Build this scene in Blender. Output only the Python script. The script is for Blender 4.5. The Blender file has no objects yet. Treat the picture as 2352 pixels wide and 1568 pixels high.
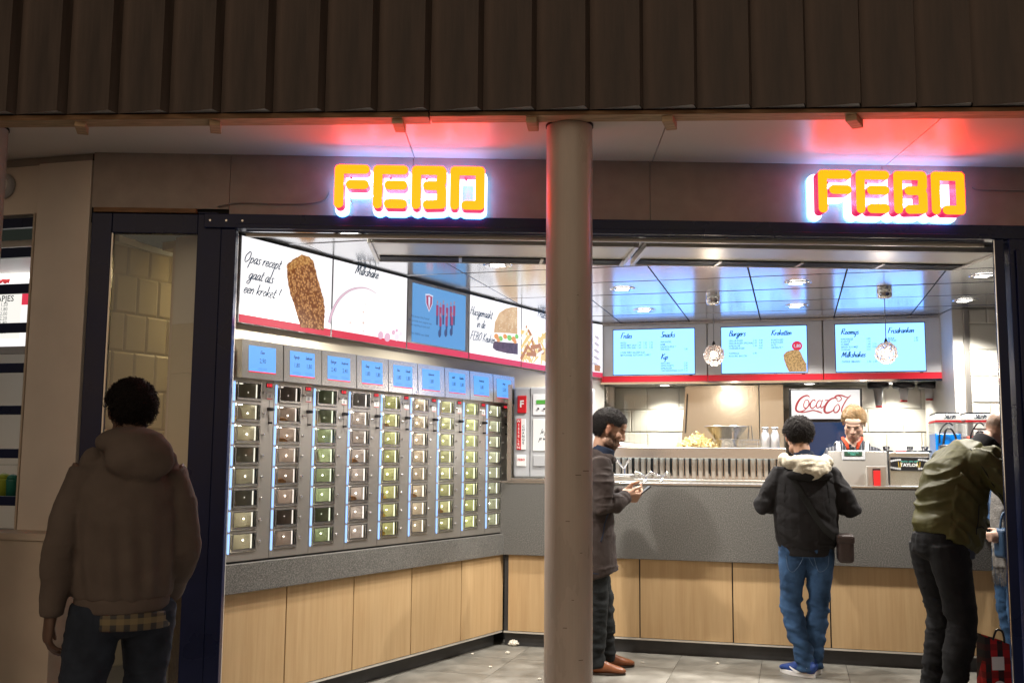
import bpy, bmesh, math, random
import numpy as np
from mathutils import Vector, Matrix, Euler
random.seed(7); np.random.seed(7)
SC = bpy.context.scene
COL = SC.collection
R = math.radians
# ------------------------------------------------------------------ camera, world, sun, exposure
FPX, PW, PH, CAMZ = 2350.0, 2352.0, 1568.0, 1.5          # focal length and frame in reference pixels
_p, _r = R(6.5), R(0.5)
_F = np.array([0, math.cos(_p), math.sin(_p)]); _R0 = np.array([1.0, 0, 0]); _U0 = np.cross(_R0, _F)
_R = _R0 * math.cos(_r) + _U0 * math.sin(_r); _U = np.cross(_R, _F)
cd = bpy.data.cameras.new('camera'); cam = bpy.data.objects.new('camera', cd); COL.objects.link(cam)
cd.sensor_width = 36.0; cd.lens = 36.0 * FPX / PW; cd.clip_start = 0.05; cd.clip_end = 500
cam.matrix_world = Matrix(((_R[0], _U[0], -_F[0], 0), (_R[1], _U[1], -_F[1], 0), (_R[2], _U[2], -_F[2], CAMZ), (0, 0, 0, 1)))
SC.camera = cam
w = bpy.data.worlds.new('World'); SC.world = w; w.use_nodes = True
nt = w.node_tree; bg = nt.nodes['Background']
sky = nt.nodes.new('ShaderNodeTexSky'); sky.sky_type = 'NISHITA'; sky.sun_disc = False
sky.sun_elevation = R(2.0); sky.sun_rotation = R(200)
nt.links.new(sky.outputs[0], bg.inputs[0]); bg.inputs[1].default_value = 0.012
sd = bpy.data.lights.new('street_light', 'SUN'); sd.energy = 0.92; sd.angle = R(85); sd.color = (1.0, 0.78, 0.58)
sun = bpy.data.objects.new('street_light', sd); COL.objects.link(sun)
sun.rotation_euler = Vector((0.15, 1.0, -0.22)).to_track_quat('-Z', 'Y').to_euler()
vs = SC.view_settings; vs.view_transform = 'Standard'; vs.look = 'None'; vs.exposure = 0.0; vs.gamma = 1.0
cy = SC.cycles
try:
    cy.use_denoising = True; cy.denoiser = 'OPENIMAGEDENOISE'; cy.denoising_input_passes = 'RGB_ALBEDO_NORMAL'
    cy.max_bounces = 9; cy.diffuse_bounces = 4; cy.glossy_bounces = 4; cy.transmission_bounces = 8; cy.transparent_max_bounces = 12
    cy.sample_clamp_indirect = 4.0; cy.sample_clamp_direct = 0.0; cy.blur_glossy = 0.8
    cy.caustics_reflective = False; cy.caustics_refractive = False
except Exception: pass
# ------------------------------------------------------------------ measuring helpers
def ray(x, y): return _F + _R * (x - PW / 2) / FPX - _U * (y - PH / 2) / FPX
def onz(x, y, z):
    d = ray(x, y); t = (z - CAMZ) / d[2]; return np.array([0, 0, CAMZ]) + t * d
class Frame:
    """a vertical plane: local x runs to the right along it, local -y comes out of it, z is up"""
    def __init__(s, ox, oy, az):
        a = R(az); s.o = np.array([ox, oy, 0.0]); s.d = np.array([math.sin(a), math.cos(a), 0]); s.n = np.array([-s.d[1], s.d[0], 0]); s.rz = R(90) - a
    def m(s, x, y, d=0.0):
        o = s.o - s.n * d; rr = ray(x, y); c = np.array([0, 0, CAMZ])
        t = ((o - c) * np.array([1, 1, 0])) @ s.n / (rr @ s.n); p = c + t * rr
        return float((p - o) @ s.d), float(p[2])
    def w(s, u, d, z): 
        q = s.o + s.d * u - s.n * d; return (q[0], q[1], z)
FA = Frame(-1.63, 5.66, 88.5)      # shop front
LW = Frame(-1.623, 5.81, 30.7)     # wall with the vending columns
CW = Frame(-0.084, 8.401, 105.0)   # counter front
MB = Frame(0.86, 9.72, 105.6)      # menu boards
CN = Frame(-0.0, 4.915, 93.0)      # canopy edge
NB = Frame(FA.w(-0.745, 0, 0)[0], FA.w(-0.745, 0, 0)[1], 105.0)   # neighbour's front
ZS, ZC = 3.2, 2.785                # soffit, ceiling
# ------------------------------------------------------------------ mesh builder
class M:
    def __init__(s): s.v = []; s.f = []; s.mi = []
    def add(s, vs_, fs, mi=0):
        b = len(s.v); s.v += [tuple(map(float, q)) for q in vs_]; s.f += [tuple(b + i for i in q) for q in fs]; s.mi += [mi] * len(fs); return s
    def box(s, x0, x1, y0, y1, z0, z1, mi=0):
        return s.add([(x0,y0,z0),(x1,y0,z0),(x1,y1,z0),(x0,y1,z0),(x0,y0,z1),(x1,y0,z1),(x1,y1,z1),(x0,y1,z1)],
                     [(0,3,2,1),(4,5,6,7),(0,1,5,4),(1,2,6,5),(2,3,7,6),(3,0,4,7)], mi)
    def prism(s, poly, a0, a1, axis='z', mi=0):
        """extrude a 2-D polygon; axis z: poly in xy; axis y: poly in xz; axis x: poly in yz"""
        n = len(poly)
        f3 = {'z': lambda p, a: (p[0], p[1], a), 'y': lambda p, a: (p[0], a, p[1]), 'x': lambda p, a: (a, p[0], p[1])}[axis]
        vs_ = [f3(p, a0) for p in poly] + [f3(p, a1) for p in poly]
        return s.add(vs_, [tuple(range(n))[::-1], tuple(range(n, 2 * n))] + [(i, (i + 1) % n, n + (i + 1) % n, n + i) for i in range(n)], mi)
    def lathe(s, prof, n=16, o=(0, 0, 0), mi=0, cap=True):
        """prof: (r, z) from bottom to top round the local z axis"""
        vs_ = [(o[0] + r * math.cos(2 * math.pi * k / n), o[1] + r * math.sin(2 * math.pi * k / n), o[2] + z) for r, z in prof for k in range(n)]
        fs = [(i * n + k, i * n + (k + 1) % n, (i + 1) * n + (k + 1) % n, (i + 1) * n + k) for i in range(len(prof) - 1) for k in range(n)]
        if cap: fs += [tuple(range(n))[::-1], tuple(range((len(prof) - 1) * n, len(prof) * n))]
        return s.add(vs_, fs, mi)
    def tube(s, pts, rad, n=8, right=None, mi=0, dome=0.0):
        """loft of elliptical rings; rad: number, list of numbers or list of (rx, ry)"""
        P = [np.array(p, float) for p in pts]; k = len(P)
        if not isinstance(rad, (list, tuple)): rad = [rad] * k
        rad = [(q, q) if not isinstance(q, (list, tuple)) else q for q in rad]
        vs_ = []; prevx = None
        for i in range(k):
            t = P[min(i + 1, k - 1)] - P[max(i - 1, 0)]; t = t / (np.linalg.norm(t) + 1e-9)
            x = np.array(right, float) if right is not None else (prevx if prevx is not None else (np.array([0, 0, 1.0]) if abs(t[2]) < .9 else np.array([1.0, 0, 0])))
            x = x - t * (x @ t)
            if np.linalg.norm(x) < 1e-4: x = np.array([0, 1.0, 0]) - t * t[1]
            x = x / np.linalg.norm(x); prevx = x; y = np.cross(t, x)
            for j in range(n):
                a = 2 * math.pi * j / n; vs_.append(P[i] + x * rad[i][0] * math.cos(a) + y * rad[i][1] * math.sin(a))
        fs = [(i * n + j, i * n + (j + 1) % n, (i + 1) * n + (j + 1) % n, (i + 1) * n + j) for i in range(k - 1) for j in range(n)]
        if dome:
            t0 = P[0] - P[1]; t0 = t0 / np.linalg.norm(t0); t1 = P[-1] - P[-2]; t1 = t1 / np.linalg.norm(t1)
            b0 = len(vs_); vs_.append(P[0] + t0 * dome * min(rad[0])); vs_.append(P[-1] + t1 * dome * min(rad[-1]))
            fs += [((j + 1) % n, j, b0) for j in range(n)] + [((k - 1) * n + j, (k - 1) * n + (j + 1) % n, b0 + 1) for j in range(n)]
        else: fs += [tuple(range(n))[::-1], tuple(range((k - 1) * n, k * n))]
        return s.add(vs_, fs, mi)
    def ell(s, c, r, nu=16, nv=10, rot=None, mi=0):
        vs_ = []; 
        for i in range(1, nv):
            t = math.pi * i / nv
            for j in range(nu):
                a = 2 * math.pi * j / nu; vs_.append((r[0] * math.sin(t) * math.cos(a), r[1] * math.sin(t) * math.sin(a), r[2] * math.cos(t)))
        vs_ += [(0, 0, r[2]), (0, 0, -r[2])]
        if rot is not None: vs_ = [tuple(rot @ Vector(q)) for q in vs_]
        vs_ = [(q[0] + c[0], q[1] + c[1], q[2] + c[2]) for q in vs_]
        T, B = (nv - 1) * nu, (nv - 1) * nu + 1
        fs = [(i * nu + j, (i + 1) * nu + j, (i + 1) * nu + (j + 1) % nu, i * nu + (j + 1) % nu) for i in range(nv - 2) for j in range(nu)]
        fs += [(T, j, (j + 1) % nu) for j in range(nu)] + [((nv - 2) * nu + (j + 1) % nu, (nv - 2) * nu + j, B) for j in range(nu)]
        return s.add(vs_, fs, mi)
    def xf(s, mat):
        s.v = [tuple(mat @ Vector(q)) for q in s.v]; return s
    def mesh(s, name, mats, smooth=False):
        me = bpy.data.meshes.new(name); me.from_pydata(s.v, [], s.f)
        for m_ in (mats if isinstance(mats, (list, tuple)) else [mats]): me.materials.append(MT(m_))
        if any(s.mi): me.polygons.foreach_set('material_index', s.mi)
        if smooth: me.polygons.foreach_set('use_smooth', [True] * len(s.f))
        me.update(); return me
    def build(s, name, mats, parent=None, smooth=False, loc=None, rz=None, bevel=0.0, seg=2):
        o = put(name, s.mesh(name, mats, smooth), parent, loc, rz)
        if bevel:
            b = o.modifiers.new('bevel', 'BEVEL'); b.width = bevel; b.segments = seg; b.limit_method = 'ANGLE'; b.angle_limit = R(40)
        return o
def put(name, me, parent=None, loc=None, rz=None):
    o = bpy.data.objects.new(name, me); COL.objects.link(o)
    if parent is not None: o.parent = parent
    if loc is not None: o.location = loc
    if rz is not None: o.rotation_euler = (0, 0, rz)
    return o
def tag(o, label=None, cat=None, group=None, kind=None):
    if label: o['label'] = label
    if cat: o['category'] = cat
    if group: o['group'] = group
    if kind: o['kind'] = kind
    return o
def thing(name, label, cat, fr=None, u=0.0, d=0.0, z=0.0, group=None, loc=None, rz=None):
    o = put(name, None, None, fr.w(u, d, z) if fr else (loc or (0, 0, 0)), fr.rz if fr else rz)
    o.empty_display_size = 0.05
    return tag(o, label, cat, group, 'thing')
def struct(name, label, fr=None, u=0.0, d=0.0, z=0.0):
    o = put(name, None, None, fr.w(u, d, z) if fr else (0, 0, 0), fr.rz if fr else None); return tag(o, label, None, None, 'structure')
def copy_tree(o, parent=None):
    c = o.copy(); COL.objects.link(c); c.parent = parent
    for ch in list(o.children): copy_tree(ch, c)
    return c
# ------------------------------------------------------------------ materials
_mats = {}
def MT(name): return _mats[name] if isinstance(name, str) else name
def mat(name, col, rough=0.5, metal=0.0, var=0.0, vs=8.0, bump=0.0, bs=60.0, stretch=(1, 1, 1), emit=None, es=0.0, alpha=None, trans=0.0, ior=1.45,
        coat=0.0, spec=0.5, col2=None, sheen=0.0, attr=None, rvar=0.0):
    m = bpy.data.materials.new(name); m.use_nodes = True; _mats[name] = m; n = m.node_tree.nodes; L = m.node_tree.links
    b = n['Principled BSDF']; I = b.inputs
    I['Base Color'].default_value = (*col, 1); I['Roughness'].default_value = rough; I['Metallic'].default_value = metal
    I['Specular IOR Level'].default_value = spec; I['IOR'].default_value = ior
    if coat: I['Coat Weight'].default_value = coat; I['Coat Roughness'].default_value = 0.08
    if sheen: I['Sheen Weight'].default_value = sheen; I['Sheen Roughness'].default_value = 0.4
    if trans: I['Transmission Weight'].default_value = trans
    if alpha is not None: I['Alpha'].default_value = alpha
    if emit: I['Emission Color'].default_value = (*emit, 1); I['Emission Strength'].default_value = es
    if var or bump or rvar:
        tc = n.new('ShaderNodeTexCoord'); mp = n.new('ShaderNodeMapping'); mp.inputs['Scale'].default_value = stretch; L.new(tc.outputs['Object'], mp.inputs[0])
    if var or rvar:
        nz = n.new('ShaderNodeTexNoise'); nz.inputs['Scale'].default_value = vs; nz.inputs['Detail'].default_value = 6; L.new(mp.outputs[0], nz.inputs['Vector'])
    if var:
        rp = n.new('ShaderNodeValToRGB'); L.new(nz.outputs['Fac'], rp.inputs[0]); e = rp.color_ramp.elements
        e[0].position = .3; e[1].position = .7
        c2 = col2 or tuple(min(1, c * (1 + var)) for c in col); e[0].color = (*[c * (1 - var) for c in col], 1); e[1].color = (*c2, 1)
        L.new(rp.outputs[0], I['Base Color'])
    if rvar:
        mr = n.new('ShaderNodeMapRange'); mr.inputs['To Min'].default_value = max(.02, rough - rvar); mr.inputs['To Max'].default_value = rough + rvar
        mr.inputs['From Min'].default_value = .3; mr.inputs['From Max'].default_value = .7
        L.new(nz.outputs['Fac'], mr.inputs[0]); L.new(mr.outputs[0], I['Roughness'])
    if bump:
        nb = n.new('ShaderNodeTexNoise'); nb.inputs['Scale'].default_value = bs; nb.inputs['Detail'].default_value = 5; L.new(mp.outputs[0], nb.inputs['Vector'])
        bp = n.new('ShaderNodeBump'); bp.inputs['Strength'].default_value = bump; bp.inputs['Distance'].default_value = 0.01
        L.new(nb.outputs['Fac'], bp.inputs['Height']); L.new(bp.outputs[0], I['Normal'])
    if attr:
        at = n.new('ShaderNodeAttribute'); at.attribute_name = attr; L.new(at.outputs['Color'], I['Base Color'])
    return m
def emat(name, col, s=1.0, base=(.02, .02, .02), rough=.3):
    return mat(name, base, rough, emit=col, es=s)
def nodes(name): m = _mats[name]; return m, m.node_tree.nodes, m.node_tree.links, m.node_tree.nodes['Principled BSDF']
def tex_emat(name, c0, c1, s, scale, kind='voronoi', stretch=(1, 1, 1), p0=.1, p1=.6):
    """backlit print whose ink varies in colour"""
    mat(name, (.02, .02, .02), .3, emit=c1, es=s); m, n, L, b = nodes(name)
    tc = n.new('ShaderNodeTexCoord'); mp = n.new('ShaderNodeMapping'); mp.inputs['Scale'].default_value = stretch; L.new(tc.outputs['Object'], mp.inputs[0])
    if kind == 'voronoi': t = n.new('ShaderNodeTexVoronoi'); t.inputs['Scale'].default_value = scale; out = t.outputs['Distance']
    else: t = n.new('ShaderNodeTexNoise'); t.inputs['Scale'].default_value = scale; t.inputs['Detail'].default_value = 4; out = t.outputs['Fac']
    L.new(mp.outputs[0], t.inputs['Vector'])
    rp = n.new('ShaderNodeValToRGB'); e = rp.color_ramp.elements; e[0].position = p0; e[1].position = p1; e[0].color = (*c0, 1); e[1].color = (*c1, 1)
    L.new(out, rp.inputs[0]); L.new(rp.outputs[0], b.inputs['Emission Color'])
# -- outside
mat('pavement', (.24, .22, .20), .75, var=.3, vs=4, bump=.3, bs=40)
mat('cladding', (.085, .064, .053), .62, var=.5, vs=3, bump=.12, bs=30, stretch=(4, 4, .35), rvar=.1)
mat('cladding_end', (.42, .42, .42), .5, var=.15)
mat('timber', (.20, .11, .05), .65, var=.3, vs=9, bump=.3, bs=30, stretch=(1, 10, 10))
mat('timber_pale', (.50, .36, .22), .65, var=.25, vs=9, bump=.3, bs=30, stretch=(1, 8, 8))
mat('soffit', (.78, .745, .68), .36, var=.05, vs=1.2, spec=.8, rvar=.03)
mat('fascia', (.33, .285, .25), .5, var=.10, vs=9, bump=.05, bs=120)
mat('navy', (.005, .011, .050), .30, var=.2, vs=3, rvar=.06, spec=.3)
mat('column_paint', (.50, .43, .37), .32, var=.13, vs=3, bump=.03, bs=20, rvar=.1, stretch=(2, 2, .45))
mat('white_panel', (.74, .66, .575), .5, var=.06, vs=3, bump=.04, bs=90)
mat('grey_box', (.52, .44, .35), .5, var=.1, vs=3)
mat('glass', (1, 1, 1), .0, trans=1.0, ior=1.12, spec=.6)
mat('black_plastic', (.012, .012, .014), .3)
mat('dark_gap', (.006, .006, .006), .8)
mat('rubber', (.02, .02, .02), .6)
mat('cable', (.25, .23, .21), .5)
# sign
emat('letter_glow', (1.0, .034, .0004), 17.0)
mat('letter_side', (.42, .03, .02), .35, emit=(1, .02, .16), es=.7)
emat('plate_glow', (.52, .76, 1.0), 2.5, base=(.8, .8, .8)); emat('plate_edge', (.10, .42, 1.0), 8.0, base=(.8, .8, .8))
mat('plate_side', (.7, .7, .72), .4)
# inside
mat('ceiling_metal', (.80, .81, .83), .19, metal=.86)
mat('rail', (.70, .67, .60), .3, metal=.45)
mat('steel', (.64, .615, .57), .27, metal=.96)
mat('steel_v', (.53, .50, .455), .32, metal=.80)
mat('hood_steel', (.70, .65, .54), .26, metal=1.0, bump=.09, bs=3.5, stretch=(4, 4, .1)); mat('chrome', (.82, .82, .82), .08, metal=1.0)
mat('cream', (.66, .60, .47), .35, var=.04, vs=3)
mat('cream_white', (.74, .72, .66), .4)
mat('board_grey', (.78, .79, .81), .4, var=.03)
mat('red_band', (.55, .015, .03), .3, emit=(1, .03, .06), es=.25)
mat('kick', (.045, .045, .047), .45, var=.3, vs=6)
mat('white_plastic', (.78, .78, .77), .35)
mat('grey_plastic', (.45, .46, .48), .35)
mat('red_plastic', (.55, .012, .02), .3)
mat('ink_dark', (.02, .035, .06), .6)
mat('ink_grey', (.28, .42, .46), .6)
mat('ink_navy', (.02, .05, .16), .6)
mat('ink_red', (.60, .02, .03), .45)
mat('tile', (.76, .74, .66), .10, spec=.55, var=.03, vs=3)
mat('tile_back', (.66, .61, .47), .12, spec=.6, var=.05, vs=3)
mat('grout', (.45, .43, .38), .8)
def granite():
    mat('granite', (.1, .1, .1), .38, bump=.04, bs=300); m, n, L, b = nodes('granite')
    tc = n.new('ShaderNodeTexCoord'); v = n.new('ShaderNodeTexNoise'); v.inputs['Scale'].default_value = 140; v.inputs['Detail'].default_value = 4; v.inputs['Roughness'].default_value = .8
    L.new(tc.outputs['Object'], v.inputs['Vector']); rp = n.new('ShaderNodeValToRGB'); L.new(v.outputs['Fac'], rp.inputs[0])
    e = rp.color_ramp.elements; e[0].position = .38; e[0].color = (.055, .054, .051, 1); e[1].position = .64; e[1].color = (.28, .272, .25, 1); x = e.new(.5); x.color = (.125, .121, .112, 1)
    L.new(rp.outputs[0], b.inputs['Base Color'])
granite()
def wood():
    mat('wood', (.5, .3, .14), .42); m, n, L, b = nodes('wood')
    tc = n.new('ShaderNodeTexCoord'); mp = n.new('ShaderNodeMapping'); mp.inputs['Scale'].default_value = (18, 18, .9); L.new(tc.outputs['Object'], mp.inputs[0])
    oi = n.new('ShaderNodeObjectInfo'); ad = n.new('ShaderNodeVectorMath'); ad.operation = 'ADD'; sc = n.new('ShaderNodeVectorMath'); sc.operation = 'SCALE'; sc.inputs['Scale'].default_value = 37
    cb = n.new('ShaderNodeCombineXYZ'); L.new(oi.outputs['Random'], cb.inputs[0]); L.new(oi.outputs['Random'], cb.inputs[1]); L.new(cb.outputs[0], sc.inputs[0])
    L.new(mp.outputs[0], ad.inputs[0]); L.new(sc.outputs[0], ad.inputs[1])
    t = n.new('ShaderNodeTexNoise'); t.inputs['Scale'].default_value = 1.6; t.inputs['Detail'].default_value = 9; t.inputs['Roughness'].default_value = .65; t.inputs['Distortion'].default_value = .4
    L.new(ad.outputs[0], t.inputs['Vector']); rp = n.new('ShaderNodeValToRGB'); L.new(t.outputs['Fac'], rp.inputs[0]); e = rp.color_ramp.elements
    e[0].position = .32; e[0].color = (.48, .315, .155, 1); e[1].position = .68; e[1].color = (.57, .395, .21, 1)
    L.new(rp.outputs[0], b.inputs['Base Color'])
    bp = n.new('ShaderNodeBump'); bp.inputs['Strength'].default_value = .06; bp.inputs['Distance'].default_value = .003; L.new(t.outputs['Fac'], bp.inputs['Height']); L.new(bp.outputs[0], b.inputs['Normal'])
wood()
mat('floor_tile', (.21, .20, .175), .42, var=.28, vs=5, bump=.08, bs=30, rvar=.12)
mat('joint', (.06, .055, .05), .8)
# screens and light boxes
emat('poster_white', (1.0, .985, 1.0), 1.0, base=(.5, .5, .5))
emat('poster_red', (.80, .04, .085), .95)
emat('poster_ink', (.006, .028, .06), 1.0)
emat('menu_cyan', (.46, 1.05, 2.5), 1.1)
emat('price_blue', (.13, .46, 1.1), .98)
emat('team_blue', (.14, .40, .80), .85)
emat('led_blue', (.30, .52, 1.0), 1.7)
emat('red_digits', (1.0, .03, .05), 1.6)
emat('bulb_white', (1.0, .95, .86), 14.0)
emat('bulb_warm', (1.0, .80, .62), 10.0)
emat('green_lcd', (.12, .6, .06), .7)
emat('teal_lcd', (.01, .16, .06), .5)
emat('teal_text', (.2, 1, .75), .9)
tex_emat('ink_kroket', (.66, .33, .12), (.20, .060, .014), 1.0, 62, p0=.15, p1=.66)
tex_emat('ink_kroket_core', (.66, .36, .12), (.34, .13, .03), 1.0, 60, p0=.15, p1=.7)
tex_emat('ink_bun', (.52, .26, .09), (.80, .55, .30), 1.0, 14, 'noise')
tex_emat('ink_patty', (.025, .012, .012), (.13, .07, .09), 1.0, 40, 'noise')
emat('ink_seed', (.95, .85, .65), 1.0)
emat('ink_lettuce', (.25, .65, .16), 1.0)
emat('ink_tomato', (.85, .36, .10), 1.0)
emat('ink_fry', (.93, .66, .22), 1.0)
emat('ink_fry_dark', (.55, .22, .05), 1.0)
emat('ink_mayo', (1.0, .93, .80), 1.05)
emat('ink_pink', (.85, .52, .66), 1.0)
emat('ink_pink_pale', (.95, .86, .91), 1.0)
emat('ink_shade', (.60, .53, .57), 1.0)
emat('ink_team_red', (.42, .05, .14), .9)
emat('ink_team_dark', (.05, .08, .22), .9)
emat('ink_team_skin', (.45, .28, .32), .9)
emat('ink_team_white', (.75, .8, 1.0), .9)
# ------------------------------------------------------------------ flat shapes and lettering
def plate(mb, sdf, x0, x1, z0, z1, res, y0, y1=None, mi=0, side=None):
    """flat shape where sdf(x, z) < 0, front at y0, optional thickness to y1"""
    xs = np.arange(x0, x1 + res, res); zs = np.arange(z0, z1 + res, res); X, Z = np.meshgrid(xs, zs, indexing='ij'); V = sdf(X, Z); I = V < 0
    vid = {}; vs_ = []; fs = []; segs = []
    def vert(k, p):
        if k not in vid: vid[k] = len(vs_); vs_.append((p[0], y0, p[1]))
        return vid[k]
    cnt = I[:-1, :-1].astype(int) + I[1:, :-1] + I[1:, 1:] + I[:-1, 1:]
    for j in range(cnt.shape[1]):
        i = 0
        while i < cnt.shape[0]:
            c = cnt[i, j]
            if c == 0: i += 1; continue
            if c == 4:
                s = i
                while i < cnt.shape[0] and cnt[i, j] == 4: i += 1
                fs.append((vert((s, j), (xs[s], zs[j])), vert((i, j), (xs[i], zs[j])), vert((i, j + 1), (xs[i], zs[j + 1])), vert((s, j + 1), (xs[s], zs[j + 1])))); continue
            cs = [(i, j), (i + 1, j), (i + 1, j + 1), (i, j + 1)]; poly = []
            for k in range(4):
                a, b = cs[k], cs[(k + 1) % 4]
                if I[a]: poly.append((vert(a, (xs[a[0]], zs[a[1]])), 0))
                if I[a] != I[b]:
                    t = V[a] / (V[a] - V[b]); t = min(.98, max(.02, t)); key = (min(a, b), max(a, b))
                    poly.append((vert(key, (xs[a[0]] + t * (xs[b[0]] - xs[a[0]]), zs[a[1]] + t * (zs[b[1]] - zs[a[1]]))), 1))
            if len(poly) > 2:
                fs.append(tuple(q[0] for q in poly))
                for k in range(len(poly)):
                    if poly[k][1] and poly[(k + 1) % len(poly)][1]: segs.append((poly[k][0], poly[(k + 1) % len(poly)][0]))
            i += 1
    mb.add(vs_, fs, mi)
    if y1 is not None:
        vv = []; ff = []
        for a, b in segs:
            k = len(vv); vv += [vs_[a], vs_[b], (vs_[b][0], y1, vs_[b][2]), (vs_[a][0], y1, vs_[a][2])]; ff.append((k + 1, k, k + 3, k + 2))
        mb.add(vv, ff, mi if side is None else side)
    return mb
def caps(segs):
    """union of round-ended strokes: (ax, az, bx, bz, ra, rb)"""
    def f(X, Z):
        D = np.full(X.shape, 9.0)
        for ax, az, bx, bz, ra, rb in segs:
            dx, dz = bx - ax, bz - az; l = dx * dx + dz * dz + 1e-12; t = np.clip(((X - ax) * dx + (Z - az) * dz) / l, 0, 1)
            D = np.minimum(D, np.hypot(X - ax - t * dx, Z - az - t * dz) - (ra + (rb - ra) * t))
        return D
    return f
def spline(pts, k=5):
    P = [np.array(p, float) for p in pts]; out = []
    if len(P) == 2: return P
    for i in range(len(P) - 1):
        a, b, c, d = P[max(i - 1, 0)], P[i], P[i + 1], P[min(i + 2, len(P) - 1)]
        for s in range(k):
            t = s / k; out.append(.5 * (2 * b + (c - a) * t + (2 * a - 5 * b + 4 * c - d) * t * t + (3 * b - a - 3 * c + d) * t ** 3))
    return out + [P[-1]]
_A = {  # hand-lettered glyphs: (advance, strokes), x-height 1
 'a': (.95, ['.75,.9 .4,1 .1,.5 .25,0 .6,.3 .78,1', '.78,1 .7,.25 .85,0 1,.25']), 'b': (.85, ['.1,2 .1,.1 .4,0 .75,.5 .5,1 .12,.7']), 'c': (.75, ['.7,.85 .45,1 .1,.5 .3,0 .75,.25']),
 'd': (.95, ['.75,.9 .4,1 .1,.5 .25,0 .6,.3 .8,1.9', '.8,1.9 .72,.25 .85,0 1,.2']), 'e': (.78, ['.1,.45 .6,.6 .5,1 .2,.85 .1,.35 .35,0 .8,.3']), 'f': (.6, ['.7,1.9 .45,2 .3,1.4 .2,-.6 0,-.8', '.05,1 .6,1.05']),
 'g': (.92, ['.75,.9 .4,1 .1,.5 .25,0 .6,.3 .78,1', '.78,1 .7,-.5 .4,-.95 .05,-.6 .9,.2']), 'h': (.9, ['.1,2 .1,0', '.1,.5 .45,1 .68,.7 .65,.2 .85,0']), 'i': (.42, ['.15,1 .1,.2 .25,0 .42,.2', '.2,1.5 .22,1.58']),
 'j': (.42, ['.25,1 .2,-.6 -.1,-.9', '.3,1.5 .32,1.58']), 'k': (.85, ['.1,2 .1,0', '.7,1 .15,.5 .5,.35 .85,0']), 'l': (.42, ['.2,2 .1,.3 .25,0 .42,.2']), 'm': (1.35, ['.1,1 .1,0', '.1,.5 .4,1 .55,.7 .55,0', '.55,.5 .85,1 1.05,.7 1.02,.2 1.25,0']),
 'n': (.92, ['.1,1 .1,0', '.1,.5 .45,1 .68,.7 .65,.2 .85,0']), 'o': (.88, ['.45,1 .1,.5 .35,0 .75,.45 .5,1 .4,.9']), 'p': (.88, ['.15,1 .05,-1', '.1,.5 .45,1 .75,.6 .45,0 .1,.2']), 'r': (.68, ['.1,1 .1,0', '.1,.5 .4,.95 .65,.9']),
 's': (.7, ['.65,.9 .35,1 .2,.75 .55,.35 .4,0 .05,.1']), 't': (.58, ['.3,1.7 .2,.3 .35,0 .58,.2', '0,1.1 .6,1.15']), 'u': (.92, ['.1,1 .1,.2 .35,0 .7,.6', '.72,1 .68,.2 .9,0']), 'v': (.8, ['.1,1 .3,0 .75,1']), 'w': (1.2, ['.1,1 .3,0 .6,.8 .8,0 1.1,1']), 'z': (.8, ['.1,1 .7,1 .1,0 .8,0']),
 'O': (1.45, ['.7,2 .15,1.1 .45,0 1.15,.6 1.1,1.7 .7,2 .45,1.6']), 'M': (1.7, ['.05,0 .35,1.9 .7,.3', '.7,.3 1.25,1.95 1.35,.2 1.55,0']), 'H': (1.35, ['.25,2 .15,0', '1.1,2 1,0', '.1,1 1.15,1.1']), 'F': (1.15, ['.3,1.9 .2,0', '.1,1.85 .7,1.95 1.2,1.9', '.2,1 .9,1.05']),
 'E': (1.1, ['1,1.9 .3,1.95 .2,0 .95,.05', '.2,1 .85,1.05']), 'B': (1.2, ['.25,1.95 .15,0', '.25,1.95 .9,1.8 .8,1.15 .3,1.05 .95,.8 .9,.1 .15,0']), 'K': (1.3, ['.25,2 .15,0', '1.1,2 .25,.95 .7,.6 1.2,0']), 'S': (1.1, ['1,1.75 .6,2 .25,1.6 .85,.7 .6,0 .05,.2']),
 'R': (1.3, ['.25,1.95 .15,0', '.1,1.8 .9,1.95 .95,1.3 .3,1.0 .7,.6 1.2,0']), 'J': (.8, ['.6,2 .5,0 .1,-.2']), 'C': (1.2, ['1.05,1.7 .7,2 .15,1.2 .4,0 1.1,.3']), '!': (.5, ['.35,2 .2,.6', '.15,.1 .17,0']), ' ': (.55, []), ',': (.35, ['.2,.1 .05,-.3']), "'": (.3, ['.2,2 .15,1.6']), '*': (.6, ['.1,1 .5,1.4', '.5,1 .1,1.4']), '-': (.6, ['.1,.6 .5,.6'])}
def script(mb, text, size, x, z, y, wt=.13, shear=.28, mi=0, align='l', sx=1.0):
    """brush lettering as flat ribbons; size = x-height"""
    tot = sum(_A.get(c, _A['o'])[0] for c in text) * size * sx
    if align == 'c': x -= tot / 2
    k = 0
    for c in text:
        adv, st = _A.get(c, _A['o'])
        for s in st:
            P = spline([tuple(float(q) for q in p.split(',')) for p in s.split()], 3); k += 1
            P = [np.array([x + (p[0] * sx + shear * p[1]) * size, z + p[1] * size]) for p in P]; vs_ = []
            for i, p in enumerate(P):
                t = P[min(i + 1, len(P) - 1)] - P[max(i - 1, 0)]; t = t / (np.linalg.norm(t) + 1e-9); nn = np.array([-t[1], t[0]])
                h = wt * size * (.6 + .5 * abs(t[1])); yy = y - 1e-5 * (k % 7)
                vs_ += [(p[0] + nn[0] * h, yy, p[1] + nn[1] * h), (p[0] - nn[0] * h, yy, p[1] - nn[1] * h)]
            mb.add(vs_, [(2 * i + 1, 2 * i + 3, 2 * i + 2, 2 * i) for i in range(len(P) - 1)], mi)
        x += adv * size * sx
    return x
_fc = {}
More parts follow.
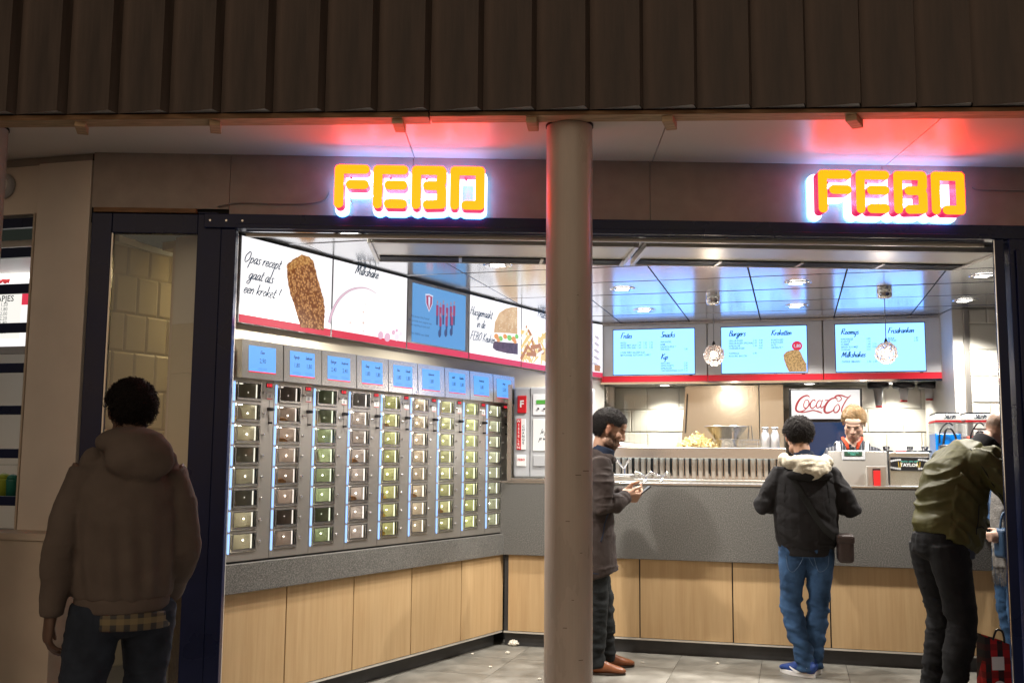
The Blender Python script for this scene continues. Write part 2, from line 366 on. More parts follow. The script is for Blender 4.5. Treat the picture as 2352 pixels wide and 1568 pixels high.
def sans(mb, text, size, x, z, y, mi=0, align='l', sx=1.0, shear=0.0, bold=0.0, rot=0):
    """print lettering (cap height = .73 size)"""
    key = (text, bold)
    if key not in _fc:
        cu = bpy.data.curves.new('t', 'FONT'); cu.body = text; cu.size = 1; cu.resolution_u = 2; cu.offset = bold
        ob = bpy.data.objects.new('t', cu); me = bpy.data.meshes.new_from_object(ob)
        _fc[key] = ([tuple(v.co) for v in me.vertices], [tuple(p.vertices) for p in me.polygons]); bpy.data.objects.remove(ob); bpy.data.curves.remove(cu); bpy.data.meshes.remove(me)
    vv, ff = _fc[key]
    if not vv: return
    w_ = max(v[0] for v in vv); off = {'l': 0, 'c': -w_ / 2, 'r': -w_}[align]
    q = [((v[0] + off) * size * sx + shear * v[1] * size, v[1] * size) for v in vv]
    if rot: q = [(-b, a) for a, b in q] if rot == 90 else [(b, -a) for a, b in q]
    mb.add([(x + a, y, z + b) for a, b in q], ff, mi)
# ------------------------------------------------------------------ ground and floor
g = M(); g.box(-60, 60, -40, 60, -.06, -.004); tag(g.build('pavement', 'pavement'), 'dark paved ground in front of the shop', None, None, 'structure')
fl = struct('shop_floor', 'grey tiled floor of the shop')
M().box(-4, 7, 5.55, 11.5, -.003, .0).build('joint_bed', 'joint', fl)
ft = M(); ft.box(-.2985, .2985, -.2985, .2985, .0002, .008); ftm = ft.mesh('floor_tile', 'floor_tile')
for i in range(-4, 9):
    for j in range(-3, 9):
        lx, ly = i * .6, j * .6
        a = R(-15.3); X_ = .5 + lx * math.cos(a) - ly * math.sin(a); Y_ = 6.2 + lx * math.sin(a) + ly * math.cos(a)
        if -2.2 < X_ < 5.2 and 5.75 < Y_ < 9.2: 
            o = put('floor_tile', ftm, fl, (X_, Y_, random.uniform(0, .001)), a)
# ------------------------------------------------------------------ canopy over the pavement
can = thing('canopy', 'dark ribbed canopy cladding with timber edge and pale soffit above the shop', 'canopy', CN)
edges = [131, 250, 367, 482.5, 601, 720, 844, 966, 1087, 1209, 1335, 1459, 1717, 1848, 1975, 2103.5, 2235]
us = [CN.m(x, 238, .06)[0] for x in edges]; P_ = (us[-1] - us[0]) / 17.0; u0_ = us[0]
W_, RU, DP = P_ - .023, .023, .06; ZB = ZS + .013
cp = M(); ya, yb = 0.0, -DP
cp.add([(-W_, 0, 0), (0, -DP, 0), (RU, 0, 0), (-W_, 0, 1.5), (0, -DP, 1.5), (RU, 0, 1.5)], [(0, 1, 4, 3), (1, 2, 5, 4)])
# thin returns of the fold and a pale end plate under it
cp.add([(-W_, .012, 0), (RU, .012, 0), (-W_, .012, 1.5), (RU, .012, 1.5)], [(1, 0, 2, 3)])
cp.add([(-W_ + .012, .006, .004), (-.006, -DP + .006, .004), (RU - .006, .006, .004)], [(0, 2, 1)], 1)
cpm = cp.mesh('cladding_panel', ['cladding', 'cladding_end'])
for i in range(-3, 24):
    o = put('cladding_panel', cpm, can, (u0_ + i * P_ + random.uniform(-.001, .001), random.uniform(-.002, .002), ZB))
M().box(-6, 7, .013, .3, ZB, ZB + 1.5).build('backing', 'dark_gap', can)
uj = CN.m(985, 262)[0]
M().box(-6, uj - .003, -.002, .09, ZS - .016, ZB - .003).build('edge_batten', 'timber', can, bevel=.003)
M().box(uj + .003, 7, .004, .09, ZS - .011, ZB - .003).build('edge_batten', 'timber', can, bevel=.003)
M().box(-6, uj - .003, .0, .11, ZS - .0165, ZS - .0162).build('lit_underside', 'timber_pale', can); M().box(uj + .003, 7, .006, .11, ZS - .0115, ZS - .0112).build('lit_underside', 'timber_pale', can)  # paper-thin pale sheets put the battens' lit underside into colour
for x, y, rz in ((168, 285, .35), (482, 284, .3), (912, 281, .05), (1222, 272, -.05), (1546, 268, -.25), (1985, 262, -.5), (2480, 252, -.6)):
    q = onz(x, y, ZS - .03); u = (q - CN.o) @ CN.d; v = (q - CN.o) @ CN.n
    b = M().box(-.027, .027, -.10, .045, -.016, .026).build('batten_block', 'timber_pale', can, loc=(u, max(v, .12), ZS - .026), rz=rz, bevel=.003)
# soffit boards between the joints
jf = [(-9, None), (925, 950, 285, 357), (1532, 1498, 283, 372), (2190, 2030, 248, 384)]
back = [FA.w(-6, -2.2, 0)[:2]]; front = [CN.w(-6, -.06, 0)[:2]]
def cross_line(p, q, fr, d):
    o = fr.o - fr.n * d; A_ = np.array([q[0] - p[0], q[1] - p[1]]); s = ((o[:2] - np.array(p[:2])) @ fr.n[:2]) / (A_ @ fr.n[:2]); return (p[0] + s * A_[0], p[1] + s * A_[1])
for xf_, xb_, yf_, yb_ in jf[1:]:
    p = onz(xf_, yf_, ZS); q = onz(xb_, yb_, ZS); front.append(cross_line(p, q, CN, -.06)); back.append(cross_line(p, q, FA, -.02))
front.append(CN.w(7, -.06, 0)[:2]); back.append(FA.w(8, -.02, 0)[:2])
inv = Matrix.Rotation(-CN.rz, 3, 'Z')
for i in range(4):
    a, b, c, d = front[i], front[i + 1], back[i + 1], back[i]
    sh = .0025
    pl = [Vector((a[0] + sh, a[1], 0)), Vector((b[0] - sh, b[1], 0)), Vector((c[0] - sh, c[1], 0)), Vector((d[0] + sh, d[1], 0))]
    pl = [inv @ (q - Vector(CN.o)) for q in pl]
    M().prism([(q.x, q.y) for q in pl], ZS, ZS + .012).build('soffit_board', 'soffit', can)
sf = [inv @ (Vector((q[0], q[1], 0)) - Vector(CN.o)) for q in (front[0], front[-1], back[-1], back[0])]
M().prism([(q.x, q.y) for q in sf], ZS + .016, ZS + .05).build('soffit_backing', 'dark_gap', can)
# ------------------------------------------------------------------ columns
def column(px, Y, label):
    q = px if isinstance(px, float) else 0
    t = thing('round_column', label, 'column', loc=(px, Y, 0))
    M().lathe([(.118, -.003), (.118, ZS - .012)], 48).build('shaft', 'column_paint', t, smooth=False)
    o = M().lathe([(.122, ZS - .012), (.122, ZS - .001)], 48).build('collar', 'dark_gap', t)
    for p in t.children[0].data.polygons: p.use_smooth = len(p.vertices) == 4
    return t
mat('scuff', (.16, .12, .09), .6)
c1 = column(.286, 5.10, 'tall round cream column standing in front of the shop opening')
for zz, a, l in ((1.42, -1.35, .03), (1.2, -1.75, .02), (.55, -1.2, .025), (.83, -1.5, .012), (1.44, -1.0, .04), (1.9, -1.6, .008), (1.05, -1.15, .015), (.70, -1.85, .02), (.35, -1.4, .05), (.28, -1.7, .03), (2.3, -1.3, .01), (1.62, -1.9, .01)):      # scuffs
    m_ = M(); r_ = .1185; m_.add([(r_ * math.cos(a + k * l / .118 / 3), r_ * math.sin(a + k * l / .118 / 3), zz + e) for e in (0, .002 + l * .05) for k in range(4)], [(k, k + 1, k + 5, k + 4) for k in range(3)])
    m_.build('scuff_mark', 'scuff', c1)
column(-2.775, 5.20, 'round column cut off by the left edge of the photograph')
# ------------------------------------------------------------------ fascia band
fa = thing('fascia', 'brown grey panelled band above the shop opening behind the sign letters', 'fascia', FA)
ub = [-.745] + [FA.m(x, 430)[0] for x in (528, 948, 1493, 2027)] + [5.2, 6.4]
for i in range(len(ub) - 1):
    z0 = 2.851 if i else 2.882
    M().box(ub[i] + .0015, ub[i + 1] - .0015, 0, .02, z0, ZS - .001).build('fascia_panel', 'fascia', fa)
M().box(-.76, 6.5, .022, .12, 2.80, ZS - .002).build('backing', 'dark_gap', fa)
# ------------------------------------------------------------------ dark frame of the shop opening
fr_ = thing('shopfront_frame', 'dark navy metal frame round the wide shop opening', 'frame', FA)
uL = FA.m(527, 1000)[0]; uR = FA.m(2296, 955)[0]
def bxp(name, m_, *a, **k): return M().box(*a).build(name, m_, fr_, **k)
bxp('lintel', 'navy', -.105, uR + .30, -.03, .06, 2.768, 2.849, bevel=.004)
bxp('lintel_lip', 'navy', uL + .002, uR - .002, -.045, -.032, 2.764, 2.790, bevel=.003)
uM = FA.m(490, 1000)[0]
bxp('post', 'navy', uM + .002, uL - .004, -.02, .04, -.003, 2.766, bevel=.004)
bxp('post', 'navy', uR, uR + .055, -.03, .0, -.003, 2.766, bevel=.004)
bxp('post', 'navy', uR + .075, uR + .62, -.05, .08, -.003, 2.766, bevel=.004)
bxp('end_panel', 'navy', uR + .625, uR + 2.6, -.03, .06, -.003, 2.849, bevel=.004)
bxp('post_strip', 'navy', uR + .105, uR + .13, -.065, -.052, -.003, 2.7, bevel=.003)
bxp('guide_rail', 'rail', uL - .016, uL - .008, .042, .06, 0, 2.76)
bxp('guide_rail', 'rail', uL - .026, uL - .016, .07, .10, 0, 2.76)
bxp('guide_rail', 'chrome', uR - .005, uR - .001, -.03, -.024, 0, 2.76)
bxp('head_rail', 'rail', uL + .03, uR - .01, .065, .085, 2.742, 2.763, bevel=.002)
bxp('head_rail', 'rail', uL + .03, uR - .01, .105, .13, 2.752, 2.775, bevel=.002)
bxp('head_gasket', 'black_plastic', uL + .03, uR - .01, .086, .104, 2.755, 2.77)
for u, z in ((-.07, 2.81), (.02, 2.81), (.11, 2.81)): M().lathe([(.006, 0), (.006, .003)], 10).xf(Matrix.Translation((u, -.03, z)) @ Matrix.Rotation(R(90), 4, 'X')).build('screw', 'steel', fr_)
# ------------------------------------------------------------------ glazed side panel left of the opening
sp = thing('glazed_side_panel', 'narrow dark framed glass panel between the white column and the opening', 'window', FA)
uA, uB, uC_, uD_ = -.745, FA.m(243, 800)[0], FA.m(443, 800)[0], uM
zt = FA.m(340, 536)[1]; zh = FA.m(340, 491)[1]
M().box(uA + .01, uB, -.01, .05, -.003, zh).build('stile', 'navy', sp, bevel=.004)
M().box(uC_, uD_, -.012, .05, -.003, zh).build('stile', 'navy', sp, bevel=.004)
M().box(uB + .001, uC_ - .001, -.008, .048, zt, zh).build('rail', 'navy', sp, bevel=.004)
M().box(uB - .003, uC_ + .003, .012, .018, .02, zt + .003).build('pane', 'glass', sp)
M().box(uB + .0005, uB + .008, -.004, .011, .0, zt - .001).build('glazing_bead', 'rail', sp)
M().box(uC_, uC_ + .11, -.014, -.001, zh + .002, 2.86).build('patch_plate', 'navy', sp, bevel=.002)
M().box(uA + .02, uC_ - .01, -.02, .02, zh + .004, zh + .030).build('timber_strip', 'timber', sp, bevel=.003)
# door pull on the left stile
M().tube([(uA + .05, -.05, .95), (uA + .05, -.05, 1.35)], .012, 10).build('pull_handle', 'black_plastic', sp, smooth=True)
# cable from the fascia to the sign
cb = M(); pts = [FA.m(x, y, .01) for x, y in ((500, 475), (545, 466), (620, 468), (700, 468), (745, 460), (757, 440))]
cb.tube(spline([(u, -.012, z) for u, z in pts], 4), .004, 6); tag(cb.build('cable', 'cable', None, True, (FA.o[0], FA.o[1], 0), FA.rz), 'thin grey cable running along the fascia to the left sign', 'cable')
cb = M(); pts = [FA.m(x, y, .01) for x, y in ((2232, 430), (2245, 436), (2300, 437), (2400, 440))]
cb.tube(spline([(u, -.012, z) for u, z in pts], 4), .004, 6); tag(cb.build('cable', 'cable', None, True, (FA.o[0], FA.o[1], 0), FA.rz), 'thin grey cable leaving the right sign towards the edge', 'cable')
# service room behind the side panel: tiled wall and a back edge of the vending wall
def tiled(name, label, fr, u0, u1, z0, z1, tw, th, gap, m_, d=0.0, stag=True, bev=.010, cat='wall', skew=0.0):
    t = thing(name, label, cat, fr, 0, d)
    M().box(u0 - .01, u1 + .01, .0, .12, z0, z1).build('grout_bed', 'grout', t)
    def tile(w_, h_):
        b = bev; y0, y1 = 0.0, -.007
        return M().add([(0, y0, 0), (w_, y0, 0), (w_, y0, h_), (0, y0, h_), (b, y1, b), (w_ - b, y1, b), (w_ - b, y1, h_ - b), (b, y1, h_ - b)],
                       [(4, 5, 6, 7), (0, 1, 5, 4), (1, 2, 6, 5), (2, 3, 7, 6), (3, 0, 4, 7)])
    cache = {}; r = 0; z = z0
    while z < z1 - .03:
        h = min(th, z1 - z); x = u0 - (tw / 2 if (stag and r % 2) else 0)
        while x < u1 - .02:
            a, b = max(x, u0), min(x + tw, u1); k = (round(b - a, 4), round(h, 4))
            if b - a > .03:
                if k not in cache: cache[k] = tile(k[0] - gap, k[1] - gap).mesh('tile', m_)
                put('tile', cache[k], t, (a + gap / 2, -.001, z + gap / 2))
            x += tw
        z += th; r += 1
    return t
SV = Frame(FA.w(-.72, -.18, 0)[0], FA.w(-.72, -.18, 0)[1], 30.7)
tiled('service_wall', 'glazed cream tiled wall seen through the narrow glass panel', SV, .0, 1.9, .3, 2.72, .155, .225, .003, 'tile_back', bev=.012)
M().box(.42, 2.0, -.30, .02, 2.75, 2.80).build('ceiling_slab', 'cream', tag(put('service_ceiling', None, None, SV.w(0, 0, 0), SV.rz), None, None, None, 'structure'))
t = thing('service_partition', 'beige back edge of the vending wall behind the glass panel', 'partition', LW)
M().box(-.02, 3.2, .41, .44, 0, 2.74).build('panel', 'cream', t)
M().box(-.02, .03, .441, .47, 0, 2.74).build('edge_profile', 'white_panel', t, bevel=.004)
lt = thing('service_room_lamp', 'warm ceiling lamp in the service room behind the glass panel', 'lamp', SV, 1.05, .14, 2.70)
M().box(-.20, .20, -.05, .05, .0, .045).build('housing', 'white_plastic', lt, bevel=.005)
mat('service_tube', (.9, .9, .9), .3, emit=(1.0, .80, .45), es=60.0)
M().box(-.18, .18, -.035, .035, -.012, -.001).build('diffuser', 'service_tube', lt)
# ------------------------------------------------------------------ neighbouring shop at the left
nb = thing('neighbour_wall', 'pale panelled wall and column of the neighbouring shop at the left', 'wall', NB)
uE = NB.m(70, 700)[0]; uF = NB.m(128, 430)[0]
ztop = NB.m(215, 367)[1]; zo = NB.m(40, 492)[1]; zl = NB.m(60, 1216)[1]
M().box(uE, -.012, 0, .25, -.003, ztop).build('column_panel', 'white_panel', nb, bevel=.004)
M().box(-3.2, uE - .003, .012, .25, zo, ztop - .003).build('head_panel', 'white_panel', nb, bevel=.004)
M().box(-3.2, .0, .02, .30, ztop + .001, ZS - .002).build('shadow_board', 'fascia', nb)
M().box(-3.2, uE - .004, .02, .2, -.003, zl - .012).build('sill_wall', 'black_plastic', nb)
M().box(uE - .015, uE - .004, -.004, .011, zl, zo).build('reveal_trim', 'grey_box', nb)
bx_ = thing('neighbour_ledge', 'pale boxed ledge below the neighbouring shop window', 'ledge', NB)
uG = NB.m(132, 1240, .18)[0]
M().box(-3.2, uG, -.20, -.005, -.003, zl - .04).build('front_panel', 'grey_box', bx_, bevel=.004)
M().box(-3.2, uG + .01, -.215, -.003, zl - .038, zl).build('top_board', 'grey_box', bx_, bevel=.004)
M().box(uG + .015, uG + .05, -.19, -.17, zl - .05, zl - .012).build('end_clip', 'black_plastic', bx_)
M().box(uG + .006, uG + .03, -.16, -.13, zl - .15, zl - .085).build('latch', 'chrome', bx_, bevel=.004)
gr = thing('shutter_grille', 'dark horizontal bars across the neighbouring shop window', 'shutter', NB)
M().box(-3.2, uE - .016, .03, .06, NB.m(40, 520)[1], NB.m(40, 498)[1]).build('top_bar', 'navy', gr)
for a, b in ((565, 588), (649, 671), (739, 761), (832, 854), (930, 951), (1030, 1052), (1140, 1162)):
    M().box(-3.2, uE - .016, .03, .06, NB.m(40, b)[1], NB.m(40, a)[1]).build('bar', 'navy', gr, bevel=.004)
# what is behind it
ni = thing('neighbour_room', 'cream tiled room behind the barred neighbouring window', 'room', NB)
M().box(-3.2, .0, 2.6, 2.7, 0, 3.0).build('back_wall', 'cream_white', ni)
M().box(-3.2, .0, .26, 2.6, 2.74, 2.78).build('ceiling_panel', 'white_plastic', ni)
M().box(-.75, -.70, 2.50, 2.59, 0, 2.74).build('post', 'cream', ni)
M().box(-.10, -.02, .26, 2.6, 0, 2.74).build('side_wall', 'cream_white', ni)
nl = thing('neighbour_ceiling_light', 'white ceiling light panel behind the barred neighbouring window', 'lamp', NB, -1.4, -1.2, 2.72)
emat('neighbour_tube', (1, .97, .9), 3.0)
M().box(-.6, .6, -.16, .16, 0, .02).build('diffuser', 'neighbour_tube', nl); M().box(-.62, .62, -.18, .18, .021, .03).build('frame', 'white_plastic', nl)
D_ = -1.1
nm = thing('neighbour_menu_board', 'backlit menu board with red script and prices behind the dark bars', 'menu board', NB, 0, D_)
ua, za = NB.m(0, 780, D_); ub_, _z = NB.m(66, 780, D_); zA, zB_ = NB.m(30, 612, D_)[1], NB.m(30, 795, D_)[1]
M().box(ua - 1.0, ub_ + .1, .0, .04, zB_, zA).build('panel', 'poster_white', nm)
M().box(ua - 1.0, ub_ + .1, -.003, .045, zB_ - .05, zB_ - .001).build('lower_rail', 'grey_plastic', nm)
m_ = M(); script(m_, 'Bonbou', .055, ub_ - .50, NB.m(30, 648, D_)[1], -.003, .2, mi=0); m_.build('script_lettering', 'ink_red', nm)
m_ = M(); m_.box(ua - .3, NB.m(50, 700, D_)[0], -.006, -.001, NB.m(30, 778, D_)[1], NB.m(30, 672, D_)[1]).build('price_card', emat('price_card', (1, .97, .9), 1.0), nm)
m_ = M(); sans(m_, 'SNAPJES', .06, NB.m(33, 700, D_)[0], NB.m(30, 692, D_)[1], -.009, align='r', bold=.012); m_.build('card_heading', 'ink_dark', nm)
m_ = M()
for k in range(7): sans(m_, '\u20ac %s' % ('1,50', '1,80', '2,00', '2,20', '1,80', '2,50', '3,00')[k], .036, NB.m(20, 700, D_)[0], NB.m(30, 703 + 10.5 * k, D_)[1], -.009, align='r')
m_.build('card_prices', 'ink_grey', nm)
M().box(NB.m(51, 700, D_)[0], ub_ + .1, -.007, -.001, NB.m(58, 700, D_)[1], NB.m(58, 672, D_)[1]).build('red_patch', 'poster_red', nm)
for nm_, lb, mt, x, y0_, y1_, w_ in (('food_tub', 'yellow green tub on the glass shelf of the neighbouring shop', 'tub_green', 6, 1098, 1140, .10), ('food_tub', 'teal tub next to the yellow one in the neighbouring shop', 'tub_teal', 27, 1100, 1140, .07)):
    mat(mt, (.35, .45, .05) if 'green' in mt else (.03, .2, .16), .4)
    u, z = NB.m(x, y1_, -.35); z2 = NB.m(x, y0_, -.35)[1]
    t = thing(nm_, lb, 'tub', NB, u, -.35, z); M().lathe([(w_ * .45, 0), (w_ * .55, (z2 - z) * .9), (w_ * .57, z2 - z)], 16).build('pot', mt, t, True); M().lathe([(w_ * .5, z2 - z + .001), (w_ * .4, z2 - z + .02), (w_ * .1, z2 - z + .03)], 16).build('contents', 'tub_teal' if 'teal' in _mats and 'green' not in mt else mt, t, True)
u, z = NB.m(6, 1140, -.35); t = thing('display_shelf', 'dark shelf carrying tubs behind the neighbouring bars', 'shelf', NB, 0, -.35, z - .03); M().box(-3, -.14, -.2, .2, 0, .028).build('board', 'black_plastic', t)
z = NB.m(6, 1068, -.30)[1]; M().box(-3, -.14, -.15, .15, z - (NB.m(6, 1140, -.35)[1] - .03), z - (NB.m(6, 1140, -.35)[1] - .03) + .008).build('glass_shelf', 'glass', t)
q = thing('wall_lamp', 'round grey bulkhead lamp on the neighbouring wall, unlit', 'lamp', NB, NB.m(8, 427)[0], -.01, NB.m(8, 427)[1])
M().lathe([(.075, 0), (.075, .03), (.06, .04)], 24).xf(Matrix.Rotation(R(90), 4, 'X')).build('ring', 'grey_plastic', q, True); M().ell((0, -.035, 0), (.055, .02, .055), 20, 10).build('dome', 'white_plastic', q, True)
# ------------------------------------------------------------------ FEBO letter signs
H_, T_, Wd = .243, .051, .190
def letter(ch):
    t = T_ / 2; s = []; L_ = lambda a, b, c, d, r=t: s.append((a, b, c, d, r, r))
    x0, x1, yb_, yt = t, Wd - t, t, H_ - t
    L_(x0, yb_, x0, yt); L_(x0, yt, x1 if ch != 'B' else x1 - .004, yt)
    if ch in 'FE': L_(.062 + t, .132, x1 - .002, .132)
    if ch == 'E': L_(.062 + t, .028, x1 - .004, .028, t * 1.05)
    if ch == 'B':
        L_(x1, yt - .006, x1, .157); L_(x1, yt - .03, x1 - .006, .14); L_(x1 - .006, .13, x1, .10); L_(x1, .11, x1, yb_ + .003); L_(x1, yb_ + .003, .062 + t, yb_); L_(x1 - .006, .132, .062 + t, .132)
    if ch == 'O': L_(x1, yt, x1, yb_); L_(x1, yb_, .062 + t, yb_)
    return s
def sign(fr, u, z, label):
    t = thing('letter_sign', label, 'sign', fr, u, 0, z)
    back = []
    M().tube([(.05, -.022, .10), (.05, -.002, .10)], .01, 8).build('wall_bracket', 'chrome', t); M().tube([(.80, -.022, .10), (.80, -.002, .10)], .01, 8).build('wall_bracket', 'chrome', t)
    for i, ch in enumerate('FEBO'):
        sg = letter(ch); dx = i * .2115
        m_ = M(); plate(m_, caps(sg), -.004, Wd + .004, -.004, H_ + .004, .0027, -.195, -.115, 0, 1)
        m_.build('letter', ['letter_glow', 'letter_side'], t, loc=(dx, 0, 0))
        back += [(a + dx, b, c + dx, d, r + .0135, r2 + .0135) for a, b, c, d, r, r2 in sg]
    m_ = M(); plate(m_, caps(back), -.03, .9, -.03, H_ + .03, .0045, -.055, -.022, 0, 1); m_.build('backing_plate', ['plate_glow', 'plate_edge'], t)
    for dx in (.08, .30, .50, .72):
        for zz in (.06, .19): M().tube([(dx, -.115, zz), (dx, -.0555, zz)], .006, 8).build('standoff', 'chrome', t)
    return t
uS, zS = FA.m(767, 476, .19); sign(FA, uS, zS - .004, 'glowing yellow letter sign on a white backing plate, left of the round column')
uS, zS = FA.m(1880, 487, .19); sign(FA, uS, zS - .004, 'glowing yellow letter sign on a white backing plate, at the upper right')
# ------------------------------------------------------------------ thin glass: clear with a fresnel reflection
def thin_glass(name, tint=(1, 1, 1), boost=1.0):
    m = bpy.data.materials.new(name); m.use_nodes = True; _mats[name] = m; n = m.node_tree.nodes; L = m.node_tree.links
    n.remove(n['Principled BSDF']); o = n['Material Output']
    t = n.new('ShaderNodeBsdfTransparent'); t.inputs[0].default_value = (*tint, 1); g_ = n.new('ShaderNodeBsdfGlossy'); g_.inputs['Roughness'].default_value = .01
    fc = n.new('ShaderNodeLayerWeight'); fc.inputs['Blend'].default_value = .5; lw = n.new('ShaderNodeMath'); lw.operation = 'POWER'; lw.inputs[1].default_value = 4.5; L.new(fc.outputs['Facing'], lw.inputs[0]); mm = n.new('ShaderNodeMath'); mm.operation = 'MULTIPLY_ADD'; mm.inputs[1].default_value = .85 * boost; mm.inputs[2].default_value = .035 * boost
    mx = n.new('ShaderNodeMixShader'); L.new(lw.outputs[0], mm.inputs[0]); L.new(mm.outputs[0], mx.inputs[0]); L.new(t.outputs[0], mx.inputs[1]); L.new(g_.outputs[0], mx.inputs[2]); L.new(mx.outputs[0], o.inputs[0])
thin_glass('clear_glass', (.97, .98, .97), 1.0)
for ob in bpy.data.objects:
    if ob.type == 'MESH':
        for i, mm_ in enumerate(ob.data.materials):
            if mm_ and mm_.name == 'glass': ob.data.materials[i] = _mats['clear_glass']
_mats['glass'] = _mats['clear_glass']
S_ = .6125
def zz(ox, oy, sc): return lambda x, y: ((ox + x * sc) * S_, (oy + y * sc) * S_)
Z6, Z7, Z8 = zz(780, 820, .5017), zz(780, 1250, .5802), zz(1300, 1250, .5802)
Q1, Q2, Q3, Q4 = zz(2150, 850, .4145), zz(2950, 850, .4145), zz(2150, 1400, .3614), zz(2900, 1400, .3997)
def ngon(mb, pts, y, mi=0): mb.add([(u, y, z) for u, z in pts], [tuple(range(len(pts)))], mi)
def cw(pts):   # make a polygon face the viewer (-y): counter-clockwise in x, z
    a = sum(p[0] * q[1] - q[0] * p[1] for p, q in zip(pts, pts[1:] + pts[:1])); return pts if a > 0 else pts[::-1]
def disc(c, rx, rz_, n=20, rot=0): 
    return [(c[0] + rx * math.cos(t) * math.cos(rot) - rz_ * math.sin(t) * math.sin(rot), c[1] + rx * math.cos(t) * math.sin(rot) + rz_ * math.sin(t) * math.cos(rot)) for t in [2 * math.pi * k / n for k in range(n)]]
# ------------------------------------------------------------------ room shell
def wallstruct(name, label, m_, fr, *b):
    t = thing(name, label, 'wall', fr); M().box(*b).build('wall_panel', m_, t); return t
ce = Frame(.89 * 1.004, 6.682 * 1.004, 105.4)
cl = struct('ceiling', 'satin metal tiled shop ceiling', ce)
ceg = .645; jr = []
for y in (636, 665, 692, 716): q = onz(1725, y, ZC); jr.append((q - ce.o) @ ce.n)
row = (jr[-1] - jr[0]) / 3; off = jr[0]
tm = M(); gp = .006; tm.add([(gp, .014, .0), (ceg - gp, .014, 0), (ceg - gp, row - .014, 0), (gp, row - .014, 0), (.0045, .011, .012), (ceg - .0045, .011, .012), (ceg - .0045, row - .011, .012), (.0045, row - .011, .012)],
    [(3, 2, 1, 0), (0, 1, 5, 4), (1, 2, 6, 5), (2, 3, 7, 6), (3, 0, 4, 7)]); tme = tm.mesh('ceiling_tile', 'ceiling_metal')
tdm = tm.mesh('ceiling_tile', 'steel')
o = M().box(-.1, 7, .13, 4.6, ZC + .014, ZC + .05).build('void_backing', 'dark_gap', None); o.parent = cl; o.matrix_local = (Matrix.Translation(Vector(ce.o)) @ Matrix.Rotation(ce.rz, 4, 'Z')).inverted() @ Matrix.Translation(Vector(FA.o)) @ Matrix.Rotation(FA.rz, 4, 'Z')
for i in range(-5, 6):
    for j in range(-6, 8):
        u, v = i * ceg, off + j * row; c_ = ce.o + ce.d * (u + ceg / 2) + ce.n * (v + row / 2)
        rel = c_ - LW.o; side = -(rel @ LW.n)
        cors = [ce.o + ce.d * (u + a_) + ce.n * (v + b_) - FA.o for a_ in (0, ceg) for b_ in (0, row)]
        if side > -.25 and min(q @ FA.n for q in cors) > .10 and (c_ - MB.o) @ MB.n < .15: 
            o = put('ceiling_tile', tdm if (i == 1 and j == 2) else tme, cl, (u, v, ZC + random.uniform(0, .0012)), None); o.rotation_euler = (random.uniform(-.0015, .0015), random.uniform(-.0015, .0015), 0)
for o in (M().box(-.1, 7, .10, .75, ZC + .004, ZC + .013).build('edge_panel', 'ceiling_metal', None),):
    o.parent = cl; o.matrix_parent_inverse = Matrix.Identity(4); o.matrix_local = (Matrix.Translation(Vector(ce.o)) @ Matrix.Rotation(ce.rz, 4, 'Z')).inverted() @ Matrix.Translation(Vector(FA.o)) @ Matrix.Rotation(FA.rz, 4, 'Z')
wallstruct('side_wall', 'plain pale wall at the right side of the shop hidden by the dark post', 'cream_white', Frame(5.2, 5.9, 15), 0, 4.5, 0, .1, 0, 3.0)
# ------------------------------------------------------------------ ceiling units
def lamp_light(t, energy, col=(1, .945, .87), size=.05, spot=130, blend=.5, z=-.03):
    l = bpy.data.lights.new('bulb_light', 'SPOT'); l.energy = energy; l.color = col; l.spot_size = R(spot); l.spot_blend = blend; l.shadow_soft_size = size
    o = bpy.data.objects.new('bulb_light', l); COL.objects.link(o); o.parent = t; o.location = (0, 0, z); return o
dl_ring = M().lathe([(.062, -.004), (.092, -.006), (.098, -.001), (.098, .0005)], 28, cap=False).mesh('trim_ring', 'chrome', True)
dl_cone = M().lathe([(.062, -.004), (.045, .045), (.02, .06)], 24, cap=False).mesh('reflector', 'chrome', True)
dl_bulb = M().lathe([(.001, -.003), (.045, -.001), (.058, .004), (.058, .006)], 24).mesh('lens', 'bulb_white', True)
dl_louv = M()
for k in range(3): dl_louv.box(-.056, .056, -.003 + (k - 1) * .03, .003 + (k - 1) * .03, -.008, -.004)
dl_louv = dl_louv.mesh('louvre', 'chrome')
DLE = 190
for x, y, lb in ((1143, 608, 'round ceiling downlight nearest to the left light boxes'), (1430, 663, 'round ceiling downlight just right of the round column'), (1480, 712, 'round ceiling downlight above the leftmost menu screen'),
                 (1832, 649, 'front one of two round downlights between the two hanging globes'), (1830, 702, 'rear one of two round downlights between the two hanging globes'),
                 (2217, 690, 'round ceiling downlight in front of the white tiled wall at right'), (2260, 633, 'round ceiling downlight cut off by the dark right post'), (805, 537, 'round ceiling downlight just under the lintel above the first light box')):
    q = onz(x, y, ZC); t = thing('downlight', lb, 'ceiling light', loc=(q[0], q[1], ZC - .002), group='round downlights in the shop ceiling')
    put('trim_ring', dl_ring, t); put('lens', dl_bulb, t); put('louvre', dl_louv, t); lamp_light(t, DLE)
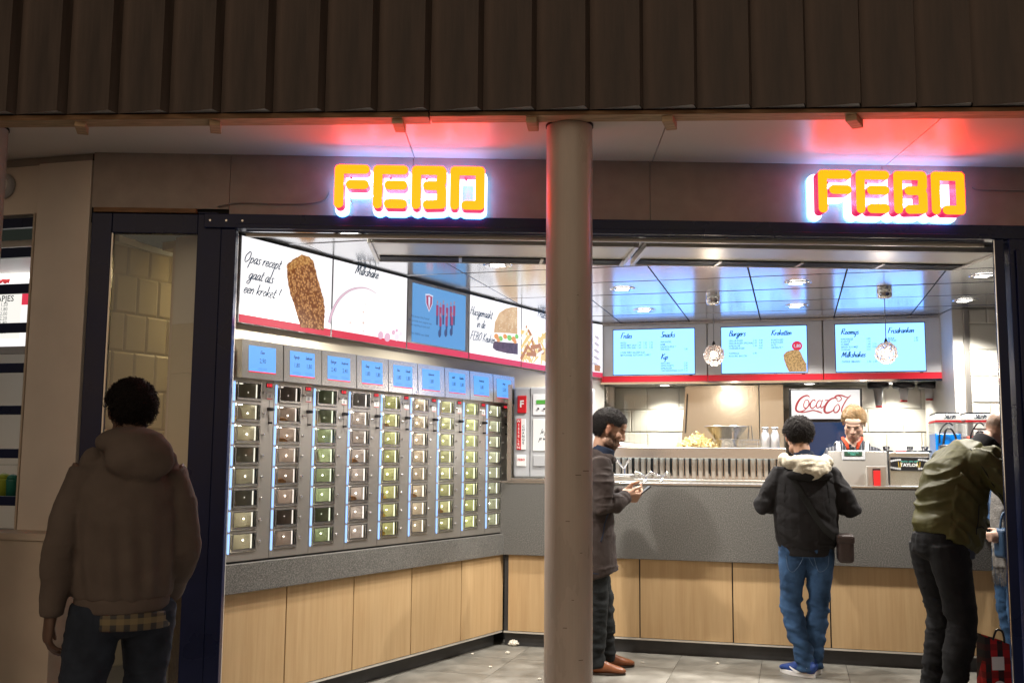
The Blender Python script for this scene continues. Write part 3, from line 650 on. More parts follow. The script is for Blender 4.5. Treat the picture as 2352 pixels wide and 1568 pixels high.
def air_unit(name, label, xl, xr, y0, y1, nsl):
    a = onz(xl, y0, ZC - .03); b = onz(xr, y0 + (xr - xl) * .017, ZC - .03); L_ = float(np.linalg.norm(b - a)); az = math.degrees(math.atan2(b[0] - a[0], b[1] - a[1]))
    dep = onz((xl + xr) / 2, y0, ZC - .03)[1] - onz((xl + xr) / 2, y1, ZC - .03)[1]; dep = abs(dep)
    f = Frame(a[0], a[1], az); t = thing(name, label, 'air unit', f, 0, 0, ZC - .034)
    M().box(0, L_, -dep, -.002, .006, .033).build('housing', 'rail', t, bevel=.004)
    M().box(-.012, .012, -dep - .006, .004, -.008, .03).build('end_rail', 'rail', t, bevel=.003); M().box(L_ - .012, L_ + .012, -dep - .006, .004, -.008, .03).build('end_rail', 'rail', t, bevel=.003)
    M().box(.013, L_ - .013, -dep - .004, -dep + .02, -.006, .02).build('front_rail', 'rail', t, bevel=.003)
    M().box(.013, L_ - .013, -dep + .022, -dep + .05, -.002, .004).build('front_grille', 'grey_plastic', t)
    M().box(.013, L_ - .013, -.012, .002, -.006, .02).build('rear_rail', 'rail', t, bevel=.003)
    for k in range(nsl):
        s0, s1 = .013 + (L_ - .026) * k / nsl, .013 + (L_ - .026) * (k + 1) / nsl
        M().box(s0 + .01, s1 - .01, -.16, -.014, .001, .0055).build('grille_bed', 'dark_gap', t)
        gm = M(); n_ = 9
        for q in range(n_): gm.box(s0 + .01, s1 - .01, -.158 + .016 * q, -.152 + .016 * q, -.003, .0005)
        gm.build('grille_slats', 'kick', t); M().box(s1 - .009, s1 + .009, -.165, -.013, -.005, .005).build('grille_divider', 'rail', t)
air_unit('air_curtain', 'steel air curtain unit in the ceiling left of the round column', 868, 1428, 598, 553, 3)
air_unit('air_curtain', 'steel air curtain unit in the ceiling right of the round column', 1452, 2192, 606, 562, 4)
# hanging globes
def pendant(xc, yc, xb, yb, label, sd_):
    q = onz(xc, yc, ZC); t = thing('pendant_lamp', label, 'lamp', loc=(q[0], q[1], ZC), group='hanging crystal globes')
    M().lathe([(.03, -.062), (.052, -.052), (.056, -.03), (.056, .0)], 24).build('ceiling_cup', 'chrome', t, True)
    dist = math.hypot(q[0], q[1]); zb = CAMZ + dist * (ray(xb, yb)[2] / math.hypot(*ray(xb, yb)[:2])) - ZC; r = .083
    M().tube([(0, 0, -.06), (0, 0, zb + r)], .0035, 6).build('cord', 'grey_plastic', t); M().lathe([(.004, r + .03), (.012, r + .01), (.014, r - .005)], 12, (0, 0, zb)).build('lamp_cap', 'black_plastic', t, True)
    M().ell((0, 0, zb), (.030, .030, .034), 14, 10).build('bulb', 'bulb_warm', t, True)
    cr = M(); rg = random.Random(sd_)
    for k in range(190):     # crystal chips on wires round the bulb
        zc_ = 1 - 2 * (k + .5) / 190; a = k * 2.39996; d = Vector((math.sqrt(1 - zc_ * zc_) * math.cos(a), math.sqrt(1 - zc_ * zc_) * math.sin(a), zc_))
        rot = d.to_track_quat('Z', 'Y').to_matrix().to_4x4(); e = Matrix.Rotation(rg.uniform(0, 6.28), 4, 'Z') @ Matrix.Rotation(rg.uniform(-.5, .5), 4, 'X'); s = rg.uniform(.010, .0155)
        mm_ = Matrix.Translation(Vector((0, 0, zb)) + d * (r - rg.uniform(0, .012))) @ rot @ e
        vs_ = [(s, 0, 0), (0, s * .7, 0), (-s, 0, 0), (0, -s * .7, 0), (0, 0, s * .5), (0, 0, -s * .5)]
        cr.add([tuple(mm_ @ Vector(v)) for v in vs_], [(0, 1, 4), (1, 2, 4), (2, 3, 4), (3, 0, 4), (1, 0, 5), (2, 1, 5), (3, 2, 5), (0, 3, 5)])
    cr.build('crystal_globe', 'crystal', t)
    wr = M()
    for k in range(7):
        ax = Vector((rg.uniform(-1, 1), rg.uniform(-1, 1), rg.uniform(-.6, .6))).normalized(); u_ = ax.orthogonal().normalized(); v_ = ax.cross(u_)
        wr.tube([tuple(Vector((0, 0, zb)) + (u_ * math.cos(2 * math.pi * j / 24) + v_ * math.sin(2 * math.pi * j / 24)) * (r - .008)) for j in range(25)], .0022, 5)
    wr.build('wire_cage', 'rust_wire', t)
    l = bpy.data.lights.new('bulb_light', 'POINT'); l.energy = 5; l.color = (1, .85, .7); l.shadow_soft_size = .05; o = bpy.data.objects.new('bulb_light', l); COL.objects.link(o); o.parent = t; o.location = (0, 0, zb - .12)
mat('crystal', (.95, .90, .86), .12, trans=.35, emit=(1.0, .88, .80), es=.12); mat('rust_wire', (.20, .09, .05), .4, metal=.6)
pendant(1638, 683, 1642, 815, 'crystal globe lamp hanging in front of the gap between first and second menu screen', 3)
pendant(2031, 668, 2037, 810, 'crystal globe lamp hanging in front of the third menu screen', 5)
# ------------------------------------------------------------------ vending wall
vw = thing('vending_wall', 'left wall with speckled grey band and wooden panels under the vending columns', 'wall', LW)
M().box(-.06, 3.16, .012, .40, 1.972, 2.261).build('cream_lining', 'cream', vw)
M().box(-.06, .039, .012, .40, .894, 1.971).build('cream_lining', 'cream', vw)
M().box(3.12, 3.16, .012, .40, .894, 1.971).build('cream_lining', 'cream', vw)
M().box(.04, 3.119, .22, .40, .894, 1.971).build('cabinet_back', 'dark_gap', vw)
M().box(-.06, 4.1, .012, .40, 2.262, ZC - .002).build('bulkhead', 'cream_white', vw)
M().box(3.161, 4.1, .012, .40, 1.0, 2.26).build('cream_lining', 'cream', vw)
M().box(-.06, 3.125, -.03, .3, .728, .893).build('stone_band', 'granite', vw, bevel=.003)
M().box(-.06, -.002, -.004, .3, .12, .727).build('end_strip', 'wood', vw)
for a, b in ((.042, .553), (.553, 1.184), (1.184, 1.822), (1.822, 2.459), (2.459, 3.075)):
    M().box(a - (.04 if a < .1 else 0) + .005, b - .005, .0, .02, .128, .725).build('wood_panel', 'wood', vw, bevel=.0015)
M().box(-.06, 3.08, .008, .3, .125, .727).build('panel_backing', 'kick', vw)
M().box(-.06, 3.06, -.004, .02, .112, .124).build('base_trim', 'rail', vw); M().box(-.06, 3.03, .06, .3, .009, .111).build('kick_plate', 'kick', vw)
# one column with its parts, then copies
CWD, RP, ZT, ZBt = .3415, .1235, 1.931, .943
tints = [((.52, .48, .38), (1, .93, .78), 2.0), ((.50, .43, .38), (1, .88, .78), 2.0), ((.49, .51, .36), (.96, 1, .78), 2.2), ((.55, .49, .45), (1, .92, .85), 2.5), ((.58, .56, .36), (1, .98, .72), 2.8), ((.60, .53, .44), (1, .91, .78), 3.0), ((.58, .56, .38), (1, .98, .74), 3.0), ((.58, .57, .36), (.99, 1, .70), 3.2), ((.58, .57, .46), (1, 1, .86), 3.0)]
for k, (c_, e_, s_) in enumerate(tints):
    mat('pocket_%d' % k, c_, .32, metal=.25, var=.12, vs=9); emat('pocket_glint_%d' % k, e_, s_ * 14); emat('pocket_top_%d' % k, e_, s_ * 12.5); emat('pocket_half_%d' % k, e_, s_ * 8); emat('pocket_dim_%d' % k, e_, s_ * .7); emat('pocket_edge_%d' % k, e_, s_ * .7)  # first glow colour is for a dot imitating the bulb's reflection
mat('knob_metal', (.7, .7, .7), .18, metal=1)
bd_ = M()
for k in range(9):
    z = ZT + .012 - k * RP; bd_.box(.034, .236, -.004, .02, z - .016, z) if 0 < k < 8 else None
bd_.box(.002, .0335, -.004, .02, .905, ZT + .03); bd_.box(.2365, CWD - .002, -.004, .02, .905, ZT + .03); bd_.box(.034, .236, -.004, .02, .905, ZBt + .012); bd_.box(.034, .236, -.004, .02, ZT + .012 - .016, ZT + .03)
body_me = bd_.mesh('body', 'steel_v')
dm = M(); dz0, dz1 = -RP + .014, -.004
dm.box(.040, .046, -.011, -.0045, dz0, dz1); dm.box(.222, .231, -.011, -.0045, dz0, dz1); dm.box(.0465, .2215, -.011, -.0045, dz0, dz0 + .012); dm.box(.0465, .2215, -.011, -.0045, dz1 - .006, dz1)
gb = .0025; dm.box(.0465, .0465 + gb, -.0105, -.0046, dz0 + .0122, dz1 - .0062, 1); dm.box(.2215 - gb, .2215, -.0105, -.0046, dz0 + .0122, dz1 - .0062, 1); dm.box(.0465 + gb, .2215 - gb, -.0105, -.0046, dz0 + .0122, dz0 + .0122 + gb, 1); dm.box(.0465 + gb, .2215 - gb, -.0105, -.0046, dz1 - .0062 - gb, dz1 - .0062, 1)
door_me = dm.mesh('door', ['steel', 'black_plastic']); pane_me = M().box(.0492, .2188, -.008, -.006, dz0 + .0149, dz1 - .0089).mesh('pane', 'clear_glass')
knob_me = M().lathe([(.009, 0), (.009, .004), (.006, .012), (.002, .013)], 14).xf(Matrix.Translation((.2555, -.004, -.058)) @ Matrix.Rotation(R(90), 4, 'X')).mesh('knob', 'knob_metal', True)
led_me = M(); plate(led_me, caps([(.0165, -.112, .0165, -.012, .0068, .0068)]), .007, .026, -.122, -.002, .0024, -.0075, -.0045); led_me = led_me.mesh('light_strip', 'led_blue')
stick_me = M().box(.278, .326, -.0055, -.0042, 1.836, 1.884, 0).mesh('instruction_sticker', 'white_plastic')
lev = M().box(.3005, .3035, -.0050, -.0042, 1.765, 1.83).box(.3005, .3035, -.0050, -.0042, 1.685, 1.745); lev_me = lev.mesh('coin_slot', 'dark_gap')
lk = M().box(.285, .312, -.032, -.0045, 1.766, 1.786).ell((.302, -.034, 1.776), (.014, .01, .009), 10, 6); lk_me = lk.mesh('coin_lever', 'black_plastic', False)
lk2 = M().box(.297, .307, -.026, -.0045, 1.690, 1.702).ell((.302, -.026, 1.696), (.008, .006, .007), 10, 6); lk2_me = lk2.mesh('return_lever', 'black_plastic')
hb = M(); hb.prism([(-.075, .0), (-.066, .222), (-.0045, .222), (-.0045, .0)], .004, CWD - .004, 'x'); hd_me = hb.mesh('header', 'steel')
names = [(('Chevy',), ('2,90',)), (('Ragoutje', 'Satekroket'), ('1,80', '1,80')), (('Kipburger', 'Broodje kroket'), ('2,40', '2,40')), (('Kaasje', 'Kaassouffle'), ('1,80', '1,80')), (('Bami', 'Frikandel'), ('1,80', '1,80')), (('Kalfsvleeskroket',), ('1,80',)), (('Gehakt', 'Rundvlees'), ('1,80', '1,80')), (('Rundvleeskroket',), ('1,80',)), (('Grillburger',), ('2,50',))]
ordn = ['first', 'second', 'third', 'fourth', 'fifth', 'sixth', 'seventh', 'eighth', 'last']
looks = ['yellowish', 'brownish', 'green', 'pale pinkish', 'yellow green', 'warm beige', 'yellow green', 'bright yellow green', 'pale lime']
pk = {}; rgv = random.Random(12)
for k in range(9):
    pm_ = M(); x0, x1, z0, z1, yb_ = .042, .228, dz0 - .002, dz1 + .003, .20
    pm_.add([(x0, .021, z0), (x1, .021, z0), (x1, .021, z1), (x0, .021, z1), (x0, yb_, z0), (x1, yb_, z0), (x1, yb_, z1), (x0, yb_, z1)], [(4, 5, 6, 7), (0, 1, 5, 4), (3, 7, 6, 2), (0, 4, 7, 3), (1, 2, 6, 5)])
    pm_.box(x1 - .004, x1 - .001, .024, .030, z0 + .012, z1 - .012, 2)
    pm_.box(x0 + .03, x1 - .04, .10, .112, z1 - .008, z1 - .002, 3); lp = M().lathe([(.0034, 0), (.002, .003)], 8); lp.xf(Matrix.Translation((x1 - .0008, .095, (z0 + z1) / 2)) @ Matrix.Rotation(R(-90), 4, 'Y')); pm_.add(lp.v, lp.f, 1)  # unseen glowing bar added as fill light; dot imitates a bulb glint
    pk[k] = [pm_.mesh('compartment', ['pocket_%d' % k, 'pocket_glint_%d' % k, 'pocket_edge_%d' % k, 'pocket_top_%d' % k]), pm_.mesh('compartment', ['pocket_%d' % k, 'pocket_dim_%d' % k, 'pocket_edge_%d' % k, 'pocket_dim_%d' % k]), pm_.mesh('compartment', ['pocket_%d' % k, 'pocket_half_%d' % k, 'pocket_edge_%d' % k, 'pocket_half_%d' % k])]
for k in range(9):
    t = thing('vending_column', '%s steel vending column from the left with %s lit food windows' % (ordn[k], looks[k]), 'vending machine', LW, .0415 + CWD * k, 0, 0, 'vending columns along the left wall')
    put('body', body_me, t); h = put('header', hd_me, t, (0, 0, 1.944))
    # header screen lies on the slanted front
    def hz(z): return -.0765 + .009 * (z - 0) / .222
    sm = M(); sm.add([(.055, hz(.042), .042), (.275, hz(.042), .042), (.275, hz(.19), .19), (.055, hz(.19), .19)], [(0, 1, 2, 3)]); sm.build('screen', 'price_blue', h)
    sr = M(); sr.add([(.055, hz(.0365) - .0006, .0365), (.275, hz(.0365) - .0006, .0365), (.275, hz(.0415) - .0006, .0415), (.055, hz(.0415) - .0006, .0415)], [(0, 1, 2, 3)]); sr.build('screen_edge', 'red_band', h)
    tx = M(); nn_, pr = names[k]; cxs = [.165] if len(nn_) == 1 else [.112, .222]
    for c_, a, b in zip(cxs, nn_, pr):
        script(tx, a, .0095 if len(a) < 11 else .0075, c_ - .003, .147, -.0725, .17, align='c', sx=.8); sans(tx, b, .038, c_, .093, -.0745, align='c', sx=.8, bold=.01)
        for q in range(2): tx.box(c_ - .035, c_ + .035, -.0757, -.0755, .062 - .008 * q, .0632 - .008 * q)
    tx.build('screen_lettering', 'ink_navy', h)
    put('instruction_sticker', stick_me, t); lt_ = M()
    for q in range(3): lt_.box(.291, .313, -.0060, -.0057, 1.862 - .007 * q, 1.865 - .007 * q)
    lt_.build('sticker_print', 'ink_dark', t); M().box(.278, .326, -.0060, -.0056, 1.837, 1.841).build('sticker_edge', 'red_plastic', t)
    put('coin_slot', lev_me, t); put('coin_lever', lk_me, t); put('return_lever', lk2_me, t)
    M().box(.272, .322, -.0065, -.0045, 1.905, 1.933).build('display', 'black_plastic', t); dg = M(); sans(dg, random.choice(['0.00', '0,00']), .026, .297, 1.910, -.0072, align='c', bold=.02); dg.build('display_digits', 'red_digits', t)
    M().box(.278, .316, -.0070, -.0066, 1.909, 1.929).build('display_window', 'red_glow', t) if 'red_glow' in _mats else None
    for r in range(8):
        z = ZT - r * RP
        put('light_strip', led_me, t, (0, 0, z)); d_ = put('door', door_me, t, (0, 0, z)); put('pane', pane_me, d_); put('knob', knob_me, d_); put('compartment', pk[k][1 if (r == 0 and k < 4) else rgv.choice((0, 0, 0, 2, 2, 1 if k < 4 else 0))], t, (0, 0, z))
# food behind the windows
mat('paper', (.80, .76, .66), .6, bump=.2, bs=30); mat('crust', (.42, .20, .06), .6, var=.4, vs=60, bump=.6, bs=90); mat('crust_yellow', (.70, .42, .06), .6, var=.3, vs=50, bump=.4, bs=80); mat('bread', (.55, .34, .15), .55, var=.2)
def food(kind, col, row, label, dx=0.0):
    z = ZT - (row + 1) * RP + .012; t = thing('snack', label, 'snack', LW, .0415 + CWD * col + .13 + dx, -.075, z, 'snacks behind the vending windows')
    if kind == 'bag':
        b = M(); rg = random.Random(col * 10 + row)
        b.add([(-.07, .03, .0), (.02, -.03, 0), (.05, .04, 0), (-.06, .06, 0), (-.055, .0, .075), (.0, -.02, .085), (.03, .05, .03), (-.05, .06, .06)], [(3, 2, 1, 0), (0, 1, 5, 4), (1, 2, 6, 5), (2, 3, 7, 6), (3, 0, 4, 7), (4, 5, 6, 7)]); b.build('paper_wrap', 'paper', t)
        M().ell((-.05, -.015, .02), (.03, .025, .02), 10, 7).build('filling', 'crust_yellow', t, True)
    elif kind == 'roll': M().tube([(-.07, 0, .018), (-.04, 0, .022), (.04, 0, .022), (.07, 0, .018)], [.012, .019, .019, .012], 10, dome=.8).build('crust_roll', 'crust', t, True); M().box(-.078, .078, -.03, .03, .0, .003).build('tray', 'paper', t)
    else:
        M().ell((0, 0, .02), (.042, .035, .02), 14, 8).build('patty', 'crust_yellow', t, True); M().ell((-.01, 0, .042), (.036, .03, .014), 14, 8).build('topping', 'bread', t, True)
for kd, c_, r_, lb in (('bag', 0, 1, 'snack in white paper in second window of first vending column'), ('bag', 2, 1, 'snack in paper in second window of third vending column'), ('bag', 2, 3, 'snack in white paper in fourth window of third vending column'),
                       ('roll', 1, 1, 'dark roll in second window of second vending column'), ('roll', 1, 2, 'pale roll in third window of second vending column'), ('roll', 1, 4, 'roll in fifth window of second vending column'),
                       ('roll', 3, 3, 'roll in fourth window of fourth vending column'), ('roll', 3, 5, 'roll in sixth window of fourth vending column'), ('patty', 4, 5, 'yellow snack in sixth window of fifth vending column'), ('patty', 4, 6, 'golden snack in seventh window of fifth vending column'), ('patty', 4, 7, 'orange yellow snack in bottom window of fifth vending column'),
                       ('roll', 5, 5, 'pinkish roll in sixth window of sixth vending column'), ('roll', 6, 6, 'brown roll in seventh window of seventh vending column'), ('bag', 8, 2, 'snack in paper in third window of last vending column'), ('bag', 8, 3, 'snack in paper in fourth window of last vending column'), ('patty', 6, 0, 'fried snack in top window of seventh vending column'), ('roll', 4, 1, 'roll in second window of fifth vending column')):
    food(kd, c_, r_, lb)
# ------------------------------------------------------------------ light boxes above the columns
def lightbox(fr, u0, u1, label, z0=2.262, z1=ZC - .012, panel='poster_white', nm='poster_light_box', red=True, frame='grey_plastic'):
    t = thing(nm, label, 'light box', fr, 0, 0, 0, 'light boxes above the vending columns')
    M().box(u0 + .0035, u1 - .0035, -.028, .011, z0, z1).build('frame', frame, t)
    M().box(u0 + .009, u1 - .009, -.0315, -.0285, z0 + (.050 if red else .006), z1 - .004).build('panel', panel, t)
    if red: M().box(u0 + .009, u1 - .009, -.0315, -.0285, z0 + .004, z0 + .0497).build('red_band', 'poster_red', t)
    return t
pu = [.041 + .8105 * i for i in range(7)]
Y0 = -.033
t = lightbox(LW, pu[0], pu[1], 'first light box from the left with a brown croquette')
P6 = lambda x, y: LW.m(*Z6(x, y), .032)
m_ = M()
for tx, x, y, s in (('Opas recept', 262, 318, .033), ('gaat als', 298, 446, .033), ('een kroket !', 260, 552, .033)):
    u, z = P6(x, y); script(m_, tx, s, u, z, Y0, .095, .45, sx=1.02)
m_.build('script_lettering', 'poster_ink', t)
rg = random.Random(2); kp = [P6(*q) for q in ((640, 300), (700, 270), (755, 282), (785, 312), (805, 390), (835, 500), (862, 600), (872, 660), (868, 832), (690, 810), (665, 720), (640, 640), (615, 560), (592, 450), (588, 345))]
kp = cw([tuple(q) for q in kp]); den = []
for a, b in zip(kp, kp[1:] + kp[:1]):
    n_ = max(1, int(math.hypot(b[0] - a[0], b[1] - a[1]) / .012))
    for q in range(n_): den.append((a[0] + (b[0] - a[0]) * q / n_ + rg.uniform(-.003, .003), a[1] + (b[1] - a[1]) * q / n_ + rg.uniform(-.003, .003)))
m_ = M(); ngon(m_, den, Y0); m_.build('croquette_picture', 'ink_kroket', t)
m_ = M(); ngon(m_, cw([tuple(P6(*q)) for q in ((600, 345), (645, 308), (700, 276), (752, 288), (775, 312), (755, 340), (690, 350), (640, 375), (605, 395))]), Y0 - .0006); m_.build('croquette_core', 'ink_kroket_core', t)
t = lightbox(LW, pu[1], pu[2], 'second light box from the left with a milkshake glass seen close')
m_ = M(); u, z = P6(1098, 408); script(m_, 'Milkshake', .034, u, z, Y0, .12, .42, sx=.95); m_.build('script_lettering', 'poster_ink', t)
arc = spline([P6(*q) for q in ((905, 780), (930, 690), (980, 600), (1050, 540), (1120, 518), (1190, 522), (1260, 560))], 6)
def ribbon(mb, P, wd, y, mi=0):
    vs_ = []
    for i, p in enumerate(P):
        tt = P[min(i + 1, len(P) - 1)] - P[max(i - 1, 0)]; tt = tt / (np.linalg.norm(tt) + 1e-9); h = wd(i / (len(P) - 1)); vs_ += [(p[0] - tt[1] * h, y, p[1] + tt[0] * h), (p[0] + tt[1] * h, y, p[1] - tt[0] * h)]
    mb.add(vs_, [(2 * i, 2 * i + 1, 2 * i + 3, 2 * i + 2) for i in range(len(P) - 1)], mi)
m_ = M(); ribbon(m_, arc, lambda s: .014 * (1.15 - s), Y0); m_.build('glass_rim_picture', 'ink_shade', t)
m_ = M(); ribbon(m_, arc, lambda s: .006 * (1.1 - s), Y0 - .0005); m_.build('rim_tint_picture', 'ink_pink', t)
m_ = M()
for x, y, r in ((1098, 570, 3), (1176, 640, 4), (1253, 602, 3), (1130, 697, 3), (1160, 697, 5), (1063, 777, 5), (1160, 778, 6), (1025, 740, 2), (1140, 742, 3), (1090, 745, 2), (1160, 840, 5)):
    u, z = P6(x, y); ngon(m_, disc((u, z), r * .0011, r * .0011, 8), Y0)
m_.build('speckle_picture', 'ink_fry_dark', t)
m_ = M()
for x, y, r, q in ((1290, 870, 30, 0), (1340, 885, 34, 0), (1385, 850, 20, 0), (1410, 885, 30, 1), (1440, 860, 22, 1), (1410, 835, 14, 0)):
    u, z = P6(x, y); ngon(m_, disc((u, z), r * .00105, r * .0009, 14, .4), Y0 - .0004 * q, q)
m_.build('berry_picture', ['ink_pink', 'ink_pink_pale'], t)
# team screen
t = lightbox(LW, pu[2], pu[3], 'blue screen with a sports team, third of the light boxes', panel='board_grey')
a, b = P6(1495, 480), P6(1888, 925); M().box(pu[2] + .055, pu[3] - .06, -.0345, -.032, 2.322, 2.748).build('screen', 'team_blue', t)
Y1 = -.0355
m_ = M(); c_ = P6(1650, 630); s_ = .0011
sh = [(-36, 40), (-40, 55), (0, 62), (40, 55), (36, 40), (34, -5), (0, -62), (-34, -5)]
ngon(m_, cw([(c_[0] + x * s_ * 1.15, c_[1] + y * s_) for x, y in sh]), Y1, 0); ngon(m_, cw([(c_[0] + x * s_ * .95, c_[1] + y * s_ * .82) for x, y in sh]), Y1 - .0005, 1)
ngon(m_, cw([(c_[0] + x * s_ * .30, c_[1] + y * s_ * .7) for x, y in sh]), Y1 - .001, 0); m_.build('shield_emblem', ['ink_team_white', 'ink_team_red'], t)
m_ = M()
for i, (x, y) in enumerate(((1712, 625), (1735, 640), (1757, 622), (1784, 645), (1812, 635), (1838, 630), (1733, 720), (1778, 718), (1818, 712))):
    u, z = P6(x, y); lo = i < 6; yy = Y1 - .0004 * (i % 5) - (0 if lo else .003)
    ngon(m_, disc((u, z), .009, .015, 10), yy, 2); w_ = .0155; h_ = .10 if lo else .085
    ngon(m_, cw([(u - w_, z - .02), (u + w_, z - .02), (u + w_ * .9, z - h_), (u - w_ * .9, z - h_)]), yy, 0); ngon(m_, cw([(u - w_ * .8, z - h_), (u + w_ * .8, z - h_), (u + w_ * .7, z - h_ - .07), (u - w_ * .7, z - h_ - .07)]), yy, 1)
    if not lo: ngon(m_, disc((u - .01, z - .14), .018, .03, 12), yy - .0002, 1)
m_.build('team_picture', ['ink_team_red', 'ink_team_dark', 'ink_team_skin'], t)
m_ = M(); u, z = P6(1585, 745)
for i, s in enumerate(('Wij steunen Only Friends!', 'Een sportclub voor jongeren met', 'een beperking. Is toch cool?', '', 'DAS FRIEND voor DAAR')): sans(m_, s, .022, u, z - .031 * i, Y1, align='c', sx=.95)
m_.build('screen_lettering', 'ink_team_dark', t)
# burger box
t = lightbox(LW, pu[3], pu[4], 'light box with a sesame burger, left of the fries box')
m_ = M()
for tx, x, y in (('Huisgemaakt', 1957, 712), ('in de', 2008, 808), ('FEBO Keuken', 1957, 898)): u, z = P6(x, y); script(m_, tx, .034, u, z, Y0, .11, .42, sx=.98)
m_.build('script_lettering', 'poster_ink', t)
m_ = M(); bun = [(2137, 850), (2145, 770), (2175, 705), (2225, 672), (2275, 660), (2312, 662), (2312, 862), (2250, 855)]
ngon(m_, cw([tuple(P6(*q)) for q in bun]), Y0); m_.build('bun_picture', 'ink_bun', t)
m_ = M(); rg = random.Random(5)
for k in range(60):
    x, y = rg.uniform(2150, 2308), rg.uniform(670, 830)
    if (x - 2290) ** 2 / 130 ** 2 + (y - 850) ** 2 / 175 ** 2 < 1: u, z = P6(x, y); ngon(m_, disc((u, z), .006, .0035, 6, rg.uniform(0, 3)), Y0 - .0006 - .00002 * k)
m_.build('seed_picture', 'ink_seed', t)
m_ = M()
for x, y, r, q in ((2150, 880, 26, 1), (2185, 895, 24, 0), (2215, 880, 24, 1), (2250, 890, 28, 0), (2280, 900, 26, 1), (2305, 880, 22, 0), (2290, 918, 20, 1), (2165, 905, 20, 1)): u, z = P6(x, y); u = min(u, pu[4] - .05); ngon(m_, disc((u, z), r * .0014, r * .0009, 12), Y0 - .0006 - .0001 * (r + 30 * q), q)
m_.build('salad_picture', ['ink_lettuce', 'ink_tomato'], t)
m_ = M(); ngon(m_, cw([tuple(P6(*q)) for q in ((2128, 930), (2140, 915), (2230, 925), (2312, 930), (2312, 1014), (2230, 1005), (2150, 985), (2125, 965))]), Y0 - .004); m_.build('patty_picture', 'ink_patty', t)
# fries box, mostly behind the round column
t = lightbox(LW, pu[4], pu[5] - .02, 'light box with fries, partly hidden behind the round column')
m_ = M(); u, z = LW.m(1234, 727, .032); script(m_, 'Frites', .036, u, z, Y0, .13, .30); m_.build('script_lettering', 'poster_ink', t)
m_ = M(); rg = random.Random(8); u0_b, _z = LW.m(1194, 800, .032)
for k in range(64):
    cx, cz = u0_b + rg.uniform(.01, .62), 2.315 + rg.uniform(.02, .26) * (1 if k % 3 else .6); a = rg.uniform(-1.1, 1.1) + (1.57 if k % 4 == 0 else 0); l, w2 = rg.uniform(.05, .095), rg.uniform(.012, .018)
    cx = max(cx, u0_b + .07); d = (math.cos(a), math.sin(a)); q = [(cx + d[0] * sx_ * l - d[1] * sy * w2, max(2.315, cz + d[1] * sx_ * l + d[0] * sy * w2)) for sx_, sy in ((-1, -1), (1, -1), (1, 1), (-1, 1))]
    ngon(m_, cw(q), Y0 - .0001 * k, 2 if k % 6 == 5 else (1 if k % 4 == 1 else 0))
m_.build('fries_picture', ['ink_fry', 'ink_fry_dark', 'ink_mayo'], t)
# last box, turned towards the menu boards
kx, ky = LW.w(4.07, 0, 0)[:2]; KB = Frame(kx, ky, math.degrees(math.atan2(MB.o[0] - kx, MB.o[1] - ky))); kl = math.hypot(MB.o[0] - kx, MB.o[1] - ky)
t = lightbox(KB, .03, kl - .02, 'narrow light box in the corner beside the first menu screen'); m_ = M()
for k in range(9):
    u, z = KB.m(1371, 775 + k * 8, .032); sdir = .5 if k % 2 else -.3; ngon(m_, disc((u, z), .035 + .004 * k, .014, 14, sdir), Y0 - .0002 * k, k % 2)
m_.build('whirl_picture', ['ink_shade', 'ink_pink_pale'], t); m_ = M(); u, z = KB.m(1371, 853, .032); m_.box(u - .04, u + .04, Y0 - .004, Y0 - .003, 2.32, z + .06).build('cone_picture', 'ink_fry_dark', t)
M().box(-.05, kl + .05, .012, .3, 1.0, ZC - .002).build('corner_lining', 'cream_white', thing('corner_wall', 'pale corner wall behind the narrow light box', 'wall', KB))
# ------------------------------------------------------------------ counter
sc_ = thing('service_counter', 'long counter with speckled grey front above wooden panels', 'counter', CW)
M().box(.0, 5.2, -.0, .05, .728, 1.300).build('stone_front', 'granite', sc_, bevel=.003)
for a, b in ((.06, .415), (.415, 1.126), (1.126, 1.835), (1.835, 2.545), (2.545, 3.249), (3.249, 3.96), (3.96, 4.67)):
    M().box(a + .005, b - .005, .035, .055, .128, .725).build('wood_panel', 'wood', sc_, bevel=.0015)
M().box(.03, 5.2, .048, .3, .125, .727).build('panel_backing', 'kick', sc_)
M().box(.03, 5.2, .028, .05, .112, .124).build('base_trim', 'rail', sc_); M().box(.03, 5.2, .075, .3, .009, .111).build('kick_plate', 'kick', sc_)
M().box(.0, 5.2, -.004, .62, 1.3005, 1.318).build('worktop', 'steel', sc_, bevel=.003)
kf = struct('kitchen_floor', 'raised kitchen floor behind the counter'); M().box(-.5, 6, .32, 2.3, 0, .18).build('platform', 'kick', kf, loc=CW.w(0, 0, 0), rz=CW.rz)
# ------------------------------------------------------------------ coin change machine on the counter corner
P8 = lambda x, y, d=.02: CW.m(*Z8(x, y), d)
ch = thing('change_machine', 'silver coin change machine with red labels on the counter left of the column', 'change machine', CW, 0, .02)
a = P8(1080, 350); b = P8(1085, 905); uC1 = a[0]; zt_, zb_ = P8(1190, 345)[1], 1.342
M().box(uC1, uC1 + .62, .0, .30, zb_, zt_).build('cabinet', 'grey_plastic', ch, bevel=.02, seg=4)
M().box(uC1 - .03, uC1 + .66, .01, .32, 1.319, 1.341).build('base', 'steel', ch, bevel=.003)
M().box(uC1 - .05, uC1 - .012, -.012, .02, 1.319, zt_ + .02).build('side_post', 'steel', ch, bevel=.003)
us_ = P8(1187, 600)[0]
def rr(name, m_, x0, y0_, x1, y1_, dep, par=ch, bv=.008, base=-.0005):
    p, q = P8(x0, y0_), P8(x1, y1_); return M().box(min(p[0], q[0]), max(p[0], q[0]), base - dep, base, min(p[1], q[1]), max(p[1], q[1])).build(name, m_, par, bevel=bv, seg=3)
M().box(us_ - .002, us_ + .002, -.003, -.0005, zb_ + .01, zt_ - .01).build('door_seam', 'dark_gap', ch)
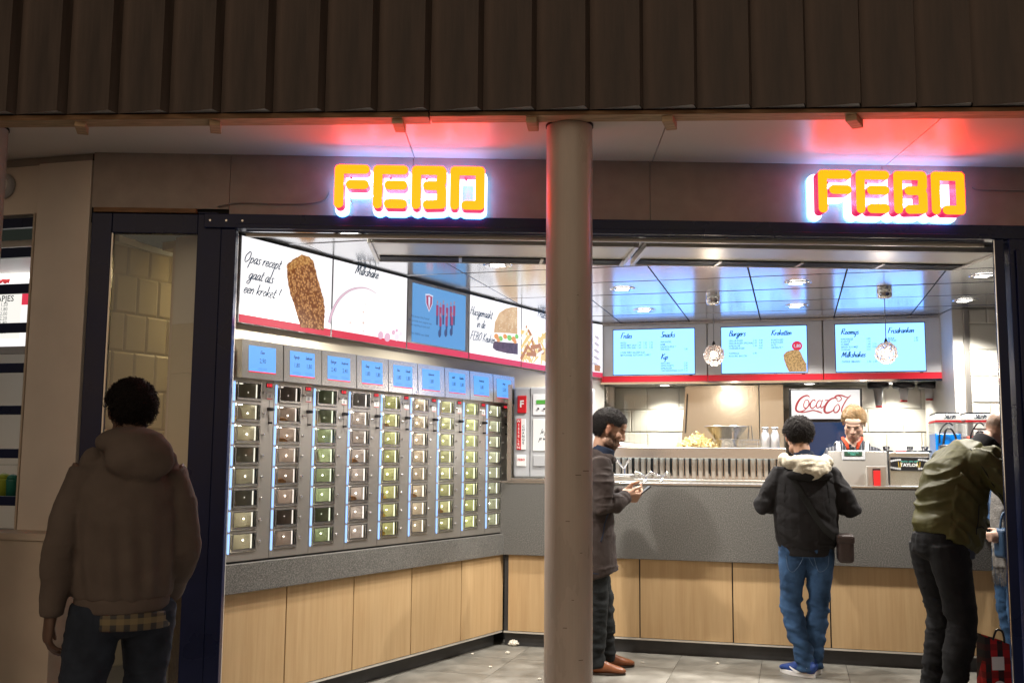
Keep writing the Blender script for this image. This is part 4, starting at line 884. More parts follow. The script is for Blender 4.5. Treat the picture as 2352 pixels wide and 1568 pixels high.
rr('logo_label', 'red_plastic', 1105, 402, 1163, 515, .012); p = P8(1134, 475)
m_ = M(); sans(m_, 'F', .075, p[0], p[1], -.0135, align='c', bold=.03); m_.build('logo_letter', 'white_plastic', ch)
rr('exchange_label', 'red_plastic', 1100, 552, 1128, 752, .010, bv=.004); rr('exchange_label', 'white_plastic', 1129, 552, 1158, 752, .010, bv=.004)
m_ = M(); p = P8(1114, 565); q = P8(1114, 735)
for i, c_ in enumerate('WISSELEN'): sans(m_, c_, .030, p[0], p[1] - .012 - (p[1] - q[1]) * i / 7, -.0118, align='c', bold=.015)
m_.build('label_lettering', 'white_plastic', ch)
m_ = M(); p = P8(1144, 600); q = P8(1144, 705)
for i, c_ in enumerate('CHANGE'): sans(m_, c_, .028, p[0], p[1] - .010 - (p[1] - q[1]) * i / 5, -.0118, align='c', bold=.01)
m_.build('label_lettering', 'ink_dark', ch)
rr('coin_button', 'white_plastic', 1100, 785, 1160, 858, .008); m_ = M(); p = P8(1130, 822); sans(m_, 'FEBO', .026, p[0], p[1], -.0095, align='c', bold=.02); m_.build('button_lettering', 'red_plastic', ch)
rr('control_panel', 'board_grey', 1205, 392, 1330, 528, .006); p = P8(1228, 430); M().box(p[0], p[0] + .09, -.010, -.007, P8(1228, 455)[1], p[1]).build('green_display', 'green_lcd', ch)
for x, y in ((1240, 485), (1278, 487)): p = P8(x, y); M().lathe([(.008, 0), (.007, .008)], 12).xf(Matrix.Translation((p[0], -.007, p[1])) @ Matrix.Rotation(R(90), 4, 'X')).build('push_button', 'black_plastic', ch)
rr('info_panel', 'white_plastic', 1205, 552, 1400, 760, .006); m_ = M()
for tx, x, y in (('Je geld', 1250, 645), ('je wisselt', 1243, 688)): p = P8(x, y); script(m_, tx, .018, p[0], p[1], -.0075, .12)
m_.build('script_lettering', 'ink_dark', ch); rr('coin_tray', 'grey_plastic', 1208, 785, 1400, 860, .010)
# ------------------------------------------------------------------ bulkhead and menu boards
bk = thing('menu_bulkhead', 'pale bulkhead carrying the three menu screens above the kitchen', 'bulkhead', MB)
bw = MB.m(2166, 800)[0]
M().box(-.02, bw + .02, .045, .66, 2.215, ZC - .003).build('box', 'cream_white', bk)
M().box(-.01, bw + .012, -.032, .044, 2.200, 2.222).build('lower_rail', 'chrome', bk, bevel=.003); M().box(-.01, bw + .012, -.02, .044, ZC - .025, ZC - .004).build('upper_rail', 'steel', bk)
M().box(bw + .002, bw + .025, -.03, .044, 2.2225, ZC - .004).build('end_rail', 'chrome', bk, bevel=.003)
divs = [0.0, MB.m(1625, 800)[0], MB.m(1890, 800)[0], bw]
scr = [((370, 942), (1087, 928), (1095, 1332), (378, 1337)), ((1343, 920), (2103, 903), (2113, 1318), (1352, 1328))]
srec = [(MB.m(1410, 757)[0], MB.m(1595, 752)[0]), (MB.m(1657, 752)[0], MB.m(1852, 748)[0]), (MB.m(1918, 748)[0], MB.m(2122, 743)[0])]
mz0, mz1 = 2.292, 2.716
content = [
 [('h', 'Frites', 425, 1010, Q1), ('h', 'Snacks', 787, 1000, Q1), ('h', 'Kip', 790, 1198, Q1)], [('h', 'Burgers', 1405, 990, Q1), ('h', 'Kroketten', 1788, 982, Q1)], [('h', 'Roomijs', 488, 975, Q2), ('h', 'Frisdranken', 912, 962, Q2), ('h', 'Milkshakes', 495, 1180, Q2)]]
lists = [[(425, 1055, 'FRITES', 580, ('1,90', '2,20', '2,70')), (425, 1077, 'FRITES MET SAUS', 580, ('2,40', '2,70', '3,20')), (425, 1099, 'FRITES SPECIAAL', 580, ('2,60', '3,10', '4,20')), (425, 1142, 'LOSSE FEBO SAUZEN 0,50', 0, ()), (425, 1166, 'MAYONAISE, KETCHUP, CURRY', 0, ()),
          (787, 1045, 'FRIKANDEL', 0, ()), (787, 1068, 'BAMI', 0, ()), (787, 1090, 'KAASSOUFFLE *', 0, ()), (787, 1112, 'FRIKADEL', 1000, ('1,80',)), (790, 1238, 'KIPCORN', 1000, ('2,00',)), (790, 1260, 'KIPNUGGETS', 1000, ('2,80',)), (790, 1283, 'KIPBURGER', 1000, ('2,40',)), (790, 1305, 'CHICKENWINGS (5 ST)', 1000, ('3,50',))],
         [(1405, 1035, 'GRILLBURGER', 1625, ('2,50', '4,00')), (1405, 1058, 'GRILLBURGER SPECIAAL', 1625, ('3,00', '4,80')), (1405, 1082, 'KIPBURGER', 1625, ('2,40', '4,00')), (1405, 1104, 'CHEESEBURGER', 1675, ('4,00',)), (1405, 1150, 'TOPPINGS', 1625, ('0,40',)), (1405, 1173, 'AUGURK, BACON', 0, ()), (1788, 1027, 'RUNDVLEES', 0, ()), (1788, 1050, 'KALFSVLEES', 0, ()), (1788, 1073, 'SATE *', 0, ()), (1788, 1097, 'GROENTE *', 0, ())],
         [(488, 1020, 'KINDERIJSJE', 722, ('0,80',)), (488, 1044, 'KLEINTJE', 722, ('1,50',)), (490, 1068, 'DUBBEL', 722, ('1,80', '2,30')), (492, 1092, 'BEKER ROOMIJS', 722, ('3,00', '4,00')), (492, 1116, 'SUNDAE', 722, ('3,50',)), (915, 1012, 'BLIKJE', 1152, ('1,80',)), (915, 1034, 'PETFLES', 1152, ('2,00',)), (497, 1224, 'DIVERSE SMAKEN', 728, ('2,50', '3,00'))]]
lab = ['leftmost menu screen listing fries and snacks', 'middle menu screen with a croquette and a red price dot', 'rightmost menu screen listing ice cream and drinks']
for k in range(3):
    t = thing('menu_screen', lab[k], 'menu screen', MB, group='menu screens over the kitchen'); a, b = divs[k] + .006, divs[k + 1] - .006
    M().box(a, b, -.02, .043, 2.2785, ZC - .027).build('surround', 'board_grey', t, bevel=.002); M().box(a, b, -.021, .043, 2.2235, 2.277).build('red_band', 'red_band', t)
    M().box(srec[k][0], srec[k][1], -.0245, -.0205, mz0, mz1).build('screen', 'menu_cyan', t); M().box(srec[k][0] - .006, srec[k][1] + .006, -.0215, -.0203, mz0 - .007, mz1 + .007).build('screen_rim', 'black_plastic', t)
    M().box(srec[k][1] - .05, srec[k][1] - .02, -.0222, -.0203, mz0 - .018, mz0 - .010).build('maker_badge', 'black_plastic', t)
    hm = M(); lm = M(); QQ = Q2 if k == 2 else Q1
    for _, tx, x, y, q in content[k]: u, z = MB.m(*q(x, y), .025); script(hm, tx, .026 if len(tx) < 8 else .025, u, z, -.0255, .15, .28, sx=.98)
    for x, y, tx, px_, pr in lists[k]:
        u, z = MB.m(*QQ(x, y), .025); sans(lm, tx, .026, u, z - .006, -.0255, sx=.78, shear=.1, bold=.012)
        for j, s in enumerate(pr): u, z2 = MB.m(*QQ(px_ + 53 * j, y), .025); sans(lm, s, .026, u, z - .006, -.0255, sx=.8)
    hm.build('heading_lettering', 'ink_menu', t) if 'ink_menu' in _mats else hm.build('heading_lettering', emat('ink_menu', (.01, .10, .17), .8), t)
    lm.build('list_lettering', 'ink_list', t) if 'ink_list' in _mats else lm.build('list_lettering', emat('ink_list', (.045, .22, .28), .9), t)
    if k == 1:
        c_ = MB.m(*Q1(2024, 1077), .026); m_ = M(); ngon(m_, disc(c_, .046, .044, 24), -.0258); m_.build('price_dot', 'poster_red', t)
        m_ = M(); sans(m_, '1,80', .040, c_[0], c_[1] - .013, -.0263, align='c', bold=.02); m_.build('price_lettering', 'ink_team_white', t)
        kp = cw([tuple(MB.m(*Q1(*q), .026)) for q in ((1900, 1160), (1925, 1130), (1985, 1112), (2040, 1115), (2060, 1140), (2085, 1200), (2110, 1240), (2113, 1316), (1950, 1316), (1925, 1260), (1905, 1200))])
        kp = [(min(p[0], srec[1][1] - .004), max(p[1], mz0 + .004)) for p in kp]; m_ = M(); ngon(m_, kp, -.0262); m_.build('croquette_picture', 'ink_kroket_small', t) if 'ink_kroket_small' in _mats else (tex_emat('ink_kroket_small', (.16, .07, .02), (.66, .42, .18), 1.0, 85), m_.build('croquette_picture', 'ink_kroket_small', t))
# spotlights in the underside of the bulkhead
for i, (u, lb) in enumerate(((.55, 'small recessed spot under the bulkhead above the left kitchen tiles'), (1.15, 'small recessed spot under the bulkhead above the fries'), (1.9, 'small recessed spot under the bulkhead left of the drinks fridge'), (2.62, 'small recessed spot under the bulkhead above the cup dispensers'))):
    t = thing('kitchen_spot', lb, 'ceiling light', MB, u, (-.36, -.11, -.34, -.36)[i], 2.2125, 'recessed spots under the bulkhead'); put('trim_ring', dl_ring, t); put('lens', dl_bulb, t); lamp_light(t, 34, (1, .95, .84), .03, 135, .6)
# ------------------------------------------------------------------ kitchen behind the counter
BW = Frame(MB.w(0, -.62, 0)[0], MB.w(0, -.62, 0)[1], 105.6)
tiled('kitchen_wall', 'cream tiled back wall of the kitchen behind the fridge and fries', BW, -.3, 3.55, 1.10, 2.22, .32, .222, .003, 'tile', bev=.011)
RW = Frame(*[float(v) for v in onz(2207, 1100, 0)[:2] * 0 + np.array(MB.w(bw + .16, .35, 0)[:2])], 97.0)
tiled('side_tile_wall', 'white tiled wall section at the right behind the dark post', RW, .0, 1.2, 1.10, ZC - .002, .30, .222, .003, 'tile', bev=.011)
t = thing('kitchen_corner_post', 'steel edged corner post between the menu boards and the white tiled wall', 'post', RW)
M().box(-.045, -.001, -.02, .06, .3, ZC - .004).build('steel_edge', 'steel_v', t, bevel=.004); M().box(-.13, -.046, .0, .9, .3, ZC - .004).build('side_panel', 'cream_white', t)
# fries station
P3 = lambda x, y, d: CW.m(*Q3(x, y), d)
fs = thing('fries_station', 'steel fries station with slotted front behind the counter', 'fryer', CW)
DS = -.62
uL_, uR_ = P3(360, 800, DS)[0] - .35, P3(2205, 800, DS)[0]; zS0, zS1 = P3(1500, 882, DS)[1], P3(1500, 768, DS)[1]
M().box(uL_, uR_, .62, .66, zS0, zS1).build('shelf_front', 'steel', fs, bevel=.004); M().box(uL_, uR_, .661, 1.80, zS1 - .03, zS1 - .004).build('shelf_top', 'steel', fs)
zF0 = 1.335
M().box(uL_, uR_ - .02, .74, .78, zF0, zS0 + .04).build('filter_backing', 'steel', fs)
fm = M().box(-.012, .012, .0, .022, 0, zS0 + .03 - zF0 - .012).mesh('filter_slat', 'steel_v'); fd = M().box(-.005, .005, .012, .02, 0, zS0 + .02 - zF0 - .03).mesh('filter_slot', 'dark_gap')
nsl = int((uR_ - uL_ - .05) / .054)
for i in range(nsl):
    put('filter_slat', fm, fs, (uL_ + .04 + i * .054, .715, zF0 + .012)); put('filter_slot', fd, fs, (uL_ + .067 + i * .054, .716, zF0 + .03)); put('filter_slot', fd, fs, (uL_ + .0555 + i * .054, .717, zF0 + .05)) if i % 3 == 0 else None
M().box(uL_, uR_ - .02, .55, .71, zF0 - .012, zF0 + .004).build('drip_ledge', 'steel', fs, bevel=.004)
lsd = thing('station_lamp', 'cold white strip lamp under the steel shelf lighting the slotted front', 'lamp', CW, 0, 0, 0); emat('strip_cold', (.70, .90, 1.0), 7.0)
M().box(uL_ + .1, uR_ - .1, .67, .69, zS0 + .012, zS0 + .022).build('tube', 'strip_cold', lsd)
M().box(uL_ + .08, uR_ - .08, .665, .70, zS0 + .0225, zS0 + .035).build('housing', 'white_plastic', lsd)
# steel splash panels behind the fries
DB = -1.72
p0, p1, p2, p3 = P3(1115, 760, DB), P3(1935, 762, DB), P3(1930, 122, DB), P3(1162, 122, DB)
sp_ = thing('splash_panel', 'bright brushed steel splash panel behind the fries', 'panel', CW)
M().prism([(p0[0], zS1 - .02), (p1[0], zS1 - .02), (p1[0] - .003, 2.2), (p3[0], 2.2)], 1.72, 1.74, 'y').build('sheet', 'hood_steel', sp_, bevel=.003)
M().tube([(p0[0] + .045, 1.70, zS1 + .15), (p3[0] + .02, 1.70, 2.12)], .005, 6).build('hanging_rod', 'black_plastic', sp_)
q1 = P3(2190, 700, DB); sp2 = thing('splash_panel', 'darker steel side panel behind the two metal canisters', 'panel', CW); M().box(p1[0] + .006, q1[0], 1.68, 1.72, zS1 - .02, 2.2).build('sheet', 'hood_steel', sp2, bevel=.003)
a_ = P3(215, 140, DB); b_ = P3(400, 300, DB); t = thing('wall_cabinet', 'grey steel cabinet door and frame at the left of the kitchen tiles', 'cabinet', CW)
M().box(a_[0] - .3, P3(365, 140, DB)[0], 1.65, 1.8, b_[1], 2.2).build('cabinet_box', 'steel', t, bevel=.005); M().box(P3(333, 140, DB)[0], P3(402, 140, DB)[0], 1.81, 1.87, 1.2, 2.2).build('frame_post', 'steel_v', t)
M().tube([(a_[0] - .1, 1.63, b_[1] + .03), (P3(340, 140, DB)[0], 1.63, b_[1] + .03)], .008, 8).build('cabinet_handle', 'chrome', t, True)
# glass guard with reflections
t = thing('glass_guard', 'clear glass guard standing on the shelf in front of the left kitchen tiles', 'glass', CW); a_, b_ = P3(525, 225, -1.05), P3(800, 690, -1.05)
M().box(a_[0], b_[0], 1.05, 1.056, zS1 - .003, a_[1]).build('pane', 'clear_glass', t)
for x in (540, 575, 630, 690, 755): u = P3(x, 400, -1.05)[0]; M().box(u, u + .006, 1.045, 1.049, zS1 + .02, a_[1] - .05).build('edge_strip', 'clear_glass', t)
# fries heap
mat('fry', (.80, .62, .30), .5, var=.2, vs=30)
ft_ = thing('fries_heap', 'heap of golden fries on the steel shelf left of the big funnel', 'fries', CW, P3(1290, 760, -.95)[0], -.95, zS1 - .003); ft_['kind'] = 'stuff'
fm = M(); rg = random.Random(4); hw = P3(1480, 760, -.95)[0] - P3(1290, 760, -.95)[0]; hh = (P3(1290, 610, -.95)[1] - zS1) * .8
for k in range(520):
    x = rg.gauss(0, .45); x = max(-1, min(1, x)); y = rg.uniform(-1, 1); top = hh * (1 - abs(x) ** 1.5 * .75) * (1 - .5 * abs(y)) * (1.1 + .2 * math.sin(9 * x)); z = rg.uniform(.2, 1) * top
    d = Vector((rg.uniform(-1, 1), rg.uniform(-1, 1), rg.uniform(-.5, .6))).normalized(); l = rg.uniform(.025, .045); s = .0058
    mm_ = Matrix.Translation((x * hw, y * .13, max(z, .006))) @ d.to_track_quat('X', 'Z').to_matrix().to_4x4(); b = M().box(-l, l, -s, s, -s, s); b.xf(mm_); fm.add(b.v, b.f)
fm.build('fries', 'fry', ft_)
# big funnel bowl
c_ = P3(1590, 762, -.93); t = thing('funnel_bowl', 'big steel funnel bowl standing in the fries tray', 'bowl', CW, c_[0], -.93, zS1 - .003); sc2 = (P3(1800, 545, -.93)[0] - P3(1590, 545, -.93)[0]); hB = P3(1590, 543, -.93)[1] - zS1
prof = [(.50, .0), (.50, .38), (.56, .40), (1.08, 1.0), (1.12, 1.0), (1.12, .97)]
M().lathe([(r * sc2, z * hB) for r, z in prof], 36, cap=False).build('bowl', 'steel', t, True); M().lathe([(.545 * sc2, .40 * hB), (1.05 * sc2, .98 * hB)][::-1], 36, cap=False).build('bowl_inside', 'steel', t, True)
M().lathe([(.57 * sc2, .39 * hB), (.585 * sc2, .42 * hB), (.57 * sc2, .44 * hB)], 36, cap=False).build('rim_bead', 'chrome', t, True); M().box(.30 * sc2, .42 * sc2, -.78 * sc2, -.60 * sc2, .40 * hB, .9 * hB).build('bracket', 'steel', t, bevel=.004)
# fry basket
c_ = P3(1830, 762, -.95); t = thing('fry_basket', 'wire frying basket at the right of the fries', 'basket', CW, c_[0], -.95, zS1 - .003); hb_ = P3(1830, 685, -.95)[1] - zS1; wb = .085
m_ = M()
for k in range(9): x = -wb + 2 * wb * k / 8; m_.tube([(x, -.07, .005), (x, -.08, hb_)], .0018, 5); m_.tube([(x, .07, .005), (x, .08, hb_)], .0018, 5)
for z in (.005, hb_ * .5, hb_): m_.tube([(-wb, -.075, z), (wb, -.075, z), (wb, .075, z), (-wb, .075, z), (-wb, -.075, z)], .0025, 5)
m_.build('wire_mesh', 'chrome', t); M().tube([(-.01, -.08, hb_), (.0, -.10, hb_ + .12), (.02, -.10, hb_ + .12), (.03, -.08, hb_)], .004, 6).build('handle', 'chrome', t)
# canisters
mat('aluminium', (.70, .70, .71), .38, metal=1, var=.06)
for x, lb in ((1995, 'left one of the two metal canisters on the steel shelf'), (2093, 'right one of the two metal canisters on the steel shelf')):
    c_ = P3(x, 768, -.80); hh_ = P3(x, 550, -.80)[1] - zS1; r = P3(x + 47, 700, -.8)[0] - c_[0]; t = thing('metal_canister', lb, 'canister', CW, c_[0], -.80, zS1 - .003, 'metal canisters')
    M().lathe([(r * .96, 0), (r, .01), (r, hh_ * .62), (r * .55, hh_ * .80), (r * .5, hh_ * .90)], 24).build('can', 'aluminium', t, True); M().lathe([(r * .62, hh_ * .901), (r * .85, hh_ * .94), (r * .82, hh_ * .98), (r * .3, hh_)], 24).build('lid', 'aluminium', t, True)
# paper stack beside the head of the man with the phone
c_ = P3(650, 745, -.95); t = thing('paper_stack', 'stack of red and white paper sheets on the steel shelf', 'paper', CW, c_[0], -.90, zS1 - .003)
for k in range(5): M().box(-.16 + .02 * k, .13 + .015 * k, -.1, .1, .003 * k + .0, .003 * k + .0026).build('sheet', 'paper' if k != 1 else 'red_plastic', t, rz=.1 * k - .2)
M().tube([(-.2, 0, .03), (-.02, 0, .022), (.1, 0, .02)], [.03, .012, .006], 10).build('rolled_sheet', 'white_plastic', t)
# sauce taps
def tap(x, y, top, lb, d):
    c_ = P3(x, y, d); t = thing('sauce_tap', lb, 'sauce tap', CW, c_[0], d, 1.319, 'sauce taps on the counter'); h = max(.06, P3(x, top, d)[1] - 1.319)
    M().lathe([(.022, 0), (.022, .008), (.011, .014), (.010, h * .62)], 14).build('stem', 'chrome', t, True)
    M().tube([(0, 0, h * .58), (-.045, -.02, h * .9), (-.075, -.03, h)], [.010, .009, .012], 8, dome=.8).build('lever', 'chrome', t, True); M().tube([(0, 0, h * .58), (.03, -.02, h * .85), (.055, -.03, h)], [.010, .009, .012], 8, dome=.8).build('spout', 'chrome', t, True)
tap(525, 1010, 890, 'leftmost sauce tap next to the man with the phone', -.40); tap(745, 1120, 1025, 'middle sauce tap right above the phone', -.12); tap(910, 1122, 1030, 'rightmost sauce tap on the counter', -.12)
c_ = P3(490, 1100, -.38); t = thing('sauce_box', 'low steel sauce container under the leftmost tap', 'container', CW, c_[0], -.40, 1.319); M().box(-.13, .09, -.08, .12, 0, .045).build('tub', 'steel', t, bevel=.006); M().box(-.135, .095, -.085, .125, .046, .058).build('lid', 'grey_plastic', t, bevel=.004)
c_ = P3(560, 1118, -.1); t = thing('napkin_pile', 'flat white napkins lying on the counter edge', 'napkins', CW, c_[0], -.10, 1.3185)
for k in range(4): M().box(-.10, .10, -.05, .05, .002 * k, .002 * k + .0017).build('napkin', 'paper', t, rz=.06 * k)
# drinks fridge
P4 = lambda x, y, d: CW.m(*Q4(x, y), d)
DF = -1.45; f0, f1 = P4(150, 400, DF)[0], P4(840, 400, DF)[0]; zf1, zf0 = P4(400, 150, DF)[1], P4(400, 425, DF)[1]
fg = thing('drinks_fridge', 'black drinks fridge with a white and red header behind the cashier', 'fridge', CW)
M().box(f0, f1, 1.47, 1.95, .18, zf1 + .01).build('cabinet', 'black_plastic', fg, bevel=.006)
hb_ = M().box(f0 + .02, f1 - .02, 1.45, 1.469, zf0, zf1 - .005).build('header', emat('fridge_header', (.80, .83, .88), .42, base=(.30, .30, .30)), fg)
M().box(f0 + .035, f1 - .035, 1.452, 1.468, .35, zf0 - .03).build('door_glass', mat('fridge_glass', (.01, .02, .05), .08, emit=(.012, .06, .20), es=.12), fg)
M().box(f0 + .004, f0 + .034, 1.45, 1.468, .3, zf0 - .01).build('door_stile', 'black_plastic', fg); M().box(f1 - .034, f1 - .004, 1.45, 1.468, .3, zf0 - .01).build('door_stile', 'black_plastic', fg)
M().box(f0 + .1, f0 + .16, 1.445, 1.449, zf0 - .028, zf0 - .008).build('badge', 'white_plastic', fg)
for k in range(6): M().lathe([(.03, 0), (.03, .13), (.012, .19), (.012, .21)], 12, (f0 + .12 + .085 * k, 1.62, zf0 - .45)).build('bottle', mat('bottle_%d' % k, [(.25, .02, .02), (.03, .1, .3), (.3, .15, .02), (.02, .2, .05), (.25, .02, .02), (.05, .05, .06)][k], .15), fg, True)
strokes = []
def lg(pts, r0, r1=None, k=5):
    P = [CW.m(*Q4(*p), -DF * -1 + .003) for p in pts]; P = spline(P, k); r1 = r0 if r1 is None else r1; n_ = len(P) - 1
    for i in range(n_):
        s0 = r0 + (r1 - r0) * math.sin(math.pi * i / n_); s1 = r0 + (r1 - r0) * math.sin(math.pi * (i + 1) / n_); strokes.append((P[i][0], P[i][1], P[i + 1][0], P[i + 1][1], s0 * .00080, s1 * .00080))
lg([(338, 222), (325, 207), (290, 212), (250, 240), (220, 290), (212, 335), (235, 358), (275, 352), (310, 330)], 4, 12); lg([(222, 345), (265, 364), (320, 356), (370, 345), (405, 352), (455, 368), (415, 350)], 4, 7)
lg([(300, 250), (285, 290), (292, 322), (318, 318), (335, 285), (325, 250), (300, 250)], 4, 7); lg([(392, 262), (385, 245), (358, 262), (345, 300), (360, 325), (385, 315), (405, 290)], 4, 7)
lg([(448, 255), (425, 255), (405, 290), (412, 322), (440, 305), (458, 255)], 4, 6); lg([(462, 248), (445, 300), (452, 322), (480, 300)], 4, 6); lg([(486, 252), (508, 247)], 5, 6)
lg([(600, 235), (560, 230), (515, 260), (485, 310), (480, 350), (500, 368), (540, 358), (572, 335)], 4, 12); lg([(560, 240), (590, 208), (640, 205), (680, 220), (712, 225)], 3, 8); lg([(598, 240), (585, 225), (600, 210), (625, 215), (640, 240), (610, 262), (595, 245)], 3, 5)
lg([(600, 290), (570, 325), (572, 362), (600, 360), (622, 325), (612, 292), (600, 290)], 4, 7); lg([(725, 205), (690, 240), (650, 310), (640, 350), (655, 365), (680, 345)], 4, 7); lg([(720, 300), (690, 330), (700, 362), (725, 345), (742, 300), (735, 350), (760, 352)], 4, 6)
m_ = M(); xs_ = [s[0] for s in strokes]; zs_ = [s[1] for s in strokes]; plate(m_, caps(strokes), min(xs_) - .02, max(xs_) + .02, min(zs_) - .02, max(zs_) + .02, .0028, 1.4475); m_.build('header_lettering', emat('fridge_red', (.55, .015, .03), .8), fg)
# cup dispensers
for i, (x0, x1, yt, yb_, lb) in enumerate(((880, 1088, 125, 298, 'left cup dispenser under the bulkhead with a long stack of cups'), (1113, 1328, 125, 245, 'middle cup dispenser under the bulkhead'), (1350, 1566, 125, 230, 'right cup dispenser under the bulkhead with the shortest cup'))):
    DD = -1.75; c_ = P4((x0 + x1) / 2, 110, DD); r = (P4(x1, 110, DD)[0] - P4(x0, 110, DD)[0]) / 2; t = thing('cup_dispenser', lb, 'cup dispenser', CW, c_[0], DD, c_[1] - .01, 'cup dispensers under the bulkhead')
    M().lathe([(r * .9, -.02), (r, -.005), (r, .03), (r * .95, .032)], 28).build('collar', 'black_plastic', t, True)
    hl = P4(x0, yt, DD)[1] - P4(x0, yb_, DD)[1]; M().lathe([(r * .30, -hl - .015), (r * .44, -.02)], 24).build('cup', 'white_plastic', t, True); M().lathe([(r * .31, -hl - .024), (r * .31, -hl - .010)], 24).build('cup_rim', 'red_plastic', t, True)
# cash register with customer display and ticket box
DR = -.30; a_ = P4(640, 720, DR); b_ = P4(862, 815, DR)
rg_ = thing('customer_display', 'green lettered customer display of the cash register in front of the cashier', 'display', CW, (a_[0] + b_[0]) / 2, DR, 1.319)
zc_ = (a_[1] + b_[1]) / 2 - 1.319; hw = (b_[0] - a_[0]) / 2; hh_ = (a_[1] - b_[1]) / 2
M().box(-hw, hw, -.03, .03, zc_ - hh_, zc_ + hh_).build('case', 'grey_plastic', rg_, bevel=.008); M().box(-hw * .80, hw * .72, -.034, -.031, zc_ - hh_ * .1, zc_ + hh_ * .75).build('lcd', 'teal_lcd', rg_); M().tube([(0, 0, 0), (0, 0, zc_ - hh_)], .018, 12).build('pole', 'grey_plastic', rg_)
m_ = M(); sans(m_, 'Welkom bij', .017, -.004, zc_ + .016, -.0346, align='c'); sans(m_, 'FEBO', .017, -.004, zc_ + .001, -.0346, align='c'); m_.build('lcd_lettering', 'teal_text', rg_)
tb = thing('steel_till_box', 'brushed steel box with a slot for red tickets on the counter', 'till', CW, 0, 0, 0)
a_ = P4(840, 725, -.22); b_ = P4(1085, 1060, -.22); M().prism([(.22, 1.319), (.30, a_[1]), (.52, a_[1]), (.52, 1.319)], a_[0] - .25, b_[0], 'x').build('case', 'steel', tb, bevel=.004)
p, q = P4(875, 868, -.15), P4(1060, 1050, -.15); M().box(p[0], q[0], .12, .215, 1.319, p[1]).build('holder', 'steel_v', tb, bevel=.004); p, q = P4(930, 890, -.12), P4(1008, 1050, -.12); M().box(p[0], q[0], .112, .119, 1.325, p[1]).build('slot', 'dark_gap', tb)
tk = thing('ticket_stack', 'stack of bright red tickets in the steel holder', 'tickets', CW, 0, 0, 0); mat('ticket_red', (.75, .03, .03), .4)
for k in range(9): M().box(p[0] + .004, q[0] - .004, .070, .111, 1.320 + .0125 * k, 1.331 + .0125 * k).build('ticket', 'ticket_red', tk)
# soft serve machine
DI = -.55; a_, b_ = P4(1085, 735, DI), P4(1478, 1050, DI); im = thing('soft_serve_machine', 'low soft serve machine with a black button panel right of the till', 'ice machine', CW)
M().box(a_[0], b_[0], .57, 1.1, 1.1, a_[1]).build('cabinet', 'steel', im, bevel=.006); p, q = P4(1098, 780, DI), P4(1470, 915, DI); M().box(p[0], q[0], .555, .569, q[1], p[1]).build('control_panel', 'black_plastic', im, bevel=.004)
M().box(p[0], q[0], .56, .569, 1.1, q[1] - .01).build('lower_front', 'steel', im)
m_ = M(); kk = 0
for sx0, sx1 in ((1110, 1190), (1370, 1460)):
    for ysgn, yb_ in ((1, 820), (-1, 880)):
        for j in range(5):
            fx = j / 4; x = sx0 + (sx1 - sx0) * fx; yy = yb_ - ysgn * (12 * math.sin(math.pi * (fx * .5 + (.5 if sx0 > 1300 else 0)))); u, z = P4(x, yy, DI + .016); kk += 1
            m_.lathe([(.011, 0), (.0095, .004)], 14, (0, 0, 0)) if False else ngon(m_, disc((u, z), .0085, .0085, 14), .5535)
m_.build('buttons', 'grey_plastic', im)
m_ = M(); u, z = P4(1280, 862, DI + .016); sans(m_, 'TAYLOR', .036, u, z - .008, .5535, align='c', bold=.02); m_.build('panel_lettering', 'white_plastic', im); m_ = M(); u, z = P4(1280, 832, DI + .016); sans(m_, 'AUTO  ON  OFF', .018, u, z, .5535, align='c'); m_.build('panel_small_lettering', 'teal_text', im)
m_ = M(); 
for x in (1188, 1368): u, z = P4(x, 852, DI + .016); ribbon(m_, [np.array(q) for q in ((u - .010, z + .022), (u - .006, z - .022), (u + .006, z - .022), (u + .010, z + .022))], lambda s: .002, .5533)
m_.build('cup_symbols', mat('amber_ink', (.5, .35, .03), .5), im)
for x in (1062, 1285, 1425): c_ = P4(x, 700, DI - .15); M().lathe([(.055, 0), (.05, .012), (.02, .016), (.028, .04), (.02, .046)], 18, (c_[0], .72, a_[1] + .001)).build('hopper_lid', 'black_plastic', im, True)
c_ = P4(1200, 725, DI - .05); hc = P4(1200, 588, DI - .05)[1] - c_[1]; t = thing('paper_cup', 'white paper cup with a red foot on the soft serve machine', 'cup', CW, c_[0], DI - .08, a_[1] + .001); M().lathe([(.040, .008), (.056, hc), (.053, hc), (.038, .012)], 24, cap=False).build('cup_wall', 'white_plastic', t, True); M().lathe([(.039, .0), (.041, .010)], 24).build('cup_foot', 'red_plastic', t, True)
